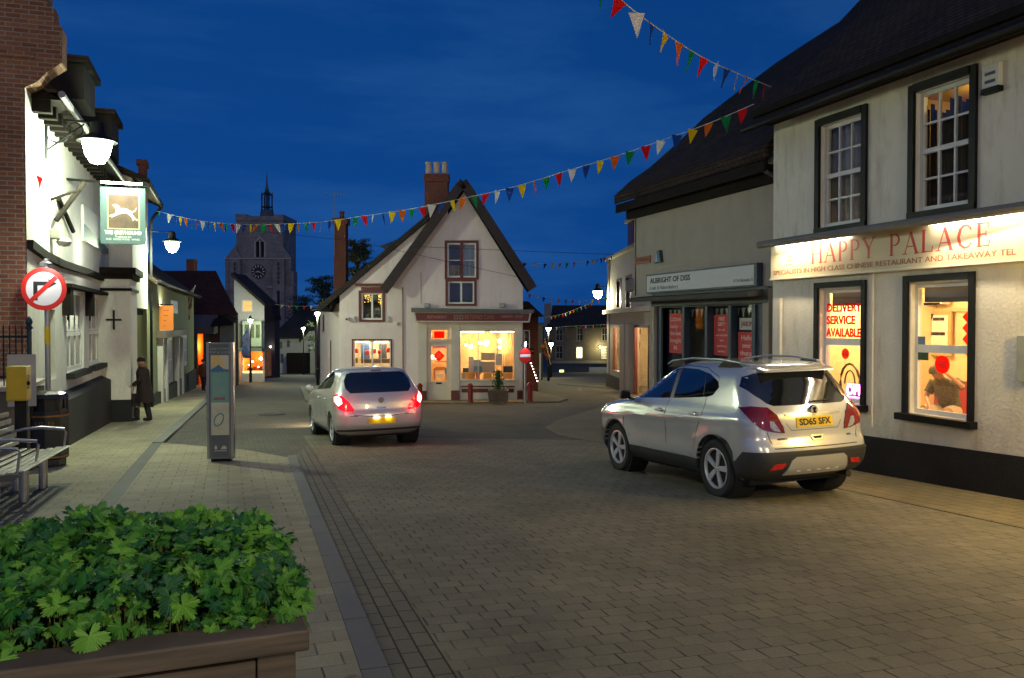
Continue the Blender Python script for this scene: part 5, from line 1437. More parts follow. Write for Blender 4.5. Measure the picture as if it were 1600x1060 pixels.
flag('pale printed flag leaning out over the olive cottage shop', 44, [(303, 449), (297, 500), (279, 497), (294, 462)], flagmat('faded_flag_print', (.45, .40, .27), (.28, .14, .06)), (286, 503), (305, 446))
flag('blue shop flag hanging beside the orange lit shop', 55, [(389, 508), (391, 560), (379, 560), (378, 530)], flagmat('blue_flag_print', (.08, .12, .30), (.18, .22, .42), 1.5), (378, 530), (390, 505))
flag('ochre patterned flag beyond the brick corner shop', 44, [(852, 531), (860, 560), (855, 564), (843, 541)], flagmat('ochre_flag_print', (.50, .32, .08), (.28, .1, .04)), (860, 570), (851, 529))

# dark red roofed house with an awning
h = CF(52)
X = lambda px: h.hit(px, 504)[0]
Y_ = lambda py: h.hit(330, py)[1]
RR = thing('red_roofed_shop', h.P(X(335), -2.4), 'shop with a big dark red tiled roof and glowing doorway', 'building', rz=-YAW)
e0, e1 = h.P(X(276), Y_(489), .4), h.P(X(372), Y_(489), .4); yv_ = Vector((-1.2, 4.6, 0)); zu = Vector((0, 0, Y_(424) - Y_(489) + .25))
MB().hexa([e0 - Vector((0, 0, .15)), e1 - Vector((0, 0, .15)), e1 + yv_ + zu - Vector((0, 0, .15)), e0 + yv_ + zu - Vector((0, 0, .15)), e0, e1, e1 + yv_ + zu, e0 + yv_ + zu]).build('roof', REDTILE, RR)
c0 = h.P(X(371), 0, 0); cU = lambda v, z_: Vector((v.x, v.y, z_))
mb = MB(); mb.poly([cU(c0, -4), cU(c0 + yv_ * 1.9, -4), cU(c0 + yv_ * 1.9, Y_(489)), cU(c0 + yv_, Y_(426)), cU(c0, Y_(489))]); mb.build('gable_wall', GRENDER, RR)
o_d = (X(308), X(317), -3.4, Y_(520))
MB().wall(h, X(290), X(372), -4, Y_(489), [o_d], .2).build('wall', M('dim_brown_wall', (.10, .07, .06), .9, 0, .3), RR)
MB().ext([h.P(X(303), Y_(482), .003), h.P(X(303), Y_(520), .003), h.P(X(301), Y_(522), 1.0), h.P(X(304), Y_(508), 1.0)], RGT * (X(346) - X(305))).build('awning', M('dark_grey_awning', (.06, .055, .07), .8, 0, .2), RR)
MB().fbox(h, X(331), X(345), -4, Y_(521), .003, .08).build('maroon_door', M('dark_maroon', (.06, .012, .015), .6), RR)
MB().fbox(h, X(319), X(329), -3.2, Y_(522), .003, .06).build('shop_window', M('dim_shop_glass', (.07, .055, .04), .3, 0, .4, 2), RR)
MB().fbox(h, X(346), X(368), -4, Y_(505), .003, .3).build('grey_bay', M('grey_bay_paint', (.16, .15, .16), .8), RR)
MB().ext([h.P(X(340), Y_(490), .0), h.P(X(372), Y_(500), .0), h.P(X(374), Y_(507), 1.2), h.P(X(340), Y_(511), 1.2)], (0, 0, .1)).build('canopy', DWOOD, RR)
room(RR, h, o_d[0] - .2, o_d[1] + .2, -3.4, Y_(519), 1.8, M('orange_hall', (.7, .25, .06), .8), 'room', -.2)
MB().lathe(h.P(X(312.5), Y_(545), -.8), [(0, -.12), (.1, 0), (0, .12)], 8).build('hall_lamp', E('orange_bulb', (1, .42, .1), 30), RR)
add_light('POINT', h.P(X(312.5), Y_(540), -.5), 45, (1, .36, .08), .1, name='hall_light')
q = CF(58); c = q.rect(291, 405, 307, 428)
ch = MB().fbox(q, c[0], c[1] - .2, c[2], c[3], -.7, 0).build('chimney', BRICKD, RR)

# white gabled shop with a bay window
h = CF(60)
X = lambda px: h.hit(px, 504)[0]
Y_ = lambda py: h.hit(390, py)[1]
WG = thing('white_gabled_shop', h.P(X(393), -3), 'white gabled house with a lamplight-tinted bay window above an orange lit shop', 'building', rz=-YAW)
ow = (X(377.5), X(395), Y_(488), Y_(469)); sw_ = (X(379), X(410), Y_(583), Y_(549))
cl = (h.P(X(369), Y_(437)), (RGT * (Y_(437) - Y_(478)) + Vector((0, 0, 1)) * (X(415) - X(369))))
MB().wall(h, X(366), X(413), -4.6, Y_(430), [ow, sw_], .2).build('wall', M('dusk_tinted_white_render', (.5, .48, .5), .85, 0, .1), WG, clips=[cl])  # lavender cast of the dusk light is mixed into the wall colour
MB().prism(h, [(X(364), Y_(432)), (X(417), Y_(480)), (X(417), Y_(475)), (X(364), Y_(426.5))], -3, .4).build('roof', TILESX, WG)
window(WG, h, ow, WHITEP, 1, 2, M('peach_window', (.6, .3, .1), .5, emit=(1, .35, .1), estr=.45), -.1, .1, .06)
bay = MB(); b0_, b1_ = (X(384), X(413)), (Y_(541), Y_(503))
bay.fbox(h, b0_[0], b0_[1], b1_[0], b1_[0] + .6, .003, .7); bay.fbox(h, b0_[0], b0_[1], b1_[1] - .2, b1_[1] + .05, .003, .75)
for k in range(4):
    x = b0_[0] + (b0_[1] - b0_[0] - .12) * k / 3; bay.fbox(h, x, x + .12, b1_[0] + .6, b1_[1] - .2, .5, .7)
b_ = bay.build('bay_window', M('greenish_lamplit_paint', (.42, .5, .38), .6, 0, .08), WG)  # greenish lamplight on the bay is put into its paint colour
MB().fbox(h, b0_[0], b0_[1], b1_[0] + .6, b1_[1] - .2, .45, .5).build('bay_pane', M('leafy_bay_pane', (.14, .17, .10), .4, 0, .9, 6), b_)
MB().fbox(h, X(378), X(414), Y_(549), Y_(543), .003, .8).build('shop_fascia', M('teal_fascia', (.12, .18, .16), .6), WG)
room(WG, h, sw_[0] - .05, sw_[1] + .05, sw_[2] - .3, sw_[3] + .1, 2, M('orange_shop_inside', (.65, .22, .07), .8, 0, .6, 2), 'room', -.2)
MB().fbox(h, sw_[0], sw_[1], sw_[2], sw_[2] + .12, -.4, .02).build('shop_sill', E('sill_lights', (1, .5, .15), 1.5), WG)
mb = MB()
for px, py, s_ in ((404, 561, .13), (391, 566, .07), (400, 574, .04), (385, 571, .04)): mb.lathe(h.P(X(px), Y_(py), -.5), [(0, -s_), (s_, 0), (0, s_)], 10)
mb.build('shop_bulb', E('orange_bulb2', (1, .5, .15), 40), WG)
mb = MB()
for k in range(16):
    x = random.uniform(sw_[0] + .1, sw_[1] - .2); mb.fbox(h, x, x + random.uniform(.05, .18), sw_[2] + .12, sw_[2] + random.uniform(.25, .6), -.6, -.5)
mb.build('shop_stock', M('dark_red_stock', (.12, .03, .02), .8, 0, .8, 6), WG)
add_light('POINT', h.P(X(402), Y_(557), -.9), 70, (1, .38, .1), .1, name='shop_light')
MB().fbox(h, X(366), X(379), -4.6, Y_(506), .3, .8).build('porch', M('grey_porch', (.2, .2, .19), .8), WG)

# dark narrow shops wedged between the bay-windowed house and the cottage
h = CF(72)
X = lambda px: h.hit(px, 504)[0]
Y_ = lambda py: h.hit(420, py)[1]
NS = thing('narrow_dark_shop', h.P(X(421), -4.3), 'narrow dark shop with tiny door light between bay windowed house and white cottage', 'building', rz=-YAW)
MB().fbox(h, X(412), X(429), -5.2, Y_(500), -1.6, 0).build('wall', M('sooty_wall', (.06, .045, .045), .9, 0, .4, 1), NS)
MB().prism(h, [(X(410), Y_(500)), (X(431), Y_(500)), (X(426), Y_(480)), (X(410), Y_(470))], -1.8, .3).build('roof', TILESX, NS)
MB().fbox(h, X(414), X(420), Y_(575), Y_(552), .003, .06).build('shop_window', M('dim_lit_shop_glass', (.2, .15, .1), .3, 0, .5, 2, emit=(1, .6, .3), estr=.12), NS)
MB().fbox(h, X(422), X(427), -5, Y_(548), .003, .06).build('door', M('dark_maroon', (.06, .012, .015), .6), NS)
MB().lathe(h.P(X(424), Y_(542), .3), [(0, -.08), (.09, 0), (0, .08)], 8).build('door_light', E('cool_door_light', (.9, 1, .95), 14), NS)

# low white cottage by the church
h = CF(93)
X = lambda px: h.hit(px, 504)[0]
Y_ = lambda py: h.hit(470, py)[1]
LC = thing('low_white_cottage', h.P(X(468), -5.6), 'low white cottage with dark roof at the foot of the church', 'building', rz=-YAW)
lcw = [h.rect(437, 534, 441, 545), h.rect(448, 532, 453, 543), h.rect(438, 553, 443, 568), h.rect(447, 554, 453, 572)]
MB().wall(h, X(427), X(473), -6.4, Y_(528), lcw, .15).build('wall', M('cottage_white', (.48, .46, .38), .85, 0, .08), LC)
for w in lcw: window(LC, h, w, M('dull_white_paint', (.2, .2, .2), .6), 2, 2, DGLASS, -.1, .08, .05)
MB().prism(h, [(X(473), -6.4), (X(498), -6.4), (X(498), Y_(518)), (X(487), Y_(517)), (X(473), Y_(532))], -5, .8).build('gable_wing', M('cottage_white', (.48, .46, .38), .85), LC)
MB().ext([h.P(X(424), Y_(529), .6), h.P(X(424), Y_(527.5), .6), h.P(X(448), Y_(480), -6), h.P(X(448), Y_(482), -6)], RGT * (X(488) - X(428))).build('roof', TILESX, LC)
MB().prism(h, [(X(472), Y_(534)), (X(489), Y_(515)), (X(500), Y_(520)), (X(500), Y_(517)), (X(489), Y_(510)), (X(470), Y_(531))], -4, 1.0).build('gable_roof', TILESX, LC)
MB().fbox(h, X(455), X(487), -6.3, Y_(551), .81, 2.0).build('dark_porch', DWOOD, LC)
q = Fr(h.P(X(487), 0, -40), (0, -1))

# dark house closing the street right of the cottage, in front of the trees
h = CF(74)
X = lambda px: h.hit(px, 504)[0]
Y_ = lambda py: h.hit(500, py)[1]
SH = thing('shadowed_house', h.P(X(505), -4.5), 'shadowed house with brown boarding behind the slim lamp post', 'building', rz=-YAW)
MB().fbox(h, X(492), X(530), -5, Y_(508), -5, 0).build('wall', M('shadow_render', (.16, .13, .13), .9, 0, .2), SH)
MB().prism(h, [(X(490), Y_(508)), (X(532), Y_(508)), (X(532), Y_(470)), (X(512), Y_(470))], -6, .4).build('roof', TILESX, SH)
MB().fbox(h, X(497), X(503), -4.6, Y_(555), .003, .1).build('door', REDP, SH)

# ============================================================ the church tower
h = CF(118)
S_ = 118 / FPX
X = lambda px: h.hit(px, 504)[0]
Y_ = lambda py: h.hit(405, py)[1]
CH = thing('church_tower', h.P(X(408), -5.7), 'stone church tower with clock, buttresses and a slender lantern spire', 'church', rz=-YAW)
bw_ = (X(394.5), X(419), 0, 0)
mb = MB()
mb.wall(h, X(370), X(443), -7, Y_(338), [(X(400.5), X(406), Y_(402), Y_(378)), (X(408), X(413.5), Y_(402), Y_(378))], .5)
mb.fbox(h, X(370), X(443), -7, Y_(338), -7, -.6)
mb.build('tower', FLINT, CH)
mb = MB()
for px in (403.2, 410.8): mb.prism(h, [(X(px - 2.7), Y_(402)), (X(px + 2.7), Y_(402)), (X(px + 2.7), Y_(380)), (X(px), Y_(374)), (X(px - 2.7), Y_(380))], -.45, -.4)
mb.build('belfry_louvre', DARKI, CH)
mb = MB(); mb.prism(h, [(X(398), Y_(403)), (X(400.4), Y_(403)), (X(400.4), Y_(379)), (X(398), Y_(379))], .0, .12); mb.prism(h, [(X(413.6), Y_(403)), (X(416), Y_(403)), (X(416), Y_(379)), (X(413.6), Y_(379))], .0, .12)
mb.prism(h, [(X(398), Y_(379)), (X(400.4), Y_(379)), (X(407), Y_(373)), (X(413.6), Y_(379)), (X(416), Y_(379)), (X(407), Y_(370))], .0, .12); mb.fbox(h, X(406.2), X(407.8), Y_(402), Y_(376), -.2, .1)
mb.build('belfry_surround', STONE, CH)
# parapet with raised corners
mb = MB()
for (a_, b_, t_) in ((369, 386, 335), (386, 429, 339), (429, 444, 335.5)): mb.fbox(h, X(a_), X(b_), Y_(345), Y_(t_), -7.2, .12)
mb.build('parapet', FLINT, CH)
# stage below the belfry with sloping shoulders and big buttresses
mb = MB()
mb.prism(h, [(X(354.5), -7), (X(457), -7), (X(457), Y_(405)), (X(354.5), Y_(405))], .02, .6)
mb.prism(h, [(X(354.5), Y_(404.9)), (X(370), Y_(404.9)), (X(379), Y_(404.9)), (X(370.2), Y_(384))], .02, .55)
mb.prism(h, [(X(434), Y_(404.9)), (X(457), Y_(404.9)), (X(442.8), Y_(384))], .02, .55)
mb.build('shoulder', FLINT, CH)
mb = MB(); mb.fbox(h, X(354), X(458), Y_(405.5), Y_(404), .6, .75); mb.fbox(h, X(420), X(458), Y_(450), Y_(448), .6, .8); mb.fbox(h, X(458), X(463), Y_(447), Y_(445), .3, .8)
mb.build('string_course', STONE, CH)
mb = MB(); mb.fbox(h, X(365), X(381), -7, Y_(406), .6, 1.5); mb.build('buttress', FLINT, CH)
mb = MB(); mb.fbox(h, X(431), X(449), -7, Y_(406), .6, 1.5); mb.build('buttress', FLINT, CH)
mb = MB(); mb.fbox(h, X(457), X(462), -7, Y_(425), -1, .9); mb.fbox(h, X(449), X(461), -7, Y_(448), -1, 1.0); mb.fbox(h, X(461), X(468), -7, Y_(520), -1, 1.0); mb.build('buttress', FLINT, CH)
mb = MB()
for px in (373, 440):
    for k in range(5): mb.prism(h, [(X(px - 2.5), Y_(414 + k * 7)), (X(px), Y_(410 + k * 7)), (X(px + 2.5), Y_(414 + k * 7)), (X(px), Y_(418 + k * 7))], 1.5, 1.53)
mb.build('flushwork', M('dark_flint_panel', (.08, .075, .07), .8), CH)
MB().fbox(h, X(438), X(442), Y_(490), Y_(455), 1.5, 1.54).build('slit_window', DARKI, CH)
# clock
cx, cz = h.hit(406, 425); rad = 11 * S_
ck = disc(h, cx, cz, rad, M('clock_black', (.03, .028, .03), .6), CH, 'clock', .62, .1, 32)
mb = MB()
for k in range(12):
    t_ = k * math.pi / 6; u_ = (math.sin(t_), math.cos(t_)); v_ = (u_[1], -u_[0])
    mb.prism(h, [(cx + u_[0] * rad * q + v_[0] * s_, cz + u_[1] * rad * q + v_[1] * s_) for q, s_ in ((.62, -.07), (.9, -.07), (.9, .07), (.62, .07))], .72, .74)
mb.build('clock_numerals', M('dull_gilt', (.8, .68, .5), .5), ck)
mb = MB()
for t_, ln, w0 in ((2.0, .75, .06), (4.45, .5, .08)):
    u_ = (math.sin(t_), math.cos(t_)); v_ = (u_[1], -u_[0])
    mb.prism(h, [(cx + v_[0] * -w0, cz + v_[1] * -w0), (cx + u_[0] * rad * ln, cz + u_[1] * rad * ln), (cx + v_[0] * w0, cz + v_[1] * w0)], .75, .78)
mb.build('clock_hands', M('gilt_hands', (.9, .8, .6), .4), ck)
# open lantern and spike
c = h.P(X(407), 0, -3.5)
mb = MB(); q0 = X(421) - X(407); mb.lathe((c.x, c.y, 0), [(q0, Y_(338.5)), (q0 * .75, Y_(331)), (q0 * .72, Y_(326)), (q0 * .66, Y_(323)), (0, Y_(322))], 8); mb.build('lantern_base', LEAD, CH)
mb = MB()
for k in range(8):
    t_ = k * math.pi / 4 + .39; x, y = c.x + q0 * .62 * math.cos(t_), c.y + q0 * .62 * math.sin(t_)
    mb.tube([(x, y, Y_(324)), (x, y, Y_(300)), (c.x + q0 * .3 * math.cos(t_), c.y + q0 * .3 * math.sin(t_), Y_(296)), (c.x, c.y, Y_(291))], .11, 5)
    mb.tube([(x, y, Y_(302)), (x, y, Y_(294))], [.1, .02], 4)
mb.tube([(c.x, c.y, Y_(324)), (c.x, c.y, Y_(290))], .14, 6)
mb.lathe((c.x, c.y, 0), [(q0 * .66, Y_(319)), (q0 * .66, Y_(318)), (0, Y_(318))], 8)
mb.build('lantern', M('dark_lantern_wood', (.05, .05, .05), .7), CH)
mb = MB(); mb.tube([(c.x, c.y, Y_(294)), (c.x, c.y, Y_(280)), (c.x, c.y, Y_(262))], [.3, .12, .03], 6); mb.lathe((c.x, c.y, Y_(291)), [(0, -.1), (.35, 0), (0, .3)], 8); mb.build('spike', LEAD, CH)

# ------------------------------------------------------------ trees against the sky


def tree(label, px, py_base, z, px_w, py_top, py_bot, dens, seed, cat_='tree', flat=False, name='cedar_tree'):
    fr = CF(z); rnd = random.Random(seed)
    cx, zt = fr.hit(px, py_top); _, zb2 = fr.hit(px, py_bot); W = px_w * z / FPX / 2
    b = fr.P(cx, 0); g0 = gz(b.x, b.y)
    t = thing(name, (b.x, b.y, g0), label, cat_, 'trees against the dusk sky')
    mb = MB(); H = zt - g0
    mb.tube([(b.x, b.y, g0 - .2), (b.x + .1, b.y, g0 + H * .5), (b.x - .05, b.y, g0 + H * .95)], [.35, .22, .05], 8)
    boughs = []
    for k in range(34):
        hh = rnd.uniform(zb2, zt - .4); an = rnd.uniform(0, 6.283); fr_ = (hh - zb2) / (zt - zb2)
        L = W * (1 - .55 * fr_) * rnd.uniform(.65, 1.1)
        e = Vector((b.x + L * math.cos(an), b.y + L * math.sin(an), hh + rnd.uniform(-.2, .5)))
        mb.tube([(b.x, b.y, hh - .3), (Vector((b.x, b.y, hh)) + e) / 2 + Vector((0, 0, .1)), e], [.09, .05, .015], 5)
        boughs.append((Vector((b.x, b.y, hh)), e))
    mb.build('trunk', M('tree_bark', (.05, .035, .025), .9), t)
    lf = MB()
    for s_, e in boughs:
        for k in range(dens):
            u_ = rnd.uniform(.25, 1.08); sp = W * .16
            p = s_.lerp(e, u_) + Vector((rnd.gauss(0, sp), rnd.gauss(0, sp), rnd.gauss(0, sp * (.35 if flat else .55))))
            s1_ = rnd.uniform(.08, .2) * z / 60
            d1 = Vector((rnd.uniform(-1, 1), rnd.uniform(-1, 1), rnd.uniform(-.4, .4))).normalized() * s1_; d2 = Vector((rnd.uniform(-1, 1), rnd.uniform(-1, 1), rnd.uniform(-1, 1))).normalized() * s1_ * .8
            lf.poly([p, p + d1, p + d1 * .5 + d2])
    lf.build('crown', M('dark_conifer_leaf', (.04, .055, .03), .9, 0, .5, 1.5), t, merge=False, recalc=False)
    return t


tree('dark conifer rising behind the roof of the gabled shop', 558, 520, 52, 50, 370, 440, 150, 3, flat=True)
tree('dark layered conifer behind the shadowed house', 503, 520, 86, 66, 430, 545, 210, 5, flat=True)
tree('dark bushy tree between the church and the shadowed house', 478, 540, 104, 70, 462, 560, 260, 8, name='bushy_tree')
# ============================================================ vehicles


def hermite(tab):
    tab = sorted(tab); xs = [t[0] for t in tab]; ys = [t[1] for t in tab]; n = len(xs)
    dl = [(ys[i + 1] - ys[i]) / (xs[i + 1] - xs[i]) for i in range(n - 1)]
    m = [dl[0]] + [0 if dl[i - 1] * dl[i] <= 0 else 2 * dl[i - 1] * dl[i] / (dl[i - 1] + dl[i]) for i in range(1, n - 1)] + [dl[-1]]

    def fn(x):
        if x <= xs[0]: return ys[0]
        if x >= xs[-1]: return ys[-1]
        for i in range(n - 1):
            if x <= xs[i + 1]: break
        h_ = xs[i + 1] - xs[i]; t = (x - xs[i]) / h_
        return (2 * t**3 - 3 * t**2 + 1) * ys[i] + (t**3 - 2 * t**2 + t) * h_ * m[i] + (-2 * t**3 + 3 * t**2) * ys[i + 1] + (t**3 - t**2) * h_ * m[i + 1]
    return fn


def car(label, loc, rz, cfg, group=None, pitch=-.04, roll=-.0):
    t = thing('parked_car' if cfg['kind'] == 'suv' else 'hatchback_car', loc, label, 'car', group, rot=(pitch, roll, rz))
    yr, yf, w = hermite(cfg['rear']), hermite(cfg['front']), hermite(cfg['w'])
    z0, z1 = cfg['z0'], cfg['z1']
    levels = [z0 + (cfg['zb'] - z0) * i / 22 for i in range(22)] + [cfg['zb'] + (z1 - cfg['zb']) * (1 - (1 - i / 26) ** 1.8) for i in range(27)]
    rcx, rcy, fcx, fcy = cfg['rc']
    wh = cfg['wheels']; R_ = cfg['R']
    bm = bmesh.new(); rings = []
    for z in levels:
        a, b, hw = yr(z), yf(z), max(w(z), .004)
        k = min(1, (b - a) / 2.2)
        green = max(0, min(1, (z - cfg['zb']) / .3))
        rx, ry = min(rcx, hw * .92), rcy * k
        fx, fy = min(fcx, hw * .95), min(fcy * k, (b - a) * .3)
        half = []
        cr_ = cfg['crown'] * k
        for i in range(7):
            x = (hw - rx) * i / 6; half.append((x, a + cr_ * (x / hw) ** 2))
        ya = a + cr_ * ((hw - rx) / hw) ** 2
        for i in range(1, 10):
            q = math.pi / 2 * i / 9; half.append((hw - rx + rx * math.sin(q), ya + ry * (1 - math.cos(q))))
        for i in range(1, 33):
            y = ya + ry + (b - fy - ya - ry) * i / 32; u_ = i / 32
            x = hw * (1 + .012 * math.sin(math.pi * u_) - green * .05 * u_)
            half.append((x, y))
        xe = half[-1][0]
        for i in range(1, 9):
            q = math.pi / 2 * i / 8; half.append((xe - fx + fx * math.cos(q), b - fy + fy * math.sin(q)))
        for i in range(1, 6): half.append(((xe - fx) * (1 - i / 5), b + .04 * k * i / 5))
        ring = []
        for x, y in half:
            if x > .55:   # wheel arch flares and shoulder line
                for wy in wh:
                    d_ = math.hypot(y - wy, z - R_); x += cfg['flare'] * math.exp(-((d_ - R_ * 1.15) / .13) ** 2) if z < cfg['zb'] else 0
                x += cfg['shoulder'] * math.exp(-((z - (cfg['zsh'] - .035 * (y - wh[0]))) / .034) ** 2) - cfg['scoop'] * math.exp(-((z - cfg['zsh'] + .27) / .13) ** 2) * (1 if wh[0] + .5 < y < wh[1] - .4 else .15)
            ring.append((x, y))
        full = ring + [(-x, y) for x, y in ring[1:-1][::-1]]
        rings.append([bm.verts.new((x, y, z)) for x, y in full])
    N = len(rings[0])
    for i in range(len(rings) - 1):
        for j in range(N):
            bm.faces.new((rings[i][j], rings[i][(j + 1) % N], rings[i + 1][(j + 1) % N], rings[i + 1][j]))
    bm.faces.new(rings[0][::-1]); bm.faces.new(rings[-1])
    bmesh.ops.recalc_face_normals(bm, faces=bm.faces)
    for f_ in bm.faces:
        if f_.calc_center_median().z > z1 - 1e-4 and f_.normal.z < 0: bmesh.ops.reverse_faces(bm, faces=bm.faces[:]); break
    bvh = BVHTree.FromBMesh(bm)
    me = bpy.data.meshes.new('body'); bm.to_mesh(me)
    tmp = bpy.data.objects.new('tmp', me); COL.objects.link(tmp)
    cut = []
    for wy in wh:
        for sx in (-1, 1):
            c = MB().lathe((sx * (w(R_) + .2), wy, R_ + cfg.get('arch_up', .0)), [(R_ + cfg['gap'], -.52 if sx > 0 else .52), (R_ + cfg['gap'], .1 * sx)], 40, 'x')
            o = c.build('cut', None, None); cut.append(o)
            m_ = tmp.modifiers.new('b', 'BOOLEAN'); m_.object = o; m_.operation = 'DIFFERENCE'; m_.solver = 'EXACT'
    dg = bpy.context.evaluated_depsgraph_get(); dg.update()
    me2 = bpy.data.meshes.new_from_object(tmp.evaluated_get(dg))
    for o in cut + [tmp]: bpy.data.objects.remove(o)
    bm.free(); bm = bmesh.new(); bm.from_mesh(me2)
    clad = cfg.get('clad')
    if clad:
        for zz in (clad[0], clad[1]):
            bmesh.ops.bisect_plane(bm, geom=bm.verts[:] + bm.edges[:] + bm.faces[:], plane_co=(0, 0, zz), plane_no=(0, 0, 1))
        bmesh.ops.bisect_plane(bm, geom=bm.verts[:] + bm.edges[:] + bm.faces[:], plane_co=(0, clad[2], clad[1]), plane_no=(0, 1, 1.1))
        lo = []
        for f_ in bm.faces:
            c = f_.calc_center_median()
            if c.z < clad[0] or (c.z < clad[1] and (c.y - clad[2]) + 1.1 * (c.z - clad[1]) < 0) or (c.z < clad[1] and c.y > wh[1] + .45): lo.append(f_)
        b2 = bm.copy(); idx = {f_.index for f_ in lo}
        bm.faces.index_update()
        idx = {f_.index for f_ in lo}; b2.faces.ensure_lookup_table()
        bmesh.ops.delete(b2, geom=[f_ for k_, f_ in enumerate(b2.faces) if k_ not in idx], context='FACES')
        bmesh.ops.delete(bm, geom=lo, context='FACES')
        for v in b2.verts:
            if abs(v.co.x) > .5 or v.co.y < .3: v.co += Vector((.006 * (1 if v.co.x > 0 else -1), -.006 if v.co.y < .3 else 0, 0))
        finish(b2, 'lower_cladding', cfg['clad_mat'], t, False, True)
    body = finish(bm, 'body', cfg['paint'], t, False, True)

    def patch(name, poly, mat, parent=None, view='rear', off=.004, mirror=False, grid=.05, thick=.012, holes=None):
        """lay a polygon on the body from outside: rear (x,z), side (y,z) or a three-quarter view"""
        if view == 'rear': o0, rt, dr = Vector((0, -3, 0)), Vector((1, 0, 0)), Vector((0, 1, 0))
        elif view == 'left': o0, rt, dr = Vector((-3, 0, 0)), Vector((0, 1, 0)), Vector((1, 0, 0))
        elif view == 'front': o0, rt, dr = Vector((0, 9, 0)), Vector((1, 0, 0)), Vector((0, -1, 0))
        elif view == 'top': o0, rt, dr = Vector((0, 0, 4)), Vector((1, 0, 0)), Vector((0, 0, -1))
        else:
            dr = Vector((.75, .66, 0)).normalized(); rt = Vector((dr.y, -dr.x, 0)); o0 = Vector((-.88, .1, 0)) - dr * 3
        up = Vector((0, 0, 1)) if view != 'top' else Vector((0, 1, 0))
        b = bmesh.new(); b.faces.new([b.verts.new((p[0], p[1], 0)) for p in poly])
        xs = [p[0] for p in poly]; ys = [p[1] for p in poly]
        for ax, (lo_, hi_) in ((0, (min(xs), max(xs))), (1, (min(ys), max(ys)))):
            k = lo_ + grid
            while k < hi_ - grid * .3:
                no = (1, 0, 0) if ax == 0 else (0, 1, 0); co = (k, 0, 0) if ax == 0 else (0, k, 0)
                bmesh.ops.bisect_plane(b, geom=b.verts[:] + b.edges[:] + b.faces[:], plane_co=co, plane_no=no); k += grid
        bmesh.ops.triangulate(b, faces=b.faces[:])
        last = None; nrm = {}
        for v in sorted(b.verts, key=lambda q: q.co.x):
            s_ = o0 + rt * v.co.x + up * v.co.y
            hit = bvh.ray_cast(s_, dr)
            if hit[0] is None:
                hit = bvh.find_nearest(s_ + dr * (3 if last is None else last))
                p, n_ = hit[0], hit[1]
            else:
                p, n_ = hit[0], hit[1]; last = hit[3]
            if n_.dot(dr) > 0: n_ = -n_
            nrm[v] = n_.copy(); v.co = p + n_ * off
        bd = [e for e in b.edges if len(e.link_faces) == 1]
        r_ = bmesh.ops.extrude_edge_only(b, edges=bd)
        for v in r_['geom']:
            if isinstance(v, bmesh.types.BMVert):
                n_ = (bvh.find_nearest(v.co)[1]); v.co -= n_ * thick if n_.dot(dr) < 0 else -n_ * thick
        bmesh.ops.recalc_face_normals(b, faces=b.faces)
        pr = parent or t
        b2 = b.copy() if mirror else None
        o = finish(b, name, mat, pr, False, True)
        if mirror:
            for v in b2.verts: v.co.x *= -1
            bmesh.ops.reverse_faces(b2, faces=b2.faces[:])
            finish(b2, name, mat, pr, False, True)
        return o

    def seam(pts, view='left', wd_=.007, mirror=True, mat=None, name='panel_gap'):
        for (a0, a1), (b0, b1) in zip(pts[:-1], pts[1:]):
            L = math.hypot(b0 - a0, b1 - a1) or 1; nx, ny = -(b1 - a1) / L * wd_ / 2, (b0 - a0) / L * wd_ / 2
            ex, ey = (b0 - a0) / L * wd_ * .4, (b1 - a1) / L * wd_ * .4
            yield [(a0 + nx - ex, a1 + ny - ey), (b0 + nx + ex, b1 + ny + ey), (b0 - nx + ex, b1 - ny + ey), (a0 - nx - ex, a1 - ny - ey)]

    def seams(pts, view='left', wd_=.007, mirror=True):
        for q in seam(pts, view, wd_, mirror): patch('panel_gap', q, SEAM, body, view, .0012, mirror, .12, .004)

    # wheels
    for wy in wh:
        for sx in (-1, 1):
            xo = sx * cfg['track']; tw = cfg['tw']; zc_ = R_
            ty = MB().lathe((xo, wy, zc_), [(R_ * .70, -tw * .46 * sx), (R_ * .80, -tw * .5 * sx), (R_ * .93, -tw * .5 * sx), (R_ * .985, -tw * .42 * sx), (R_, -tw * .25 * sx), (R_, tw * .25 * sx), (R_ * .985, tw * .42 * sx), (R_ * .93, tw * .5 * sx), (R_ * .80, tw * .5 * sx), (R_ * .70, tw * .44 * sx), (R_ * .68, tw * .3 * sx), (R_ * .66, 0), (R_ * .68, -tw * .3 * sx)], 40, 'x', close=True).build('wheel', TYRE, t, False, True)
            rm = MB(); rr = R_ * .70
            rm.lathe((xo, wy, zc_), [(rr, tw * .47 * sx), (rr * .94, tw * .48 * sx), (rr * .90, tw * .40 * sx), (rr * .88, -tw * .3 * sx), (rr * .93, -tw * .3 * sx), (rr * .97, tw * .3 * sx)], 36, 'x', close=True)
            rm.lathe((xo, wy, zc_), [(0, tw * .40 * sx), (rr * .13, tw * .40 * sx), (rr * .2, tw * .34 * sx), (rr * .2, tw * .2 * sx), (0, tw * .2 * sx)], 16, 'x')
            for k in range(5):
                an = math.pi / 2 + k * 2 * math.pi / 5 + cfg.get('spin', 0)
                u_ = Vector((0, math.cos(an), math.sin(an))); v_ = Vector((0, -math.sin(an), math.cos(an))); cc = Vector((xo, wy, zc_)); ex = Vector((sx, 0, 0))
                p8 = []
                for dep in (.12, .42):
                    for q, hw_, dz_ in ((.12, .10, -.02), (.93, .155, .0)):
                        for s_ in (-1, 1): p8.append(cc + u_ * rr * q + v_ * s_ * rr * hw_ + ex * tw * (dep + dz_))
                rm.hexa([p8[0], p8[1], p8[3], p8[2], p8[4], p8[5], p8[7], p8[6]])
            rim = rm.build('rim', ALLOY, ty, False, True)
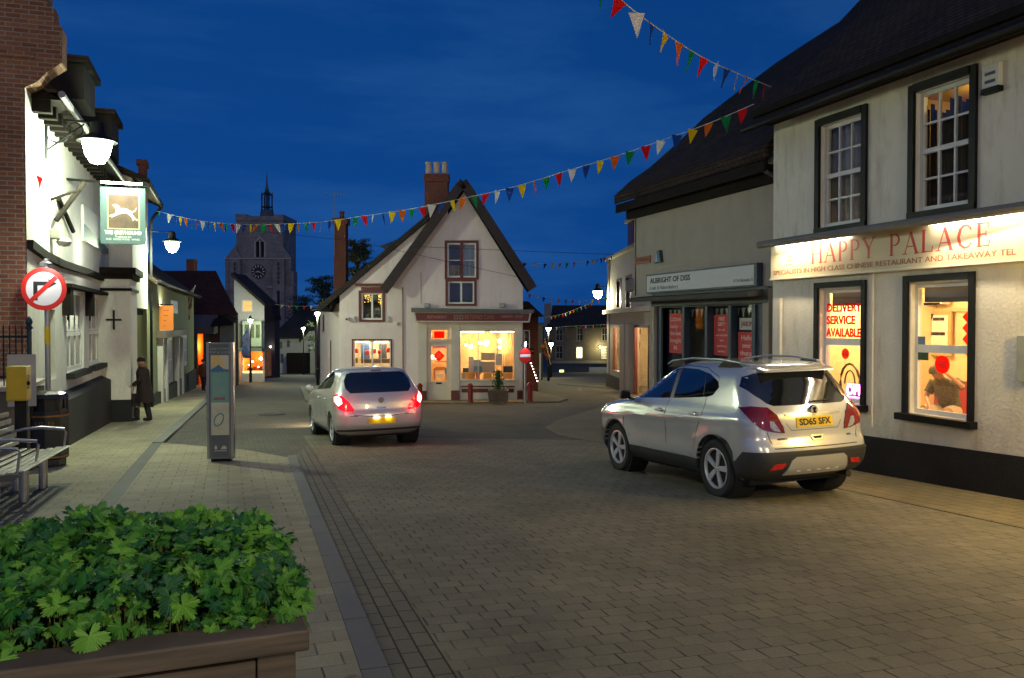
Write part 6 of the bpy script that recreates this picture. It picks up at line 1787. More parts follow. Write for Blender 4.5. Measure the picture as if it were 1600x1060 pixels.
            MB().lathe((xo, wy, zc_), [(rr * .88, -tw * .1 * sx), (rr * .5, -tw * .12 * sx), (0, -tw * .12 * sx)], 24, 'x').build('brake', M('dark_brake', (.03, .03, .03), .5, .6), ty, False)
            nuts = MB()
            for k in range(5):
                an = math.pi / 2 + .63 + k * 2 * math.pi / 5; nuts.lathe((xo, wy + rr * .13 * math.cos(an) * 1.2, zc_ + rr * .13 * math.sin(an) * 1.2), [(0, tw * .41 * sx), (.008, tw * .41 * sx), (.008, tw * .33 * sx)], 6, 'x')
            nuts.build('hub_nuts', BLACKP, rim, False)
            # dark liner of the wheel well
            MB().lathe((sx * (w(R_) - .005), wy, R_), [(R_ + cfg['gap'] - .004, 0), (R_ + cfg['gap'] - .004, -sx * .30), (0, -sx * .31)], 28, 'x').build('wheel_well', WELL, t, False, True)
    return t, body, patch, seams


PAINT = M('metallic_silver_paint', (.64, .64, .61), .22, .4, .02, 60, coat=1)
PAINT2 = M('pale_silver_paint', (.60, .59, .57), .3, .35, .02, 60, coat=.8)
CLAD = M('grey_plastic_cladding', (.035, .037, .035), .55, 0, .1, 30, .1, 200)
TYRE = M('tyre_rubber', (.018, .018, .018), .8, 0, .2, 12, .2, 60)
ALLOY = M('alloy_wheel', (.78, .78, .77), .3, .45, .05, 10)
WELL = M('wheel_well_liner', (.01, .01, .01), .95, 0, 0)
SEAM = M('panel_gap_black', (.02, .02, .02), .8, 0, 0)
CGLASS = M('tinted_car_glass', (.008, .010, .014), .03, 0, 0, spec=.9, coat=1)
REDLENS = M('red_lens', (.17, .002, .004), .12, 0, .35, 14, coat=1)
CLEARL = M('clear_lens', (.42, .42, .42), .12, .3, .5, 60, coat=1)
CHROME = M('chrome', (.7, .7, .7), .1, 1, 0)
YPLATE = M('yellow_plate', (.80, .52, .01), .45, 0, 0)
suv = dict(kind='suv', paint=PAINT, z0=.24, z1=1.61, zb=1.05, R=.345, gap=.055, wheels=(.86, 3.415), track=.775, tw=.225, flare=.026, shoulder=.018, scoop=.020, zsh=.93, crown=.10,
           rear=[(.24, .30), (.32, .12), (.42, .03), (.55, .0), (.66, .02), (.74, .06), (.88, .075), (1.0, .10), (1.08, .14), (1.2, .21), (1.35, .31), (1.46, .39), (1.50, .40), (1.53, .36), (1.56, .46), (1.585, .80), (1.60, 1.2), (1.61, 1.7)],
           front=[(.24, 4.05), (.4, 4.24), (.6, 4.278), (.8, 4.25), (.9, 4.15), (.97, 3.95), (1.02, 3.65), (1.06, 3.28), (1.10, 3.12), (1.25, 2.86), (1.4, 2.58), (1.5, 2.36), (1.56, 2.2), (1.595, 2.0), (1.61, 1.85)],
           w=[(.24, .78), (.34, .85), (.5, .875), (.7, .885), (.85, .885), (.95, .87), (1.03, .84), (1.08, .815), (1.2, .775), (1.35, .72), (1.45, .675), (1.52, .62), (1.57, .52), (1.60, .36), (1.61, .2)],
           rc=(.27, .30, .38, .45), clad=(.42, .60, .30), clad_mat=CLAD, spin=.25)
SX, SY = 6.78, 8.25
SUV, SB, patch, seams = car('silver compact crossover with yellow plate parked outside the restaurant', (SX, SY, gz(SX, SY + 1.5) + .012), R(2.0), suv, roll=-.018)
SUV.location.z = gz(SX, SY) - .05 + .012
SUV.scale = (1.025, 1.02, 1.07); SUV.rotation_euler[0] = -.034
# glazing
sg_ = patch('side_window', [(3.13, 1.075), (2.92, 1.20), (2.62, 1.375), (2.34, 1.465), (2.04, 1.50), (1.99, 1.12)], CGLASS, None, 'left', .003, True)
patch('side_window', [(1.90, 1.125), (1.94, 1.505), (1.55, 1.50), (1.20, 1.445), (1.00, 1.37), (.93, 1.30), (1.02, 1.20), (1.12, 1.175)], CGLASS, None, 'left', .003, True)
patch('window_pillar', [(1.985, 1.12), (2.035, 1.50), (1.945, 1.505), (1.905, 1.125)], M('brownish_pillar', (.08, .07, .065), .35), None, 'left', .004, True)
patch('quarter_glass_bar', [(1.22, 1.19), (1.30, 1.46), (1.28, 1.46), (1.20, 1.19)], BLACKP, None, 'left', .0065, True)
patch('rear_window', [(-.50, 1.10), (.50, 1.10), (.58, 1.13), (.665, 1.22), (.72, 1.32), (.66, 1.425), (.55, 1.465), (-.55, 1.465), (-.66, 1.425), (-.72, 1.32), (-.665, 1.22), (-.58, 1.13)], CGLASS, None, 'rear', .004, False, .06)
# tailgate outlines, recess and trim
seams([(-.60, .635), (-.655, .80), (-.60, 1.06)], 'rear'); seams([(-.60, .635), (.60, .635)], 'rear', .01, False)
seams([(-.43, 1.03), (-.40, .90), (-.34, .825), (.34, .825), (.40, .90), (.43, 1.03)], 'rear', .006, False)
patch('chrome_bar', [(-.40, .985), (.40, .985), (.40, 1.005), (-.40, 1.005)], CHROME, None, 'rear', .016, False, .1, .02)
pl_ = patch('number_plate', [(-.262, .855), (.262, .855), (.262, .965), (-.262, .965)], YPLATE, None, 'rear', .010, False, .06, .014)
pf_ = Fr((0, 0, 0), (1, 0))


def plate_text(T, body, y, z, w_, h_, parent, tilt=0):
    o = text(body, pf_, 0, 0, h_ * 1.45, INK, None, 'plate_letters', world=False, bold=.0035)
    xs = [v.co.x for v in o.data.vertices]; k = w_ / (max(xs) - min(xs)); cx = (max(xs) + min(xs)) / 2
    for v in o.data.vertices:
        v.co = Vector(((v.co.x - cx) * k, y + v.co.y, v.co.z + z))
    # drop each glyph on to the curved plate
    for v in o.data.vertices: v.co.y = y(v.co.x, v.co.z) - .0025 if callable(y) else v.co.y
    o.parent = parent
    return o


def rear_y(cfg, off):
    yr = hermite(cfg['rear']); ww = hermite(cfg['w'])
    return lambda x, z: yr(z) + cfg['crown'] * (x / ww(z)) ** 2 - off


def flat_letters(body, cfg, z, w_, h_, parent, off, mat=INK, x0=0.0, bold=.003, name='plate_letters'):
    o = text(body, pf_, 0, 0, h_, mat, None, name, world=False, bold=bold)
    xs = [v.co.x for v in o.data.vertices]; k = w_ / (max(xs) - min(xs)); cx = (max(xs) + min(xs)) / 2
    fy = rear_y(cfg, off)
    for v in o.data.vertices:
        x, zz = (v.co.x - cx) * k + x0, v.co.z + z
        v.co = Vector((x, fy(x, zz) - (.001 if v.co.y < -.01 else 0), zz))
    o.parent = parent
    return o


flat_letters('SD65 SFX', suv, .908, .46, .098, pl_, .0125)
flat_letters('MOKKA', suv, .735, .13, .03, SB, .006, INK, -.47, .001, 'badge_letters')
flat_letters('CDTi', suv, .735, .07, .026, SB, .006, INK, .50, .001, 'badge_letters')
# round badge with a winged creature outline
bd_ = MB().lathe((0, rear_y(suv, .03)(0, 1.03), 1.035), [(0, 0), (.052, 0), (.06, .01), (.06, .03)], 24, 'y').build('badge', CHROME, SUV, False, True)
mb = MB(); yb = rear_y(suv, .034)(0, 1.03)
for pts in ([(-.02, 1.0), (-.005, 1.03), (-.025, 1.06), (.01, 1.075), (.025, 1.05), (.01, 1.035), (.03, 1.01), (.01, 1.005), (.0, 1.02)],):
    mb.prism(Fr((0, yb, 0), (1, 0)), pts, 0, .003)
mb.build('badge_mark', BLACKP, bd_, False)
patch('tailgate_handle', [(-.07, .70), (.07, .70), (.09, .76), (-.09, .76)], CHROME, None, 'rear', .012); patch('handle_recess', [(-.05, .715), (.05, .715), (.065, .745), (-.065, .745)], BLACKP, None, 'rear', .016)
# lamps
tl = [(-.21, 1.085), (-.05, 1.10), (.12, 1.085), (.22, 1.0), (.285, .87), (.30, .80), (.20, .815), (.08, .85), (-.02, .93), (-.10, 1.0)]
patch('tail_light', tl, REDLENS, None, 'quarter', .012, True, .04, .02)
patch('indicator_lens', [(.15, .94), (.19, .93), (.245, .84), (.255, .815), (.19, .83), (.155, .87)], CLEARL, None, 'quarter', .0165, True, .04, .01)
patch('reflector', [(-.66, .40), (-.50, .415), (-.46, .47), (-.62, .465)], M('red_reflector', (.6, .01, .01), .15, 0, .2, 40, coat=1), None, 'rear', .014, True, .04, .02)
patch('skid_plate', [(-.46, .335), (.46, .335), (.40, .50), (.34, .535), (-.34, .535), (-.40, .50)], PAINT, None, 'rear', .018, False, .05, .02)
for k in range(5):
    x = -.28 + k * .14; patch('skid_slot', [(x - .025, .375), (x + .025, .375), (x + .025, .387), (x - .025, .387)], M('bright_slot', (.8, .8, .78), .3), None, 'rear', .02, False, .1, .004)
patch('bumper_crease', [(-.84, .565), (.84, .565), (.84, .578), (-.84, .578)], CLAD, None, 'rear', .018, False, .06, .02)
patch('high_brake_light', [(-.12, 1.492), (.12, 1.492), (.12, 1.508), (-.12, 1.508)], REDLENS, None, 'rear', .012)
sp = MB(); sp.prism(Fr((0, 0, 0), (0, 1)), [(.30, 1.475), (.34, 1.505), (.60, 1.565), (.60, 1.53), (.42, 1.48)], -.53, .53)
sp.build('spoiler', PAINT, SUV, False, bevel=.012)
# side: door seams, handles, sill, arches
seams([(3.14, 1.03), (3.16, .70), (3.05, .43)]); seams([(2.0, 1.10), (2.02, .43)]); seams([(1.14, 1.17), (1.13, .95), (1.22, .80), (1.31, .55), (1.33, .43)])
seams([(.93, 1.24), (1.0, 1.42), (1.35, 1.52), (2.0, 1.545), (2.5, 1.50), (2.9, 1.29), (3.2, 1.10)], wd_=.008)
for yy in (2.16, 1.30):
    for sx in (-1, 1):
        hw = hermite(suv['w'])(.965) + .02
        hd = MB().tube([(sx * (hw - .02), yy - .09, .965), (sx * (hw + .022), yy - .07, .967), (sx * (hw + .026), yy, .968), (sx * (hw + .022), yy + .07, .967), (sx * (hw - .02), yy + .09, .965)], .014, 8).build('door_handle', PAINT, SUV, False, True)
    patch('handle_cup', [(yy - .055, .945), (yy + .055, .945), (yy + .045, .985), (yy - .045, .985)], SEAM, None, 'left', .002, True, .1, .004)
for wy in suv['wheels']:
    ring = []
    for k in range(19):
        an = math.pi * (1.06 - 1.12 * k / 18); ring.append((wy + (.40) * math.cos(an), .345 + .40 * math.sin(an)))
    outer = [(wy + .458 * math.cos(math.pi * (1.06 - 1.12 * k / 18)), .345 + .458 * math.sin(math.pi * (1.06 - 1.12 * k / 18))) for k in range(19)]
    for k in range(18):
        pass
    for sx in (-1, 1):
        mb = MB()
        for k in range(18):
            a0, a1, b1, b0 = ring[k], ring[k + 1], outer[k + 1], outer[k]
            ww = hermite(suv['w'])
            q = [(sx * (ww(min(p[1], .9)) + .012 + (.018 if i < 2 else .008)), p[0], p[1]) for i, p in enumerate((a0, a1, b1, b0))]
            q2 = [(x - sx * .06, y, z) for x, y, z in q]
            mb.hexa(q + q2)
        mb.build('arch_trim', CLAD, SUV, False, True)
for sx in (-1, 1):
    mb = MB(); mb.tube([(sx * .60, 2.35, 1.555), (sx * .615, 2.2, 1.60), (sx * .61, 1.7, 1.635), (sx * .60, 1.1, 1.625), (sx * .585, .68, 1.58), (sx * .575, .58, 1.535)], [.010, .014, .014, .014, .014, .010], 8)
    mb.build('roof_rail', STEEL, SUV, False, True)
    mb = MB()
    mb.ext([(sx * .595, 2.3, 1.52), (sx * .605, 2.1, 1.60), (sx * .61, 1.95, 1.62), (sx * .60, 1.9, 1.53)], (sx * .025, 0, 0))
    mb.build('roof_rail_foot', CLAD, SUV, False); mb = MB()
    mb.ext([(sx * .575, .60, 1.52), (sx * .59, .75, 1.59), (sx * .60, .98, 1.61), (sx * .60, 1.12, 1.53)], (sx * .025, 0, 0))
    mb.build('roof_rail_foot', CLAD, SUV, False)
    # door mirrors
    mb = MB(); mb.hexa([(sx * .88, 2.94, 1.06), (sx * 1.06, 2.92, 1.07), (sx * 1.04, 3.04, 1.09), (sx * .90, 3.06, 1.08), (sx * .89, 2.94, 1.19), (sx * 1.05, 2.92, 1.20), (sx * 1.02, 3.03, 1.17), (sx * .91, 3.05, 1.17)])
    m_ = mb.build('door_mirror', BLACKP, SUV, False, True, bevel=.025)
    MB().ext([(sx * .82, 2.96, 1.03), (sx * .82, 3.08, 1.06), (sx * .93, 3.04, 1.08), (sx * .93, 2.96, 1.06)], (0, 0, .04)).build('mirror_arm', CLAD, m_, False)
MB().lathe((0, 1.15, 1.60), [(.04, 0), (.03, .03), (.004, .035), (.003, .12)], 8).build('aerial', BLACKP, SUV, False)
mb = MB(); mb.lathe((.50, .10, .275), [(.038, 0), (.042, .0), (.042, .25), (.03, .25), (.03, .03)], 14, 'y'); mb.build('exhaust_pipe', M('sooty_steel', (.12, .11, .10), .4, .9), SUV, False, True)
patch('headlight', [(.40, .80), (.62, .82), (.80, .90), (.74, .93), (.45, .86)], CLEARL, None, 'front', .008, True)
patch('grille', [(-.40, .62), (.40, .62), (.46, .80), (-.46, .80)], BLACKP, None, 'front', .008)
patch('windscreen', [(-.60, 1.13), (.60, 1.13), (.54, 1.30), (.48, 1.48), (-.48, 1.48), (-.54, 1.30)], CGLASS, None, 'front', .004)
patch('wiper', [(-.02, 1.115), (.30, 1.13), (.30, 1.14), (-.02, 1.13)], BLACKP, None, 'rear', .018, False, .1, .012)
patch('fuel_flap', [(.60, .86), (.76, .86), (.76, 1.0), (.60, 1.0)], PAINT, None, 'left', .0015, False, .1, .002) if False else None
MB().box(-.75, .75, .35, 3.9, .2, .26).build('underbody', WELL, SUV, False)

# small white hatchback pulling away
hb = dict(kind='hb', paint=PAINT2, z0=.20, z1=1.475, zb=.98, R=.305, gap=.045, wheels=(.70, 3.21), track=.735, tw=.195, flare=.012, shoulder=.008, scoop=.012, zsh=.86, crown=.09,
          rear=[(.20, .25), (.3, .08), (.42, .0), (.6, .0), (.68, .035), (.8, .05), (.95, .09), (1.0, .12), (1.15, .24), (1.3, .37), (1.38, .44), (1.42, .46), (1.45, .75), (1.467, 1.2), (1.475, 1.6)],
          front=[(.20, 3.75), (.4, 3.96), (.6, 4.0), (.75, 3.93), (.86, 3.75), (.93, 3.45), (.98, 3.1), (1.03, 2.95), (1.2, 2.62), (1.35, 2.3), (1.43, 2.05), (1.475, 1.8)],
          w=[(.20, .74), (.3, .81), (.5, .845), (.75, .855), (.88, .85), (.98, .82), (1.1, .77), (1.25, .705), (1.36, .64), (1.42, .56), (1.46, .38), (1.475, .2)],
          rc=(.25, .28, .38, .45), spin=.5)
HX, HY = 2.86, 16.15
HBC, HBb, patch, seams = car('small pale silver hatchback driving away with red brake lights glowing', (HX, HY, gz(HX, HY) - .05 + .01), R(3.0), hb, roll=-.01)
patch('side_window', [(2.95, 1.0), (2.62, 1.20), (2.3, 1.34), (1.95, 1.385), (1.82, 1.385), (1.80, 1.03)], CGLASS, None, 'left', .003, True)
patch('side_window', [(1.74, 1.035), (1.76, 1.385), (1.4, 1.37), (1.08, 1.30), (.92, 1.20), (.98, 1.08)], CGLASS, None, 'left', .003, True)
patch('rear_window', [(-.56, 1.0), (.56, 1.0), (.63, 1.08), (.63, 1.22), (.56, 1.345), (.48, 1.375), (-.48, 1.375), (-.56, 1.345), (-.63, 1.22), (-.63, 1.08)], CGLASS, None, 'rear', .004, False, .06)
seams([(-.52, .60), (-.60, .80), (-.60, 1.0)], 'rear'); seams([(-.52, .60), (-.2, .565), (.2, .565), (.52, .60)], 'rear', .012, False)
seams([(1.78, 1.0), (1.80, .35)]); seams([(2.92, .98), (2.95, .6), (2.85, .35)]); seams([(1.05, 1.0), (1.12, .75), (1.22, .5), (1.24, .35)])
tlp = [(-.19, .97), (-.06, .985), (.08, .94), (.18, .85), (.27, .70), (.27, .66), (.14, .67), (.02, .72), (-.10, .84)]
patch('tail_light', tlp, M('lit_red_lens', (.15, .002, .004), .15, 0, 0, emit=(1, .0, .01), estr=.45, coat=1), None, 'quarter', .012, True, .04, .02)
BRK = E('brake_glow', (1, .16, .14), 9)
patch('brake_lamp', [(-.12, .93), (-.02, .95), (.06, .90), (.09, .82), (.02, .77), (-.07, .85)], BRK, None, 'quarter', .018, True, .04, .01)
pl_ = patch('number_plate', [(-.26, .42), (.26, .42), (.26, .53), (-.26, .53)], YPLATE, None, 'rear', .010, False, .06, .014)
mb = MB()
for x in (-.1, .12): mb.box(x - .04, x + .04, -.03, -.015, .535, .55)
mb.build('plate_lamp', E('plate_lamp_glow', (1, .8, .45), 22), HBC, False)
patch('high_brake_light', [(-.1, 1.395), (.1, 1.395), (.1, 1.41), (-.1, 1.41)], REDLENS, None, 'rear', .012)
patch('plate_recess', [(-.34, .40), (.34, .40), (.36, .55), (-.36, .55)], PAINT2, None, 'rear', .004, False, .1)
bd_ = MB().lathe((0, rear_y(hb, .03)(0, .85), .86), [(0, 0), (.05, 0), (.055, .01), (.055, .03)], 20, 'y').build('badge', CHROME, HBC, False, True)
patch('boot_handle', [(-.09, .70), (.09, .70), (.09, .73), (-.09, .73)], CHROME, None, 'rear', .012)
seams([(-.78, .60), (-.45, .575)], 'rear', .012); patch('bumper_lip', [(-.80, .30), (.80, .30), (.80, .33), (-.80, .33)], CLAD, None, 'rear', .012, False, .08)
patch('windscreen', [(-.55, 1.06), (.55, 1.06), (.46, 1.36), (-.46, 1.36)], CGLASS, None, 'front', .004)
patch('headlight', [(.42, .66), (.74, .74), (.72, .84), (.48, .76)], CLEARL, None, 'front', .008, True)
HBC.scale = (1.04, 1.04, 1.05)
for sx in (-1, 1):
    m_ = MB().lathe((sx * .93, 2.78, 1.03), [(0, -.05), (.06, -.04), (.08, 0), (.07, .05), (0, .1)], 12, 'y').build('door_mirror', PAINT2, HBC, False, True)
    for yy in (1.95, 1.2):
        hw = hermite(hb['w'])(.87) + .012
        MB().tube([(sx * (hw - .02), yy - .08, .87), (sx * (hw + .02), yy - .05, .87), (sx * (hw + .02), yy + .05, .87), (sx * (hw - .02), yy + .08, .87)], .012, 6).build('door_handle', PAINT2, HBC, False, True)
MB().box(-.7, .7, .3, 3.6, .17, .22).build('underbody', WELL, HBC, False)
Mw = root_matrix(HBC)
for sx in (-1, 1):
    add_light('POINT', Mw @ Vector((sx * .78, -.16, .86)), 1.6, (1, .05, .04), .05, name='brake_light')
add_light('AREA', Mw @ Vector((0, 5.2, .7)), 45, (1, .8, .5), 1.2, .2, (-.15, 1, -.18), 'headlight_beam')
# ============================================================ street furniture
PAVEZ = lambda x, y: gz(x, y)
# bench with a curved steel frame
bx0, bx1, by0, by1 = -2.72, -2.12, 10.1, 12.85
bz = lambda y: gz(0, y)
t = thing('metal_bench', (-2.4, 11.5, bz(11.5)), 'brushed steel slatted bench with curved arms beside the black litter bin', 'bench', rot=(-.04, 0, 0))
T = root_matrix(t).translation
L = lambda x, y, z: (x + 2.4, y - 11.5, z)
sb = MB()
for k in range(6):
    x = bx0 + .09 + k * .105
    sb.box(*[v for v in (x - .033 + 2.4, x + .033 + 2.4)], by0 - 11.5, by1 - 11.5, .455 + .012 * abs(k - 2), .475 + .012 * abs(k - 2))
sb.build('seat', STEEL, t, False, bevel=.004)
bb = MB()
for k in range(5):
    z = .56 + k * .095; x = bx0 + .02 - .03 * k + 2.4
    bb.box(x - .012, x + .008, by0 - 11.5, by1 - 11.5, z, z + .062)
bb.build('backrest', STEEL, t, False, bevel=.004)
for yy in (10.12, 11.05, 12.83):
    fr_ = MB(); y = yy - 11.5
    fr_.ext([(bx0 - .0 + 2.4, y, .40), (bx1 - .06 + 2.4, y, .40), (bx1 + 2.4, y, .45), (bx1 - .02 + 2.4, y, .475), (bx0 + 2.45, y, .455), (bx0 + 2.38, y, .50), (bx0 + 2.28, y, 1.0), (bx0 + 2.25, y, 1.0), (bx0 + 2.34, y, .48)], (0, .03, 0))
    fr_.build('seat_frame', M('dark_steel', (.12, .12, .12), .35, .9, .1, 9), t, False)
    pts = [(bx0 + 2.33, y + .015, .72), (bx0 + 2.5, y + .015, .76), (bx0 + 2.7, y + .015, .77), (bx1 + 2.38, y + .015, .74), (bx1 + 2.40, y + .015, .70), (bx1 + 2.37, y + .015, .46)]
    MB().tube(pts, [.017, .02, .022, .02, .016, .014], 8).build('armrest', STEEL, t, False, True)
for yy in (11.3, 12.4):
    MB().lathe((-2.32 + 2.4, yy - 11.5, -.0), [(.055, 0), (.055, .41)], 18).build('leg', STEEL, t, False, True)
    MB().lathe((-2.60 + 2.4, yy - 11.5 - .1, -.0), [(.055, 0), (.055, .41)], 18).build('leg', STEEL, t, False, True)
# dark stone setting round the bench
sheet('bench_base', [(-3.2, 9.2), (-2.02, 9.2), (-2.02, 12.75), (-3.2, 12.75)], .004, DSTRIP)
# litter bin
b = (-2.72, 15.0)
t = thing('litter_bin', (b[0], b[1], gz(*b)), 'black litter bin with gold band beneath the no right turn sign', 'litter bin')
BINM = M('gloss_black_bin', (.014, .014, .015), .35, 0, .1, 6, coat=.3)
MB().lathe((0, 0, 0), [(.24, .0), (.25, .03), (.25, .12), (.29, .14), (.29, .80), (.27, .82)], 8).build('body', BINM, t, False)
GOLD = M('worn_gold_paint', (.30, .14, .03), .5, .3, .3, 10)
MB().lathe((0, 0, 0), [(.293, .80), (.30, .805), (.30, .825), (.293, .83)], 8).build('band', GOLD, t, False)
MB().lathe((0, 0, 0), [(.293, .15), (.298, .155), (.298, .17), (.293, .175)], 8).build('band', GOLD, t, False)
hd = MB()
for k in range(8):
    an = (k + .0) * math.pi / 4
    hd.tube([(.27 * math.cos(an), .27 * math.sin(an), .83), (.27 * math.cos(an), .27 * math.sin(an), 1.09)], .022, 6)
hd.lathe((0, 0, 0), [(.29, 1.08), (.30, 1.10), (.27, 1.16), (.15, 1.20), (0, 1.21)], 8)
hd.lathe((0, 0, 0), [(.2, .83), (.2, 1.08)], 8)
hd.lathe((0, 0, 0), [(.285, .9), (.285, .83)], 8)
hd.build('hood', BINM, t, False)
text('LITTER', Fr((0, 0, 0), (1, 0)), 0, .70, .09, GOLD, t, 'lettering', d=.275, world=False)
# no right turn sign
q = Fr((0, 15.45, 0), (1, 0)); a_, z_ = q.hit(69, 451.5)
q = Fr(q.P(a_, z_), RGT + Vector((.1, .12, 0)))
t = thing('no_right_turn_sign', (q.o.x + .08, q.o.y + .05, gz(-2.9, 15.4)), 'round no right turn sign on a grey pole with a yellow sticker', 'road sign')
RW = M('retroreflective_white', (.88, .88, .86), .45, 0, .03, 8, emit=(1, 1, 1), estr=0.0); RRD = M('retroreflective_red', (.75, .03, .02), .45, 0, .04, 8)
pl = disc(q, 0, 0, .352, RRD, t, 'sign_plate', 0, .012, 48)
disc(q, 0, 0, .276, RW, pl, 'white_disc', .012, .002, 48)
ar = MB(); ks = 1.2
ar.prism(q, [(x * ks, y * ks) for x, y in ((-.135, -.16), (-.08, -.16), (-.08, .045), (.06, .045), (.06, .10), (-.135, .10))], .0143, .0168)
ar.prism(q, [(x * ks, y * ks) for x, y in ((.06, .01), (.165, .073), (.06, .136))], .0143, .0168)
ar.build('arrow', INK, pl)
s2 = math.sqrt(.5); w2_ = .024; r2_ = .273
MB().prism(q, [(-r2_ * s2 - w2_, -r2_ * s2 + w2_), (-r2_ * s2 + w2_, -r2_ * s2 - w2_), (r2_ * s2 + w2_, r2_ * s2 - w2_), (r2_ * s2 - w2_, r2_ * s2 + w2_)], .017, .019).build('slash', RRD, pl)
px_, py_ = q.P(.02, 0, -.06).x, q.P(.02, 0, -.06).y
MB().tube([(px_, py_, gz(-2.9, 15.4)), (px_, py_, z_ + .5)], .042, 12).build('pole', GREYM, t)
sz_ = q.hit(72, 525)[1] + z_
MB().lathe((px_, py_, sz_ - .11), [(.044, -.03), (.044, .26)], 12).build('sticker', M('yellow_sticker', (.7, .5, .01), .5), t)
mb = MB(); mb.lathe((px_ - .02, py_ - .05, z_ + .40), [(.02, .06), (.11, .02), (.12, -.02), (0, -.03)], 12); mb.tube([(px_, py_, z_ + .3), (px_, py_, z_ + .42), (px_ - .03, py_ - .1, z_ + .43)], .015, 6); mb.build('sign_lamp', STEEL, t)
add_light('POINT', q.P(0, .40, .42), 7, (1, 1, .92), .05, name='sign_lamp_light')
# railings and low wall in front of the brick gable
q = Fr((0, 14.9, 0), (1, 0))
rt = q.hit(24, 506)[1]; rb = q.hit(24, 602)[1]; rx = q.hit(46, 550)[0]
t = thing('iron_railing', (rx, 14.9, rb), 'black iron railings on the low wall before the brick gable', 'railing')
mb = MB()
x = rx - .1
while x > rx - 3.2:
    mb.tube([(x, 14.9, rb), (x, 14.9, rt - .08), (x, 14.9, rt)], [.012, .012, .002], 5); x -= .085
mb.fbox(q, rx - 3.2, rx, rt - .22, rt - .19, -.015, .015); mb.fbox(q, rx - 3.2, rx, rb + .12, rb + .15, -.015, .015); mb.build('rails', IRON, t)
mb = MB(); mb.tube([(rx, 14.9, rb), (rx, 14.9, rt - .1)], .035, 8); mb.lathe((rx, 14.9, rt - .1), [(.03, 0), (.06, .03), (.03, .07), (.055, .12), (.04, .17), (0, .22)], 10); mb.build('finial_post', M('dark_teal_iron', (.02, .05, .06), .4, .3), t)
t = thing('low_wall', (-4.5, 14.9, gz(-3, 15)), 'low stone wall with sloping coping under the railings', 'wall')
MB().box(-6.5, rx + .02, 14.75, 15.9, gz(-3, 15) - .1, rb - .08).build('wall', M('dim_stone_wall', (.16, .14, .11), .9, 0, .3, 2, .6, 10), t)
MB().ext([(-6.5, 14.65, rb - .08), (-6.5, 15.9, rb - .02), (-6.5, 15.9, rb + .04), (-6.5, 14.65, rb - .01)], (rx + 6.54, 0, 0)).build('coping', STONE, t)
# yellow grit box on its white board
q = Fr((0, 13.9, 0), (1, 0)); r = q.rect(5, 556, 45, 640)
t = thing('white_board', q.P(r[0], r[2]), 'tall white board behind the yellow box on the railings', 'board')
MB().fbox(q, r[0] - .05, r[1] + .0, r[2], r[3], -.5, -.47).build('board', M('grubby_white_board', (.42, .4, .36), .7, 0, .15), t)
q = Fr((0, 13.2, 0), (1, 0)); r = q.rect(9, 573, 51, 627)
t = thing('yellow_cabinet', q.P((r[0] + r[1]) / 2, r[2]), 'yellow metal cabinet hung in front of the white board', 'cabinet')
YB = M('yellow_cabinet_paint', (.52, .36, .01), .45, 0, .08, 4)
c_ = MB().fbox(q, r[0], r[1] - .08, r[2], r[3], -.32, 0).build('cabinet', YB, t, bevel=.012)
MB().fbox(q, r[0] + .02, r[1] - .1, r[2] + .02, r[3] - .02, .002, .012).build('door', YB, c_, bevel=.004)
MB().fbox(q, r[1] - .079, r[1] - .07, r[2] + .16, r[2] + .36, -.22, -.1).build('label_plate', M('worn_label', (.35, .28, .15), .6, 0, .4, 20), c_)
mb = MB(); mb.fbox(q, r[1] - .08, r[1] - .045, r[2] + .22, r[2] + .27, -.08, -.05); mb.build('latch', BLACKP, c_)
MB().fbox(q, (r[0] + r[1]) / 2 - .1, (r[0] + r[1]) / 2 + .05, gz(-2.8, 13.2) - .02, r[2], -.28, -.18).build('post', IRON, t)

# information pillar
z_t = 13.6; fr = CF(z_t)
r = fr.rect(327, 536, 364, 716)
c = fr.P((r[0] + r[1]) / 2, 0)
q = Fr((c.x, c.y, 0), RGT + FWD * .12)
g0 = gz(c.x, c.y)
t = thing('information_pillar', (c.x, c.y, g0), 'tall grey information pillar with town map standing on the pavement', 'information sign', rz=math.atan2(q.a.y, q.a.x))
hw_ = (r[1] - r[0]) / 2; top = r[3]
PG = M('pillar_grey', (.16, .185, .175), .45, .2, .06, 4)
n = 12; outline = []
pb = MB()
prof_ = [(-hw_, -.10), (-hw_, .06), (-hw_ * .8, .075), (hw_ * .8, .075), (hw_, .06), (hw_, -.10)]
k = [q.P(a, g0 + .05, d) for a, d in prof_]; pb.ext(k, (0, 0, top - g0 - .05))
pb.build('casing', PG, t, bevel=.006)
mb = MB()
for s_ in (-1, 1): mb.fbox(q, s_ * hw_ * .99 - .02, s_ * hw_ * .99 + .02, g0 + .05, top + .01, -.05, .078)
mb.build('edge_trim', STEEL, t)
MB().fbox(q, -hw_ * .8, hw_ * .8, g0 - .02, g0 + .05, -.09, .05).build('plinth', BLACKP, t)
def py2z(py): return r[3] - (r[3] - r[2]) * (py - 536) / 180.0
pn = lambda y0, y1, mat, nm, d=.078: MB().fbox(q, -hw_ * .72, hw_ * .72, py2z(y1), py2z(y0), d - .002, d + .003).build(nm, mat, t)
pn(538, 554, M('pillar_dark_head', (.10, .115, .11), .4), 'header_panel')
m_, n_, l_, o_ = nodes('town_map_print')
b_ = n_.new('ShaderNodeBsdfPrincipled'); b_.inputs['Roughness'].default_value = .35
tc_ = n_.new('ShaderNodeTexCoord'); no_ = n_.new('ShaderNodeTexNoise'); no_.inputs['Scale'].default_value = 3.2; no_.inputs['Detail'].default_value = 3
rp_ = n_.new('ShaderNodeValToRGB'); e_ = rp_.color_ramp.elements
rp_.color_ramp.interpolation = 'CONSTANT'
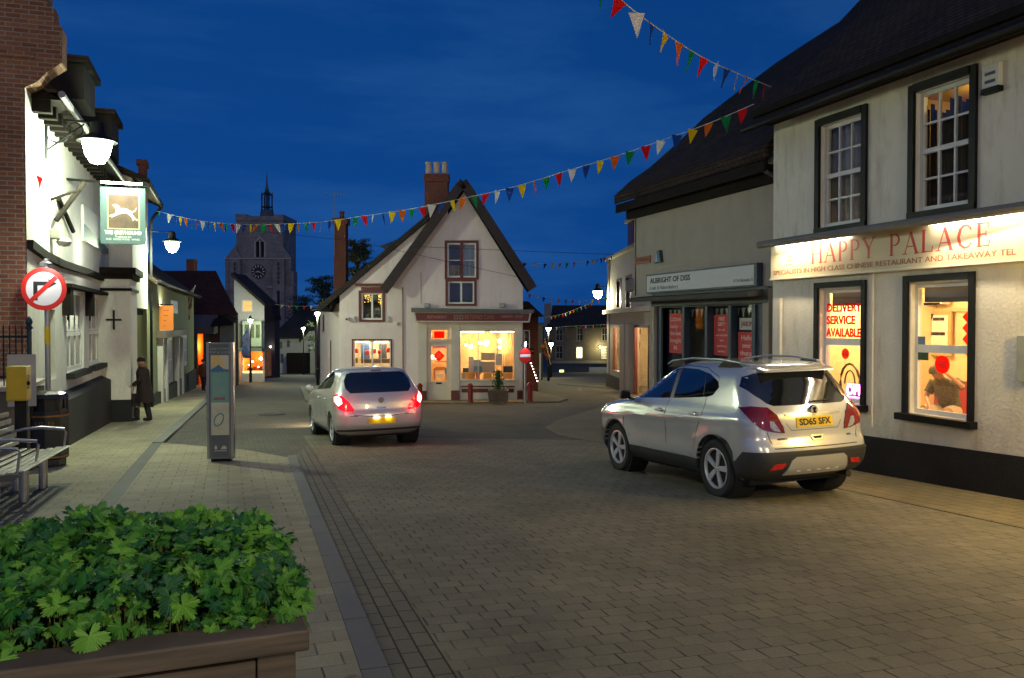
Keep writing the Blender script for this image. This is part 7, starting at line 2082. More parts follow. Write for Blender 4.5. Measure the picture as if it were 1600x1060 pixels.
e_[0].color = (.6, .56, .42, 1); e_[1].position = .52; e_[1].color = (.68, .5, .16, 1)
x_ = e_.new(.40); x_.color = (.55, .52, .38, 1); x_ = e_.new(.62); x_.color = (.42, .5, .4, 1)
l_.new(tc_.outputs['Object'], no_.inputs['Vector']); l_.new(no_.outputs['Fac'], rp_.inputs[0]); l_.new(rp_.outputs[0], b_.inputs['Base Color']); l_.new(b_.outputs[0], o_.inputs[0])
MAPM = m_
TEALP = M('pillar_teal', (.15, .33, .26), .4, 0, .06, 3)
mp1 = pn(555, 578, MAPM, 'map_panel'); tp = pn(578.3, 628, TEALP, 'text_panel'); mp2 = pn(628.3, 679, M('lower_map', (.5, .5, .36), .4, 0, .2, 5), 'map_panel'); ft = pn(679.3, 713, M('pillar_foot_grey', (.10, .12, .12), .4), 'footer_panel')
mb = MB(); zz0, zz1 = py2z(579), py2z(574)
mb.prism(q, [(-hw_ * .72, zz0 - .02), (hw_ * .72, zz0 - .02), (hw_ * .72, zz0 + .02), (hw_ * .3, zz0 + .03), (-hw_ * .1, zz0 + .10), (-hw_ * .35, zz0 + .06), (-hw_ * .72, zz0 + .02)], .0805, .083); mb.build('map_lake', M('map_blue', (.06, .16, .30), .4), mp1)
mb = MB(); rr_ = random.Random(4)
for k in range(11):
    zc_ = py2z(585 + k * 3.6); x0_ = -hw_ * .6; w_ = hw_ * rr_.uniform(.5, 1.15)
    mb.fbox(q, x0_, x0_ + w_, zc_ - .006, zc_ + .004, .081, .083)
mb.build('small_text', M('pale_text', (.3, .36, .33), .5), tp)
MB().fbox(q, -hw_ * .5, hw_ * .4, py2z(624), py2z(620), .081, .083).build('red_line', M('dull_red_text', (.3, .08, .08), .5), tp)
mb = MB(); zc_ = py2z(655); pts = [q.P(.07 * math.cos(k * .3142) - .02 + .03 * math.sin(k * .3142), zc_ + .10 * math.sin(k * .3142), .084) for k in range(21)]
mb.tube(pts, .008, 5, cap=False); mb.build('map_ring', M('teal_ring', (.0, .22, .2), .5), mp2)
text('DISS TOWN\nMAP & GUIDE', q, 0, py2z(548), .055, M('pale_text', (.3, .36, .33), .5), t, 'header_lettering', d=.082)
mb = MB(); mb.prism(q, [(-.09, py2z(701)), (-.05, py2z(701)), (-.05, py2z(698)), (-.07, py2z(694)), (-.09, py2z(698))], .081, .083); mb.prism(q, [(.0, py2z(701)), (.10, py2z(701)), (.10, py2z(698)), (.06, py2z(695)), (.03, py2z(697))], .081, .083); mb.fbox(q, -.09, .1, py2z(704), py2z(703), .081, .083)
mb.build('footer_marks', M('white_marks', (.5, .52, .5), .5), ft)

# ------------------------------------------------------------ big wooden planter and its plant
c = Vector((.20, 2.80, 0))
PZ = CAMZ - 1.0
rotp = R(3.0)
t = thing('wooden_planter', (c.x, c.y, gz(0, 2.8)), 'large weathered wooden planter filled with leafy green geraniums', 'planter', rz=rotp)
g0 = gz(0, 2.8); H = PZ - g0
m, n, l, out = nodes('weathered_planter_wood')
b = n.new('ShaderNodeBsdfPrincipled'); b.inputs['Roughness'].default_value = .75
tcn = n.new('ShaderNodeTexCoord'); mpn = n.new('ShaderNodeMapping'); mpn.inputs['Scale'].default_value = (3, 3, 45)
nn = n.new('ShaderNodeTexNoise'); nn.inputs['Scale'].default_value = 1; nn.inputs['Detail'].default_value = 8
rp_ = n.new('ShaderNodeValToRGB'); rp_.color_ramp.elements[0].position = .3; rp_.color_ramp.elements[0].color = (.045, .034, .027, 1); rp_.color_ramp.elements[1].position = .75; rp_.color_ramp.elements[1].color = (.125, .092, .072, 1)
l.new(tcn.outputs['Object'], mpn.inputs[0]); l.new(mpn.outputs[0], nn.inputs['Vector']); l.new(nn.outputs['Fac'], rp_.inputs[0]); l.new(rp_.outputs[0], b.inputs['Base Color'])
bp = n.new('ShaderNodeBump'); bp.inputs['Strength'].default_value = .5; bp.inputs['Distance'].default_value = .004; l.new(nn.outputs['Fac'], bp.inputs['Height']); l.new(bp.outputs[0], b.inputs['Normal']); l.new(b.outputs[0], out.inputs[0])
PWOOD = m
W_, D_ = 1.22, 1.14
mb = MB()
for k in range(4):
    z0_ = .0 + k * (H - .09) / 4 + .004; z1_ = (k + 1) * (H - .09) / 4 - .004
    mb.box(-W_ + .1, -.12, -.0, .03, z0_, z1_); mb.box(-.03, -.0, .12, D_ - .1, z0_, z1_); mb.box(-W_, -W_ + .03, .1, D_ - .1, z0_, z1_); mb.box(-W_ + .1, -.12, D_ - .03, D_, z0_, z1_)
mb.build('side_boards', PWOOD, t, False, bevel=.003)
for x in (-W_, -.115):
    for y in (-.006, D_ - .11): MB().box(x, x + .121, y, y + .121, 0, H - .07).build('corner_post', PWOOD, t, False, bevel=.005)
mb = MB(); mb.box(-W_ - .04, .045, -.045, .10, H - .07, H); mb.box(-W_ - .04, .045, D_ - .10, D_ + .045, H - .07, H); mb.box(-.09, .045, .1003, D_ - .1003, H - .0702, H - .0005); mb.box(-W_ - .04, -W_ + .1, .1003, D_ - .1003, H - .0702, H - .0005)
mb.build('rim', PWOOD, t, False, bevel=.008)
MB().box(-W_ + .03, -.03, .03, D_ - .03, H - .3, H - .12).build('soil', M('dark_soil', (.03, .02, .014), 1, 0, .4, 20, 1, 40), t, False)

m, n, l, out = nodes('geranium_leaf')
b = n.new('ShaderNodeBsdfPrincipled'); b.inputs['Roughness'].default_value = .42; b.inputs['Specular IOR Level'].default_value = .4
ob = n.new('ShaderNodeAttribute'); ob.attribute_name = 'leafcol'; ob.attribute_type = 'GEOMETRY'
l.new(ob.outputs['Color'], b.inputs['Base Color'])
tcn = n.new('ShaderNodeTexCoord'); nn = n.new('ShaderNodeTexNoise'); nn.inputs['Scale'].default_value = 90; bp = n.new('ShaderNodeBump'); bp.inputs['Strength'].default_value = .35; bp.inputs['Distance'].default_value = .003
l.new(tcn.outputs['Object'], nn.inputs['Vector']); l.new(nn.outputs['Fac'], bp.inputs['Height']); l.new(bp.outputs[0], b.inputs['Normal'])
tr = n.new('ShaderNodeBsdfTranslucent'); l.new(ob.outputs['Color'], tr.inputs[0])
mx = n.new('ShaderNodeMixShader'); mx.inputs[0].default_value = .28; l.new(b.outputs[0], mx.inputs[1]); l.new(tr.outputs[0], mx.inputs[2]); l.new(mx.outputs[0], out.inputs[0])
LEAFM = m


def leaf_shape(rnd):
    """a palmate leaf of five deeply toothed lobes, base at the origin, pointing along +y"""
    pts = [(0, 0)]
    lobes = ((-122, .66), (-61, .88), (0, 1.0), (61, .88), (122, .66))
    for i, (an, ln) in enumerate(lobes):
        an += rnd.uniform(-5, 5); ln *= rnd.uniform(.92, 1.05)
        for da, rr_ in ((-30, .55), (-27, .80), (-22, .68), (-17, .92), (-10, .78), (-5, .97), (0, .94), (5, 1.0), (10, .78), (16, .93), (22, .68), (27, .82), (30, .55)):
            if da in (-30, 30): rr_ = .52 if abs(an) < 100 or (da > 0) != (an > 0) else .3
            a = math.radians(an + da * (1 if abs(an) < 100 else .85)); pts.append((ln * rr_ * math.sin(a), ln * rr_ * math.cos(a)))
    return pts


rnd = random.Random(11)
pt = thing('geranium_plant', (c.x - .65, c.y + .6, g0 + H - .12), 'mass of lobed green geranium leaves spilling over the wooden planter', 'plant')
SHAPES = [leaf_shape(rnd) for _ in range(14)]
bm = bmesh.new(); lay = bm.verts.layers.float_color.new('leafcol')
stem = MB()
cr_, sr_ = math.cos(rotp), math.sin(rotp)
def pl2w(x, y, z): return Vector((c.x + x * cr_ - y * sr_, c.y + x * sr_ + y * cr_, g0 + z))
bumps = [(rnd.uniform(-W_, 0), rnd.uniform(0, D_), rnd.uniform(.10, .2), rnd.uniform(-.10, .06)) for _ in range(26)]
def mound(x, y):
    u_ = min(1, max(0, min((x + W_ + .05) / .42, (.18 - x) / .26))); v_ = min(1, max(0, min(y + .06, D_ + .08 - y) / .34))
    e = math.sin(u_ * 1.5708) * math.sin(v_ * 1.5708)
    h_ = H - .03 + .20 * e + .02 * (y / D_) 
    for bx, by, s_, a_ in bumps: h_ += a_ * math.exp(-((x - bx) ** 2 + (y - by) ** 2) / s_ ** 2)
    return h_, e
count = 0
while count < 2700:
    x, y = rnd.uniform(-W_ - .04, .075), rnd.uniform(.03, D_ + .10)
    hgt, e = mound(x, y)
    depth = rnd.random() ** 1.7 * .17
    z = hgt - depth
    size = rnd.choice((rnd.uniform(.02, .04), rnd.uniform(.034, .066))) * (1.15 if depth < .04 else .9)
    # outward normal: up, tipping outwards near the edges
    ox = (1 if x > -.25 else (-1 if x < -W_ + .25 else 0)) * (1 - e); oy = (-1 if y < .3 else (1 if y > D_ - .3 else 0)) * (1 - e)
    nrm = Vector((ox * 1.3 + rnd.gauss(0, .5), oy * 1.3 + rnd.gauss(0, .5) - .35, 1.0)).normalized()
    if e < .5: z -= rnd.uniform(0, .10) * (1 - e)
    if y < .09 and rnd.random() < .4: continue
    yaw_ = rnd.uniform(0, 6.283)
    if abs(ox) + abs(oy) > .3: yaw_ = math.atan2(oy, ox) - math.pi / 2 + rnd.gauss(0, .6)
    q_ = nrm.to_track_quat('Z', 'Y').to_matrix() @ Matrix.Rotation(yaw_, 3, 'Z')
    p = pl2w(x, y, z)
    g_ = rnd.random()
    base = Vector((.032, .15, .022)).lerp(Vector((.115, .30, .035)), g_ ** 1.6)
    if rnd.random() < .18: base = Vector((.14, .34, .04))
    if rnd.random() < .25: base = Vector((.025, .11, .04))
    if rnd.random() < .0015: base = Vector((.28, .12, .03))
    pts = SHAPES[rnd.randrange(14)]; fold = rnd.uniform(.1, .9); droop = rnd.uniform(.1, .9)
    vs = []
    for i, (lx, ly) in enumerate(pts):
        rr_ = math.hypot(lx, ly); an = math.atan2(lx, ly)
        zz = fold * abs(lx) * .5 - droop * rr_ * rr_ * .6 + .10 * math.cos(an * 5) * rr_
        v = bm.verts.new(p + q_ @ (Vector((lx, ly - .25, zz)) * size))
        kk = 1.25 if i == 0 else 1.0
        v[lay] = (base.x * kk, base.y * kk, base.z * kk, 1); vs.append(v)
    for i in range(1, len(vs) - 1): bm.faces.new((vs[0], vs[i], vs[i + 1]))
    if count % 3 == 0:
        b0 = p - q_ @ Vector((0, .25, 0)) * size
        e_ = pl2w(x * .97 - .02, min(max(y, .15), D_ - .15), H - .08)
        stem.tube([e_, (e_ + b0) / 2 + Vector((rnd.gauss(0, .015), rnd.gauss(0, .015), .02)), b0], [.0025, .002, .0015], 4, cap=False)
    count += 1
o = finish(bm, 'foliage', LEAFM, pt, True, False)
stem.build('stems', M('leaf_stalk', (.12, .14, .04), .6, 0, .3, 10), pt, merge=False)

# ============================================================ bunting
PCOL = {'red': (.55, .012, .015), 'white': (.62, .60, .58), 'blue': (.015, .05, .26), 'yellow': (.62, .42, .01), 'orange': (.60, .12, .01), 'green': (.01, .20, .06)}
ORDER = ['red', 'white', 'blue', 'yellow', 'orange', 'green']
PM = {}
for k_, col in PCOL.items():
    m, n, l, out = nodes('pennant_' + k_)
    b = n.new('ShaderNodeBsdfDiffuse'); b.inputs[0].default_value = col + (1,); tr = n.new('ShaderNodeBsdfTranslucent'); tr.inputs[0].default_value = col + (1,)
    mx = n.new('ShaderNodeMixShader'); mx.inputs[0].default_value = .12; l.new(b.outputs[0], mx.inputs[1]); l.new(tr.outputs[0], mx.inputs[2]); l.new(mx.outputs[0], out.inputs[0])
    PM[k_] = m


def pennant_mesh(colr, w_=.20, h_=.30):
    bm = bmesh.new(); n = 5; rows = []
    for i in range(n + 1):
        v_ = i / n; ww = w_ / 2 * (1 - v_) + .004
        rows.append([bm.verts.new((x * ww, .035 * math.sin(v_ * 2.4 + x) * v_ + .012 * x * v_, -v_ * h_)) for x in (-1, 0, 1)])
    for i in range(n):
        for j in range(2): bm.faces.new((rows[i][j], rows[i][j + 1], rows[i + 1][j + 1], rows[i + 1][j]))
    me = bpy.data.meshes.new('pennant'); bm.to_mesh(me); bm.free(); me.materials.append(PM[colr])
    me.polygons.foreach_set('use_smooth', [True] * len(me.polygons))
    return me


PMESH = {k_: pennant_mesh(k_) for k_ in PCOL}


def bunting(label, pts, step, start, scale=1.0, seed=1, sag=.0):
    """pts: world points the cord runs through"""
    rnd = random.Random(seed)
    pts = [Vector(p) for p in pts]
    # Catmull-Rom through the points
    dense = []
    P_ = [pts[0] * 2 - pts[1]] + pts + [pts[-1] * 2 - pts[-2]]
    for i in range(1, len(P_) - 2):
        for k in range(16):
            u_ = k / 16
            dense.append(.5 * ((2 * P_[i]) + (-P_[i - 1] + P_[i + 1]) * u_ + (2 * P_[i - 1] - 5 * P_[i] + 4 * P_[i + 1] - P_[i + 2]) * u_ ** 2 + (-P_[i - 1] + 3 * P_[i] - 3 * P_[i + 1] + P_[i + 2]) * u_ ** 3))
    dense.append(pts[-1])
    t = thing('bunting', dense[0], label, 'bunting', 'strings of bunting over the street')
    MB().tube(dense, .008, 5).build('cord', M('pale_cord', (.5, .5, .48), .8), t)
    acc = 0; nxt = step * .5; k = start; o0 = dense[0]
    for a, b in zip(dense[:-1], dense[1:]):
        d = (b - a); Ls = d.length
        while nxt < acc + Ls:
            p = a + d * ((nxt - acc) / Ls)
            if rnd.random() > .03:
                o = bpy.data.objects.new('pennant', PMESH[ORDER[k % 6]]); COL.objects.link(o)
                o.parent = t; o.location = p - o0
                o.rotation_euler = (rnd.gauss(.0, .16), rnd.gauss(.12, .16), math.atan2(d.y, d.x) + rnd.gauss(0, .35)); s_ = scale * rnd.uniform(.93, 1.05); o.scale = (s_, s_, s_)
            k += 1; nxt += step
        acc += Ls
    return t


def pxp(px, py, z): return CAMP + ray(px, py) * z


main = [(245, 330, 28.6), (300, 343, 27.2), (360, 350, 25.8), (430, 350.5, 24.2), (500, 347, 22.9), (560, 339, 21.9), (640, 327, 20.8), (720, 311, 19.7), (800, 293, 18.8), (880, 269, 17.9), (960, 245, 17.2), (1050, 214, 16.5), (1110, 192, 16.0), (1178, 163, 15.5)]
bunting('long string of bright pennants from the pub corner to the restaurant eaves', [pxp(*p) for p in main], .345, 5, 1.0, 3)
top_ = [(700, -330, 7.2), (800, -185, 8.2), (890, -78, 9.1), (968, -2, 10.0), (1030, 46, 11.0), (1100, 91, 12.3), (1160, 118, 13.6), (1205, 136, 14.9)]
bunting('near string of pennants crossing high above the road from overhead', [pxp(*p) for p in top_], .46, 5, 1.0, 5)
bunting('short string of pennants between the gabled shop and cream corner shop', [pxp(*p) for p in ((812, 411, 34), (850, 412, 34), (890, 411, 35), (925, 407, 36), (956, 400, 38))], .43, 0, .85, 7)
bunting('low string of pennants in front of the dark terrace roof', [pxp(*p) for p in ((822, 459, 40), (855, 466, 41), (890, 469.5, 42), (920, 469, 43), (952, 465, 44))], .5, 0, .9, 9)
bunting('faint pennants slanting down before the dark terrace slates', [pxp(*p) for p in ((852, 496, 60), (875, 492, 58), (890, 487, 56), (905, 481, 54), (925, 473, 50))], .6, 2, .9, 11)
bunting('faint pennants strung level above the dark terrace windows', [pxp(*p) for p in ((866, 512, 66), (890, 510, 64), (915, 509, 62), (950, 507, 58))], .7, 1, .9, 13)
bunting('distant pennants across the street below the church tower', [pxp(*p) for p in ((412, 473, 62), (440, 477, 62), (470, 479, 62), (500, 477, 62))], .55, 1, .9, 15)
bunting('single short end of bunting tied under the big pub lamp', [(-3.12, 16.35, 4.35), (-3.1, 16.75, 4.22), (-3.1, 17.1, 4.2)], .5, 0, 1, 3)
# overhead wires
for lab, pts in (('thin overhead wire from the gabled shop to the grey haberdasher', ((640, 385, 32), (800, 392, 27), (960, 398, 22))), ('thin overhead wire crossing above the gabled shop roof', ((250, 345, 29), (560, 378, 31), (822, 436, 33)))):
    p3 = [pxp(*p) for p in pts]; t = thing('overhead_wire', p3[0], lab, 'wire', 'overhead wires'); MB().tube(p3, .007, 4).build('wire', IRON, t)

# ============================================================ in front of the gabled shop
g = CF(32.2)
BOL = M('dark_red_bollard_paint', (.22, .012, .014), .45, 0, .1, 5)


def bollard(px, label, z=31.8, hgt=None):
    fr = CF(z); a, _ = fr.hit(px, 600); p = fr.P(a, 0); g0 = gz(p.x, p.y)
    t = thing('bollard', (p.x, p.y, g0), label, 'bollard', 'dark red bollards by the gabled shop')
    MB().lathe((0, 0, 0), [(.12, 0), (.12, .05), (.10, .08), (.10, .58), (.12, .60), (.12, .64), (.10, .66), (.05, .72), (0, .73)], 14).build('post', BOL, t, False)
    return p


B1 = bollard(656, 'dark red bollard by the pillar left of the gabled shop door')
B2 = bollard(735, 'dark red bollard in front of the stall riser beside the trough')
B3 = bollard(828, 'tall dark red bollard right of the no entry sign')
fr = CF(31.9); a0, a1 = fr.hit(762, 600)[0], fr.hit(795, 600)[0]; p = fr.P(0, 0); c0 = fr.P((a0 + a1) / 2, 0); g0 = gz(c0.x, c0.y)
t = thing('stone_trough', (c0.x, c0.y, g0), 'rough stone trough planter in front of the gabled shop window', 'planter', rz=-YAW)
hw_ = (a1 - a0) / 2
MB().hexa([(-hw_ * .9, -.2, 0), (hw_ * .9, -.2, 0), (hw_ * .9, .2, 0), (-hw_ * .9, .2, 0), (-hw_, -.23, .45), (hw_, -.23, .45), (hw_, .23, .45), (-hw_, .23, .45)]).build('trough', M('brown_stone_trough', (.11, .075, .055), .9, 0, .3, 5, .6, 20), t, False, bevel=.02)
s_ = thing('shrub', (c0.x, c0.y, g0 + .4), 'small bushy green shrub growing in the stone trough', 'plant')
mb = MB(); rnd = random.Random(2)
for k in range(700):
    an, rr_, hh = rnd.uniform(0, 6.283), abs(rnd.gauss(0, .15)), rnd.random() ** .8 * .75
    rr_ *= 1.3 - hh * .9
    p = Vector((rr_ * math.cos(an), rr_ * math.sin(an), hh)); d1 = Vector((rnd.uniform(-1, 1), rnd.uniform(-1, 1), rnd.uniform(0, 1.2))).normalized() * .11; d2 = d1.cross(Vector((rnd.random(), rnd.random(), 1))).normalized() * .02
    mb.poly([p - d2, p + d1, p + d2])
mb.build('leaves', M('shrub_leaf', (.05, .13, .03), .6, 0, .4, 8), s_, False, merge=False, recalc=False)
mb = MB()
for k in range(7): mb.tube([(0, 0, 0), (rnd.uniform(-.15, .15), rnd.uniform(-.15, .15), rnd.uniform(.4, .7))], [.012, .004], 5)
mb.build('stems', M('tree_bark', (.05, .035, .025), .9), s_, False)
# a low rail chain from the trough to the bollard
# no entry sign
fr = CF(30.6); a, z_ = fr.hit(820, 556); p = fr.P(a, 0); g0 = gz(p.x, p.y)
q = Fr(fr.P(a, z_), RGT + FWD * .75)
t = thing('no_entry_sign', (p.x + .1, p.y, g0), 'red no entry sign on a pole at the corner of the gabled shop', 'road sign')
pl = disc(q, 0, 0, .28, RRD, t, 'sign_plate', 0, .02, 36); MB().fbox(q, -.24, .24, -.05, .05, .02, .024).build('white_bar', RW, pl)
MB().tube([q.P(.05, 0, -.05) * 1 + Vector((0, 0, -z_ * 0 + g0 - z_)), q.P(.05, .45, -.05)], .045, 10).build('pole', GREYM, t)
mb = MB(); mb.tube([q.P(.05, .3, -.05), q.P(.0, .52, .0), q.P(-.12, .55, .1), q.P(-.26, .36, .16)], .028, 6); mb.build('lamp_arm', IRON, t)
MB().tube([q.P(.05, .36, -.02), q.P(.02, .5, .02)], .03, 6).build('sign_light', E('cool_sign_glow', (.6, .7, 1), 9), t)
add_light('POINT', q.P(-.05, .42, .3), 5, (.8, .85, 1), .05, name='sign_light')

# ============================================================ people


def skin_body(name, joints, edges, mat, parent, root='pelvis', sub=2):
    me = bpy.data.meshes.new(name); ks = list(joints)
    me.from_pydata([joints[k][0] for k in ks], [(ks.index(a), ks.index(b)) for a, b in edges], [])
    o = bpy.data.objects.new(name, me); COL.objects.link(o); me.materials.append(mat)
    m_ = o.modifiers.new('skin', 'SKIN'); m_.use_smooth_shade = True
    sv = me.skin_vertices[0].data
    for i, k in enumerate(ks):
        r_ = joints[k][1]; sv[i].radius = r_ if isinstance(r_, tuple) else (r_, r_); sv[i].use_root = (k == root)
    s_ = o.modifiers.new('sub', 'SUBSURF'); s_.levels = sub; s_.render_levels = sub
    dg = bpy.context.evaluated_depsgraph_get(); dg.update()
    m2 = bpy.data.meshes.new_from_object(o.evaluated_get(dg)); m2.name = name
    bpy.data.objects.remove(o)
    m2.polygons.foreach_set('use_smooth', [True] * len(m2.polygons))
    o = bpy.data.objects.new(name, m2); COL.objects.link(o); o.parent = parent
    return o


SKIN = M('skin', (.42, .22, .15), .55, 0, .06, 20)


def figure(t, J, palm_r=.03, hair=None, fingers=True):
    """J: joint -> position; a whole body with head, face and fingers in one mesh"""
    V = {k: Vector(v) for k, v in J.items()}
    j = {'pelvis': (V['pelvis'], (.13, .11)), 'waist': (V['pelvis'].lerp(V['chest'], .45), (.12, .10)), 'chest': (V['chest'], (.145, .11)), 'neck': (V['neck'], .052), 'skull': (V['head'], (.078, .095)), 'crown': (V['head'] + (V['head'] - V['neck']).normalized() * .085, (.06, .075))}
    e = [('pelvis', 'waist'), ('waist', 'chest'), ('chest', 'neck'), ('neck', 'skull'), ('skull', 'crown')]
    for s in 'LR':
        j['sh' + s] = (V['sh' + s], .055); j['el' + s] = (V['el' + s], .040); j['wr' + s] = (V['wr' + s], .026)
        d = (V['wr' + s] - V['el' + s]).normalized(); pm = V['wr' + s] + d * .055
        j['pm' + s] = (pm, (.036, .018))
        e += [('chest', 'sh' + s), ('sh' + s, 'el' + s), ('el' + s, 'wr' + s), ('wr' + s, 'pm' + s)]
        side = d.cross(V.get('palm' + s, Vector((0, 0, 1)))); side = side.normalized() if side.length > .1 else Vector((0, 1, 0))
        cv = side.cross(d).normalized()
        if fingers:
            for f_, (off, ln) in enumerate(((-.027, .06), (-.009, .07), (.009, .066), (.026, .052))):
                a = pm + d * .028 + side * off; b = a + d * ln * .5 + cv * .008; c = b + d * ln * .4 + cv * .024
                j['f%d%sa' % (f_, s)] = (a, .010); j['f%d%sb' % (f_, s)] = (b, .0085); j['f%d%sc' % (f_, s)] = (c, .0065)
                e += [('pm' + s, 'f%d%sa' % (f_, s)), ('f%d%sa' % (f_, s), 'f%d%sb' % (f_, s)), ('f%d%sb' % (f_, s), 'f%d%sc' % (f_, s))]
            a = V['wr' + s] + d * .03 - side * .034; b = a + d * .035 - side * .012 + cv * .012
            j['t%sa' % s] = (a, .011); j['t%sb' % s] = (b, .008); e += [('wr' + s, 't%sa' % s), ('t%sa' % s, 't%sb' % s)]
        j['hp' + s] = (V['hp' + s], .088); j['kn' + s] = (V['kn' + s], .056); j['an' + s] = (V['an' + s], .038); j['to' + s] = (V['to' + s], (.035, .028))
        e += [('pelvis', 'hp' + s), ('hp' + s, 'kn' + s), ('kn' + s, 'an' + s), ('an' + s, 'to' + s)]
    o = skin_body('body', j, e, SKIN, t)
    # face: nose, brow, ears as small forms merged visually with the head
    fd = V['face'].normalized(); up = (V['head'] - V['neck']).normalized(); sd = fd.cross(up).normalized(); fd = up.cross(sd).normalized() * -1 if fd.dot(up.cross(sd)) < 0 else up.cross(sd).normalized()
    hc = V['head'] + up * .02
    mb = MB(); mb._add([hc + fd * .088 + up * .02, hc + fd * .088 - sd * .016 - up * .025, hc + fd * .088 + sd * .016 - up * .025, hc + fd * .115 - up * .02], [(0, 1, 3), (0, 3, 2), (1, 2, 3)])
    for s in (-1, 1): mb.lathe(hc + sd * s * .082, [(.0, -.03), (.014, -.02), (.017, 0), (.012, .025), (0, .03)], 8)
    mb.build('nose_and_ears', SKIN, o, False, True)
    mb = MB()
    for s in (-1, 1): mb.lathe(hc + fd * .09 + sd * s * .032 + up * .02, [(0, -.008), (.009, 0), (0, .008)], 8)
    mb.tube([hc + fd * .089 - sd * .025 - up * .05, hc + fd * .095 - up * .052, hc + fd * .089 + sd * .025 - up * .05], .005, 5)
    mb.build('eyes_and_mouth', M('dark_features', (.05, .02, .02), .5), o, False, True)
    return o, fd, up, sd, hc


def cloth_ring(rings, mat, name, parent, n=18):
    """lofted garment: (center, rx, ry, yaw)"""
    mb = MB(); k = 0
    for c_, rx, ry, yw in rings:
        for i in range(n):
            a = 6.2832 * i / n; x, y = rx * math.cos(a), ry * math.sin(a)
            mb.v.append(Vector(c_) + Vector((x * math.cos(yw) - y * math.sin(yw), x * math.sin(yw) + y * math.cos(yw), 0)))
    for r_ in range(len(rings) - 1):
        for i in range(n): mb.f.append((r_ * n + i, r_ * n + (i + 1) % n, (r_ + 1) * n + (i + 1) % n, (r_ + 1) * n + i))
    mb.f.append(tuple((len(rings) - 1) * n + i for i in range(n)))
    o = mb.build(name, mat, parent, False, True)
    return o


def sleeve(a, b, c, r0, r1, r2, mat, name, parent):
    a, b, c = Vector(a), Vector(b), Vector(c)
    return MB().tube([a, a.lerp(b, .5), b, b.lerp(c, .5), c], [r0, (r0 + r1) / 2, r1, (r1 + r2) / 2, r2], 12).build(name, mat, parent, False, True)


# 1 the walker in a dark coat entering the pub
fr = CF(22.6); a, _ = fr.hit(225, 600); p = fr.P(a, 0); g0 = gz(p.x, p.y)
t = thing('person', (p.x, p.y, g0), 'person in long dark coat and cap stepping towards the dark pub entry', 'person', rz=math.pi - YAW)
# local +x is the walking direction (leftwards in view)
S = 1.0
J = dict(pelvis=(0, 0, .93), chest=(.03, 0, 1.30), neck=(.05, 0, 1.47), head=(.08, 0, 1.60), face=(1, 0, -.15), shL=(.03, .17, 1.40), shR=(.03, -.17, 1.40), elL=(.02, .22, 1.12), elR=(.06, -.22, 1.13), wrL=(.22, .17, 1.0), wrR=(.25, -.15, .98),
         hpL=(0, .09, .90), hpR=(0, -.09, .90), knL=(.16, .09, .50), knR=(-.02, -.09, .50), anL=(.16, .09, .12), anR=(-.10, -.09, .10), toL=(.28, .09, .05), toR=(.02, -.09, .04))
bd, fd, up, sd, hc = figure(t, J)
COAT = M('dark_maroon_coat', (.016, .008, .009), .85, 0, .3, 12); BLK = M('black_cloth', (.012, .012, .014), .9, 0, .3, 12)
cloth_ring([((-.04, 0, .52), .24, .22, 0), ((-.02, 0, .75), .22, .21, 0), ((.0, 0, .98), .18, .19, 0), ((.02, 0, 1.15), .17, .20, 0), ((.03, 0, 1.33), .16, .23, 0), ((.03, 0, 1.42), .13, .20, 0), ((.05, 0, 1.48), .08, .09, 0)], COAT, 'coat', bd)
for s, y in (('L', 1), ('R', -1)): sleeve(J['sh' + s], J['el' + s], J['wr' + s], .075, .062, .048, COAT, 'sleeve', bd); sleeve(J['hp' + s], J['kn' + s], J['an' + s], .11, .085, .07, BLK, 'trouser_leg', bd); MB().tube([Vector(J['an' + s]) + Vector((-.06, 0, -.03)), Vector(J['an' + s]) + Vector((.02, 0, -.05)), Vector(J['to' + s]) + Vector((.04, 0, -.01))], [.05, .055, .04], 8).build('shoe', BLK, bd, False, True)
MB().lathe(hc + Vector((-.015, 0, .035)), [(.105, -.03), (.11, .02), (.09, .07), (.04, .095), (0, .1)], 14).build('cap', BLK, bd, False, True)
MB().lathe(Vector((.03, 0, 1.50)), [(.085, -.04), (.12, .0), (.10, .05), (.08, .06)], 12).build('fur_collar', M('tan_fur', (.22, .13, .06), .9, 0, .4, 30), bd, False, True)
q = thing('carried_bag', (p.x, p.y, g0 + .55), 'dark shopping bag held by the person in the long coat', 'bag')
Mt = root_matrix(t); hb_ = Mt @ Vector((.30, -.15, .62))
MB().box(hb_.x - .12, hb_.x + .12, hb_.y - .06, hb_.y + .06, hb_.z - .24, hb_.z + .12).build('bag', M('dark_red_bag', (.05, .01, .012), .7), q, bevel=.02)
MB().tube([(hb_.x - .07, hb_.y, hb_.z + .12), (hb_.x - .04, hb_.y, hb_.z + .30), (hb_.x + .04, hb_.y, hb_.z + .30), (hb_.x + .07, hb_.y, hb_.z + .12)], .008, 6).build('handle', BLK, q)


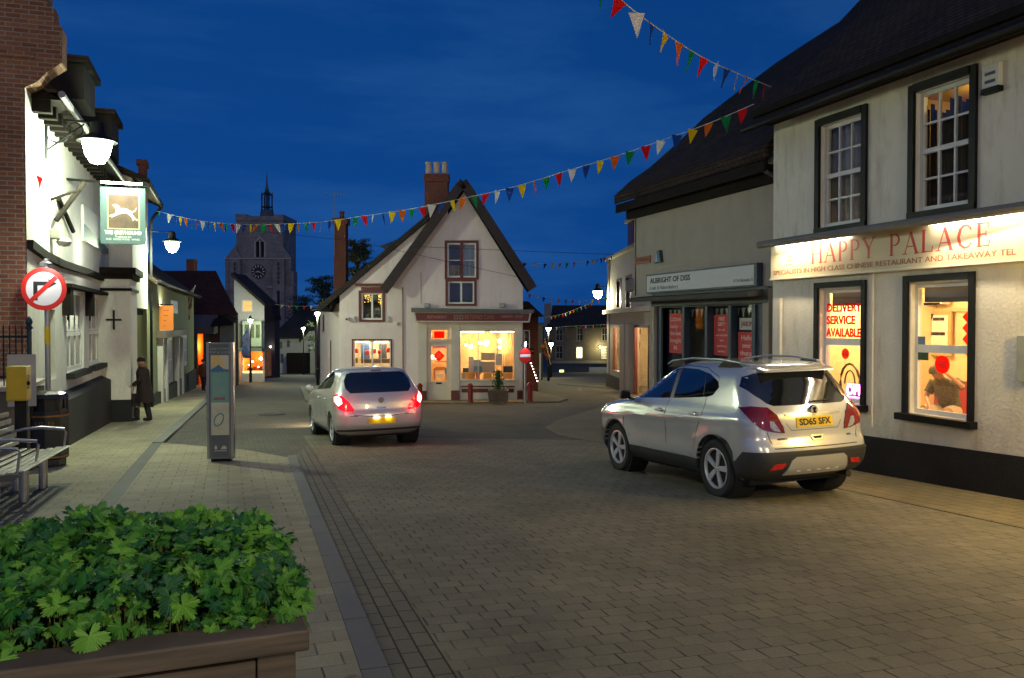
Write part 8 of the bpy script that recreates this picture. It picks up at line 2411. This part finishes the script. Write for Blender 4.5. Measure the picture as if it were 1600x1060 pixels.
def walker(px, py_foot, py_head, label, coat, z=None, rz=0.3, trousers=None, hat=None):
    pt_ = onG(px, py_foot) if z is None else CF(z).P(CF(z).hit(px, 504)[0], 0)
    zc = (pt_ - CAMP).dot(FWD); hgt = (py_foot - py_head) * zc / FPX
    t = thing('person', (pt_.x, pt_.y, gz(pt_.x, pt_.y)), label, 'person', None, rz=rz); k = hgt / 1.72; t.scale = (k, k, k)
    J = dict(pelvis=(0, 0, .93), chest=(.0, 0, 1.30), neck=(.0, 0, 1.47), head=(.02, 0, 1.60), face=(1, 0, 0), shL=(0, .17, 1.40), shR=(0, -.17, 1.40), elL=(-.06, .23, 1.12), elR=(.05, -.23, 1.12), wrL=(.02, .24, .88), wrR=(.18, -.22, .92),
             hpL=(0, .09, .90), hpR=(0, -.09, .90), knL=(.12, .09, .50), knR=(-.04, -.09, .50), anL=(.14, .09, .10), anR=(-.16, -.09, .12), toL=(.26, .09, .04), toR=(-.04, -.09, .04))
    bd, fd, up, sd, hc = figure(t, J, fingers=True)
    cloth_ring([((0, 0, .78), .17, .20, 0), ((0, 0, .98), .16, .19, 0), ((0, 0, 1.15), .155, .19, 0), ((.0, 0, 1.33), .15, .22, 0), ((.0, 0, 1.42), .12, .19, 0), ((.0, 0, 1.48), .07, .08, 0)], coat, 'coat', bd)
    for s in 'LR': sleeve(J['sh' + s], J['el' + s], J['wr' + s], .075, .062, .048, coat, 'sleeve', bd); sleeve(J['hp' + s], J['kn' + s], J['an' + s], .11, .08, .065, trousers or BLK, 'trouser_leg', bd); MB().tube([Vector(J['an' + s]) + Vector((-.05, 0, -.03)), Vector(J['to' + s]) + Vector((.03, 0, 0))], [.05, .04], 8).build('shoe', BLK, bd, False, True)
    MB().lathe(hc + Vector((-.015, 0, .03)), [(.10, -.05), (.107, .01), (.09, .06), (.04, .09), (0, .095)], 12).build('hair', hat or BLK, bd, False, True)
    return t


walker(317, 614, 565, 'person in brown jacket outside the orange lit doorway', M('brown_jacket', (.09, .03, .015), .9, 0, .2), z=43, rz=1.2)
walker(434, 584, 561, 'distant dark figure walking down the road towards the church', BLK, z=88, rz=1.9)
walker(371, 600, 575, 'small dark figure beside the blue shop flags', BLK, z=62, rz=1.5)

# 2 the customer sitting in the restaurant window, head bowed, one hand at the back of the head
fz = -.3
fr_ = FR(9.2 + 1.95); a_, z_ = fr_.hit(1483, 625)
pw = fr_.P(a_, 0)
t = thing('person', (pw.x, pw.y, fz), 'seated customer in grey patterned shirt and pale shorts, head bowed behind the red disc', 'person', rz=math.pi + .12)
# local +x faces the window (towards the street), +y is towards the viewer's right after the turn
J = dict(pelvis=(-.02, 0, .58), chest=(.10, 0, .93), neck=(.20, 0, 1.10), head=(.30, 0, 1.17), face=(.75, 0, -.7), shL=(.10, .19, 1.03), shR=(.10, -.19, 1.03), elL=(.20, .40, .98), elR=(.20, -.27, .78), wrL=(.26, .17, 1.16), wrR=(.40, -.04, .62),
         hpL=(0, .10, .54), hpR=(0, -.10, .54), knL=(.44, .27, .56), knR=(.44, -.20, .56), anL=(.40, .10, .14), anR=(.42, -.10, .14), toL=(.54, .12, .06), toR=(.54, -.12, .06))
bd, fd, up, sd, hc = figure(t, J)
TEE = M('grey_patterned_shirt', (.12, .115, .085), .9, 0, .75, 34); SHORT = M('pale_shorts', (.50, .40, .30), .85, 0, .08, 8)
cloth_ring([((-.03, 0, .54), .15, .19, 0), ((.0, 0, .70), .145, .18, 0), ((.06, 0, .85), .15, .20, 0), ((.11, 0, .98), .14, .225, 0), ((.15, 0, 1.05), .11, .18, 0), ((.19, 0, 1.10), .07, .08, 0)], TEE, 'shirt', bd)
for s in 'LR':
    sh, el = Vector(J['sh' + s]), Vector(J['el' + s]); MB().tube([sh, sh.lerp(el, .35), sh.lerp(el, .75)], [.085, .08, .075], 12).build('sleeve', TEE, bd, False, True)
    hp, kn = Vector(J['hp' + s]), Vector(J['kn' + s]); MB().tube([hp, hp.lerp(kn, .5), hp.lerp(kn, .86)], [.125, .112, .098], 14).build('shorts_leg', SHORT, bd, False, True)
    an, to = Vector(J['an' + s]), Vector(J['to' + s]); MB().tube([an + Vector((-.04, 0, -.05)), to], [.05, .045], 8).build('shoe', BLK, bd, False, True)
MB().lathe(hc + up * .03 - fd * .02, [(.10, -.05), (.106, .0), (.09, .06), (.04, .09), (0, .095)], 14).build('hair', M('grey_hair', (.12, .1, .08), .8), bd, False, True)
t = thing('bench_stool', (pw.x + .05, pw.y, fz), 'dark padded stool under the seated customer', 'stool')
MB().lathe((0, 0, 0), [(.2, .42), (.23, .44), (.23, .48), (.2, .50), (0, .50)], 18).build('seat', M('red_vinyl', (.3, .015, .015), .45), t, False, True)
for k in range(4): an = k * math.pi / 2 + .78; MB().tube([(.18 * math.cos(an), .18 * math.sin(an), 0), (.14 * math.cos(an), .14 * math.sin(an), .44)], .015, 6).build('leg', DWOOD, t, False)
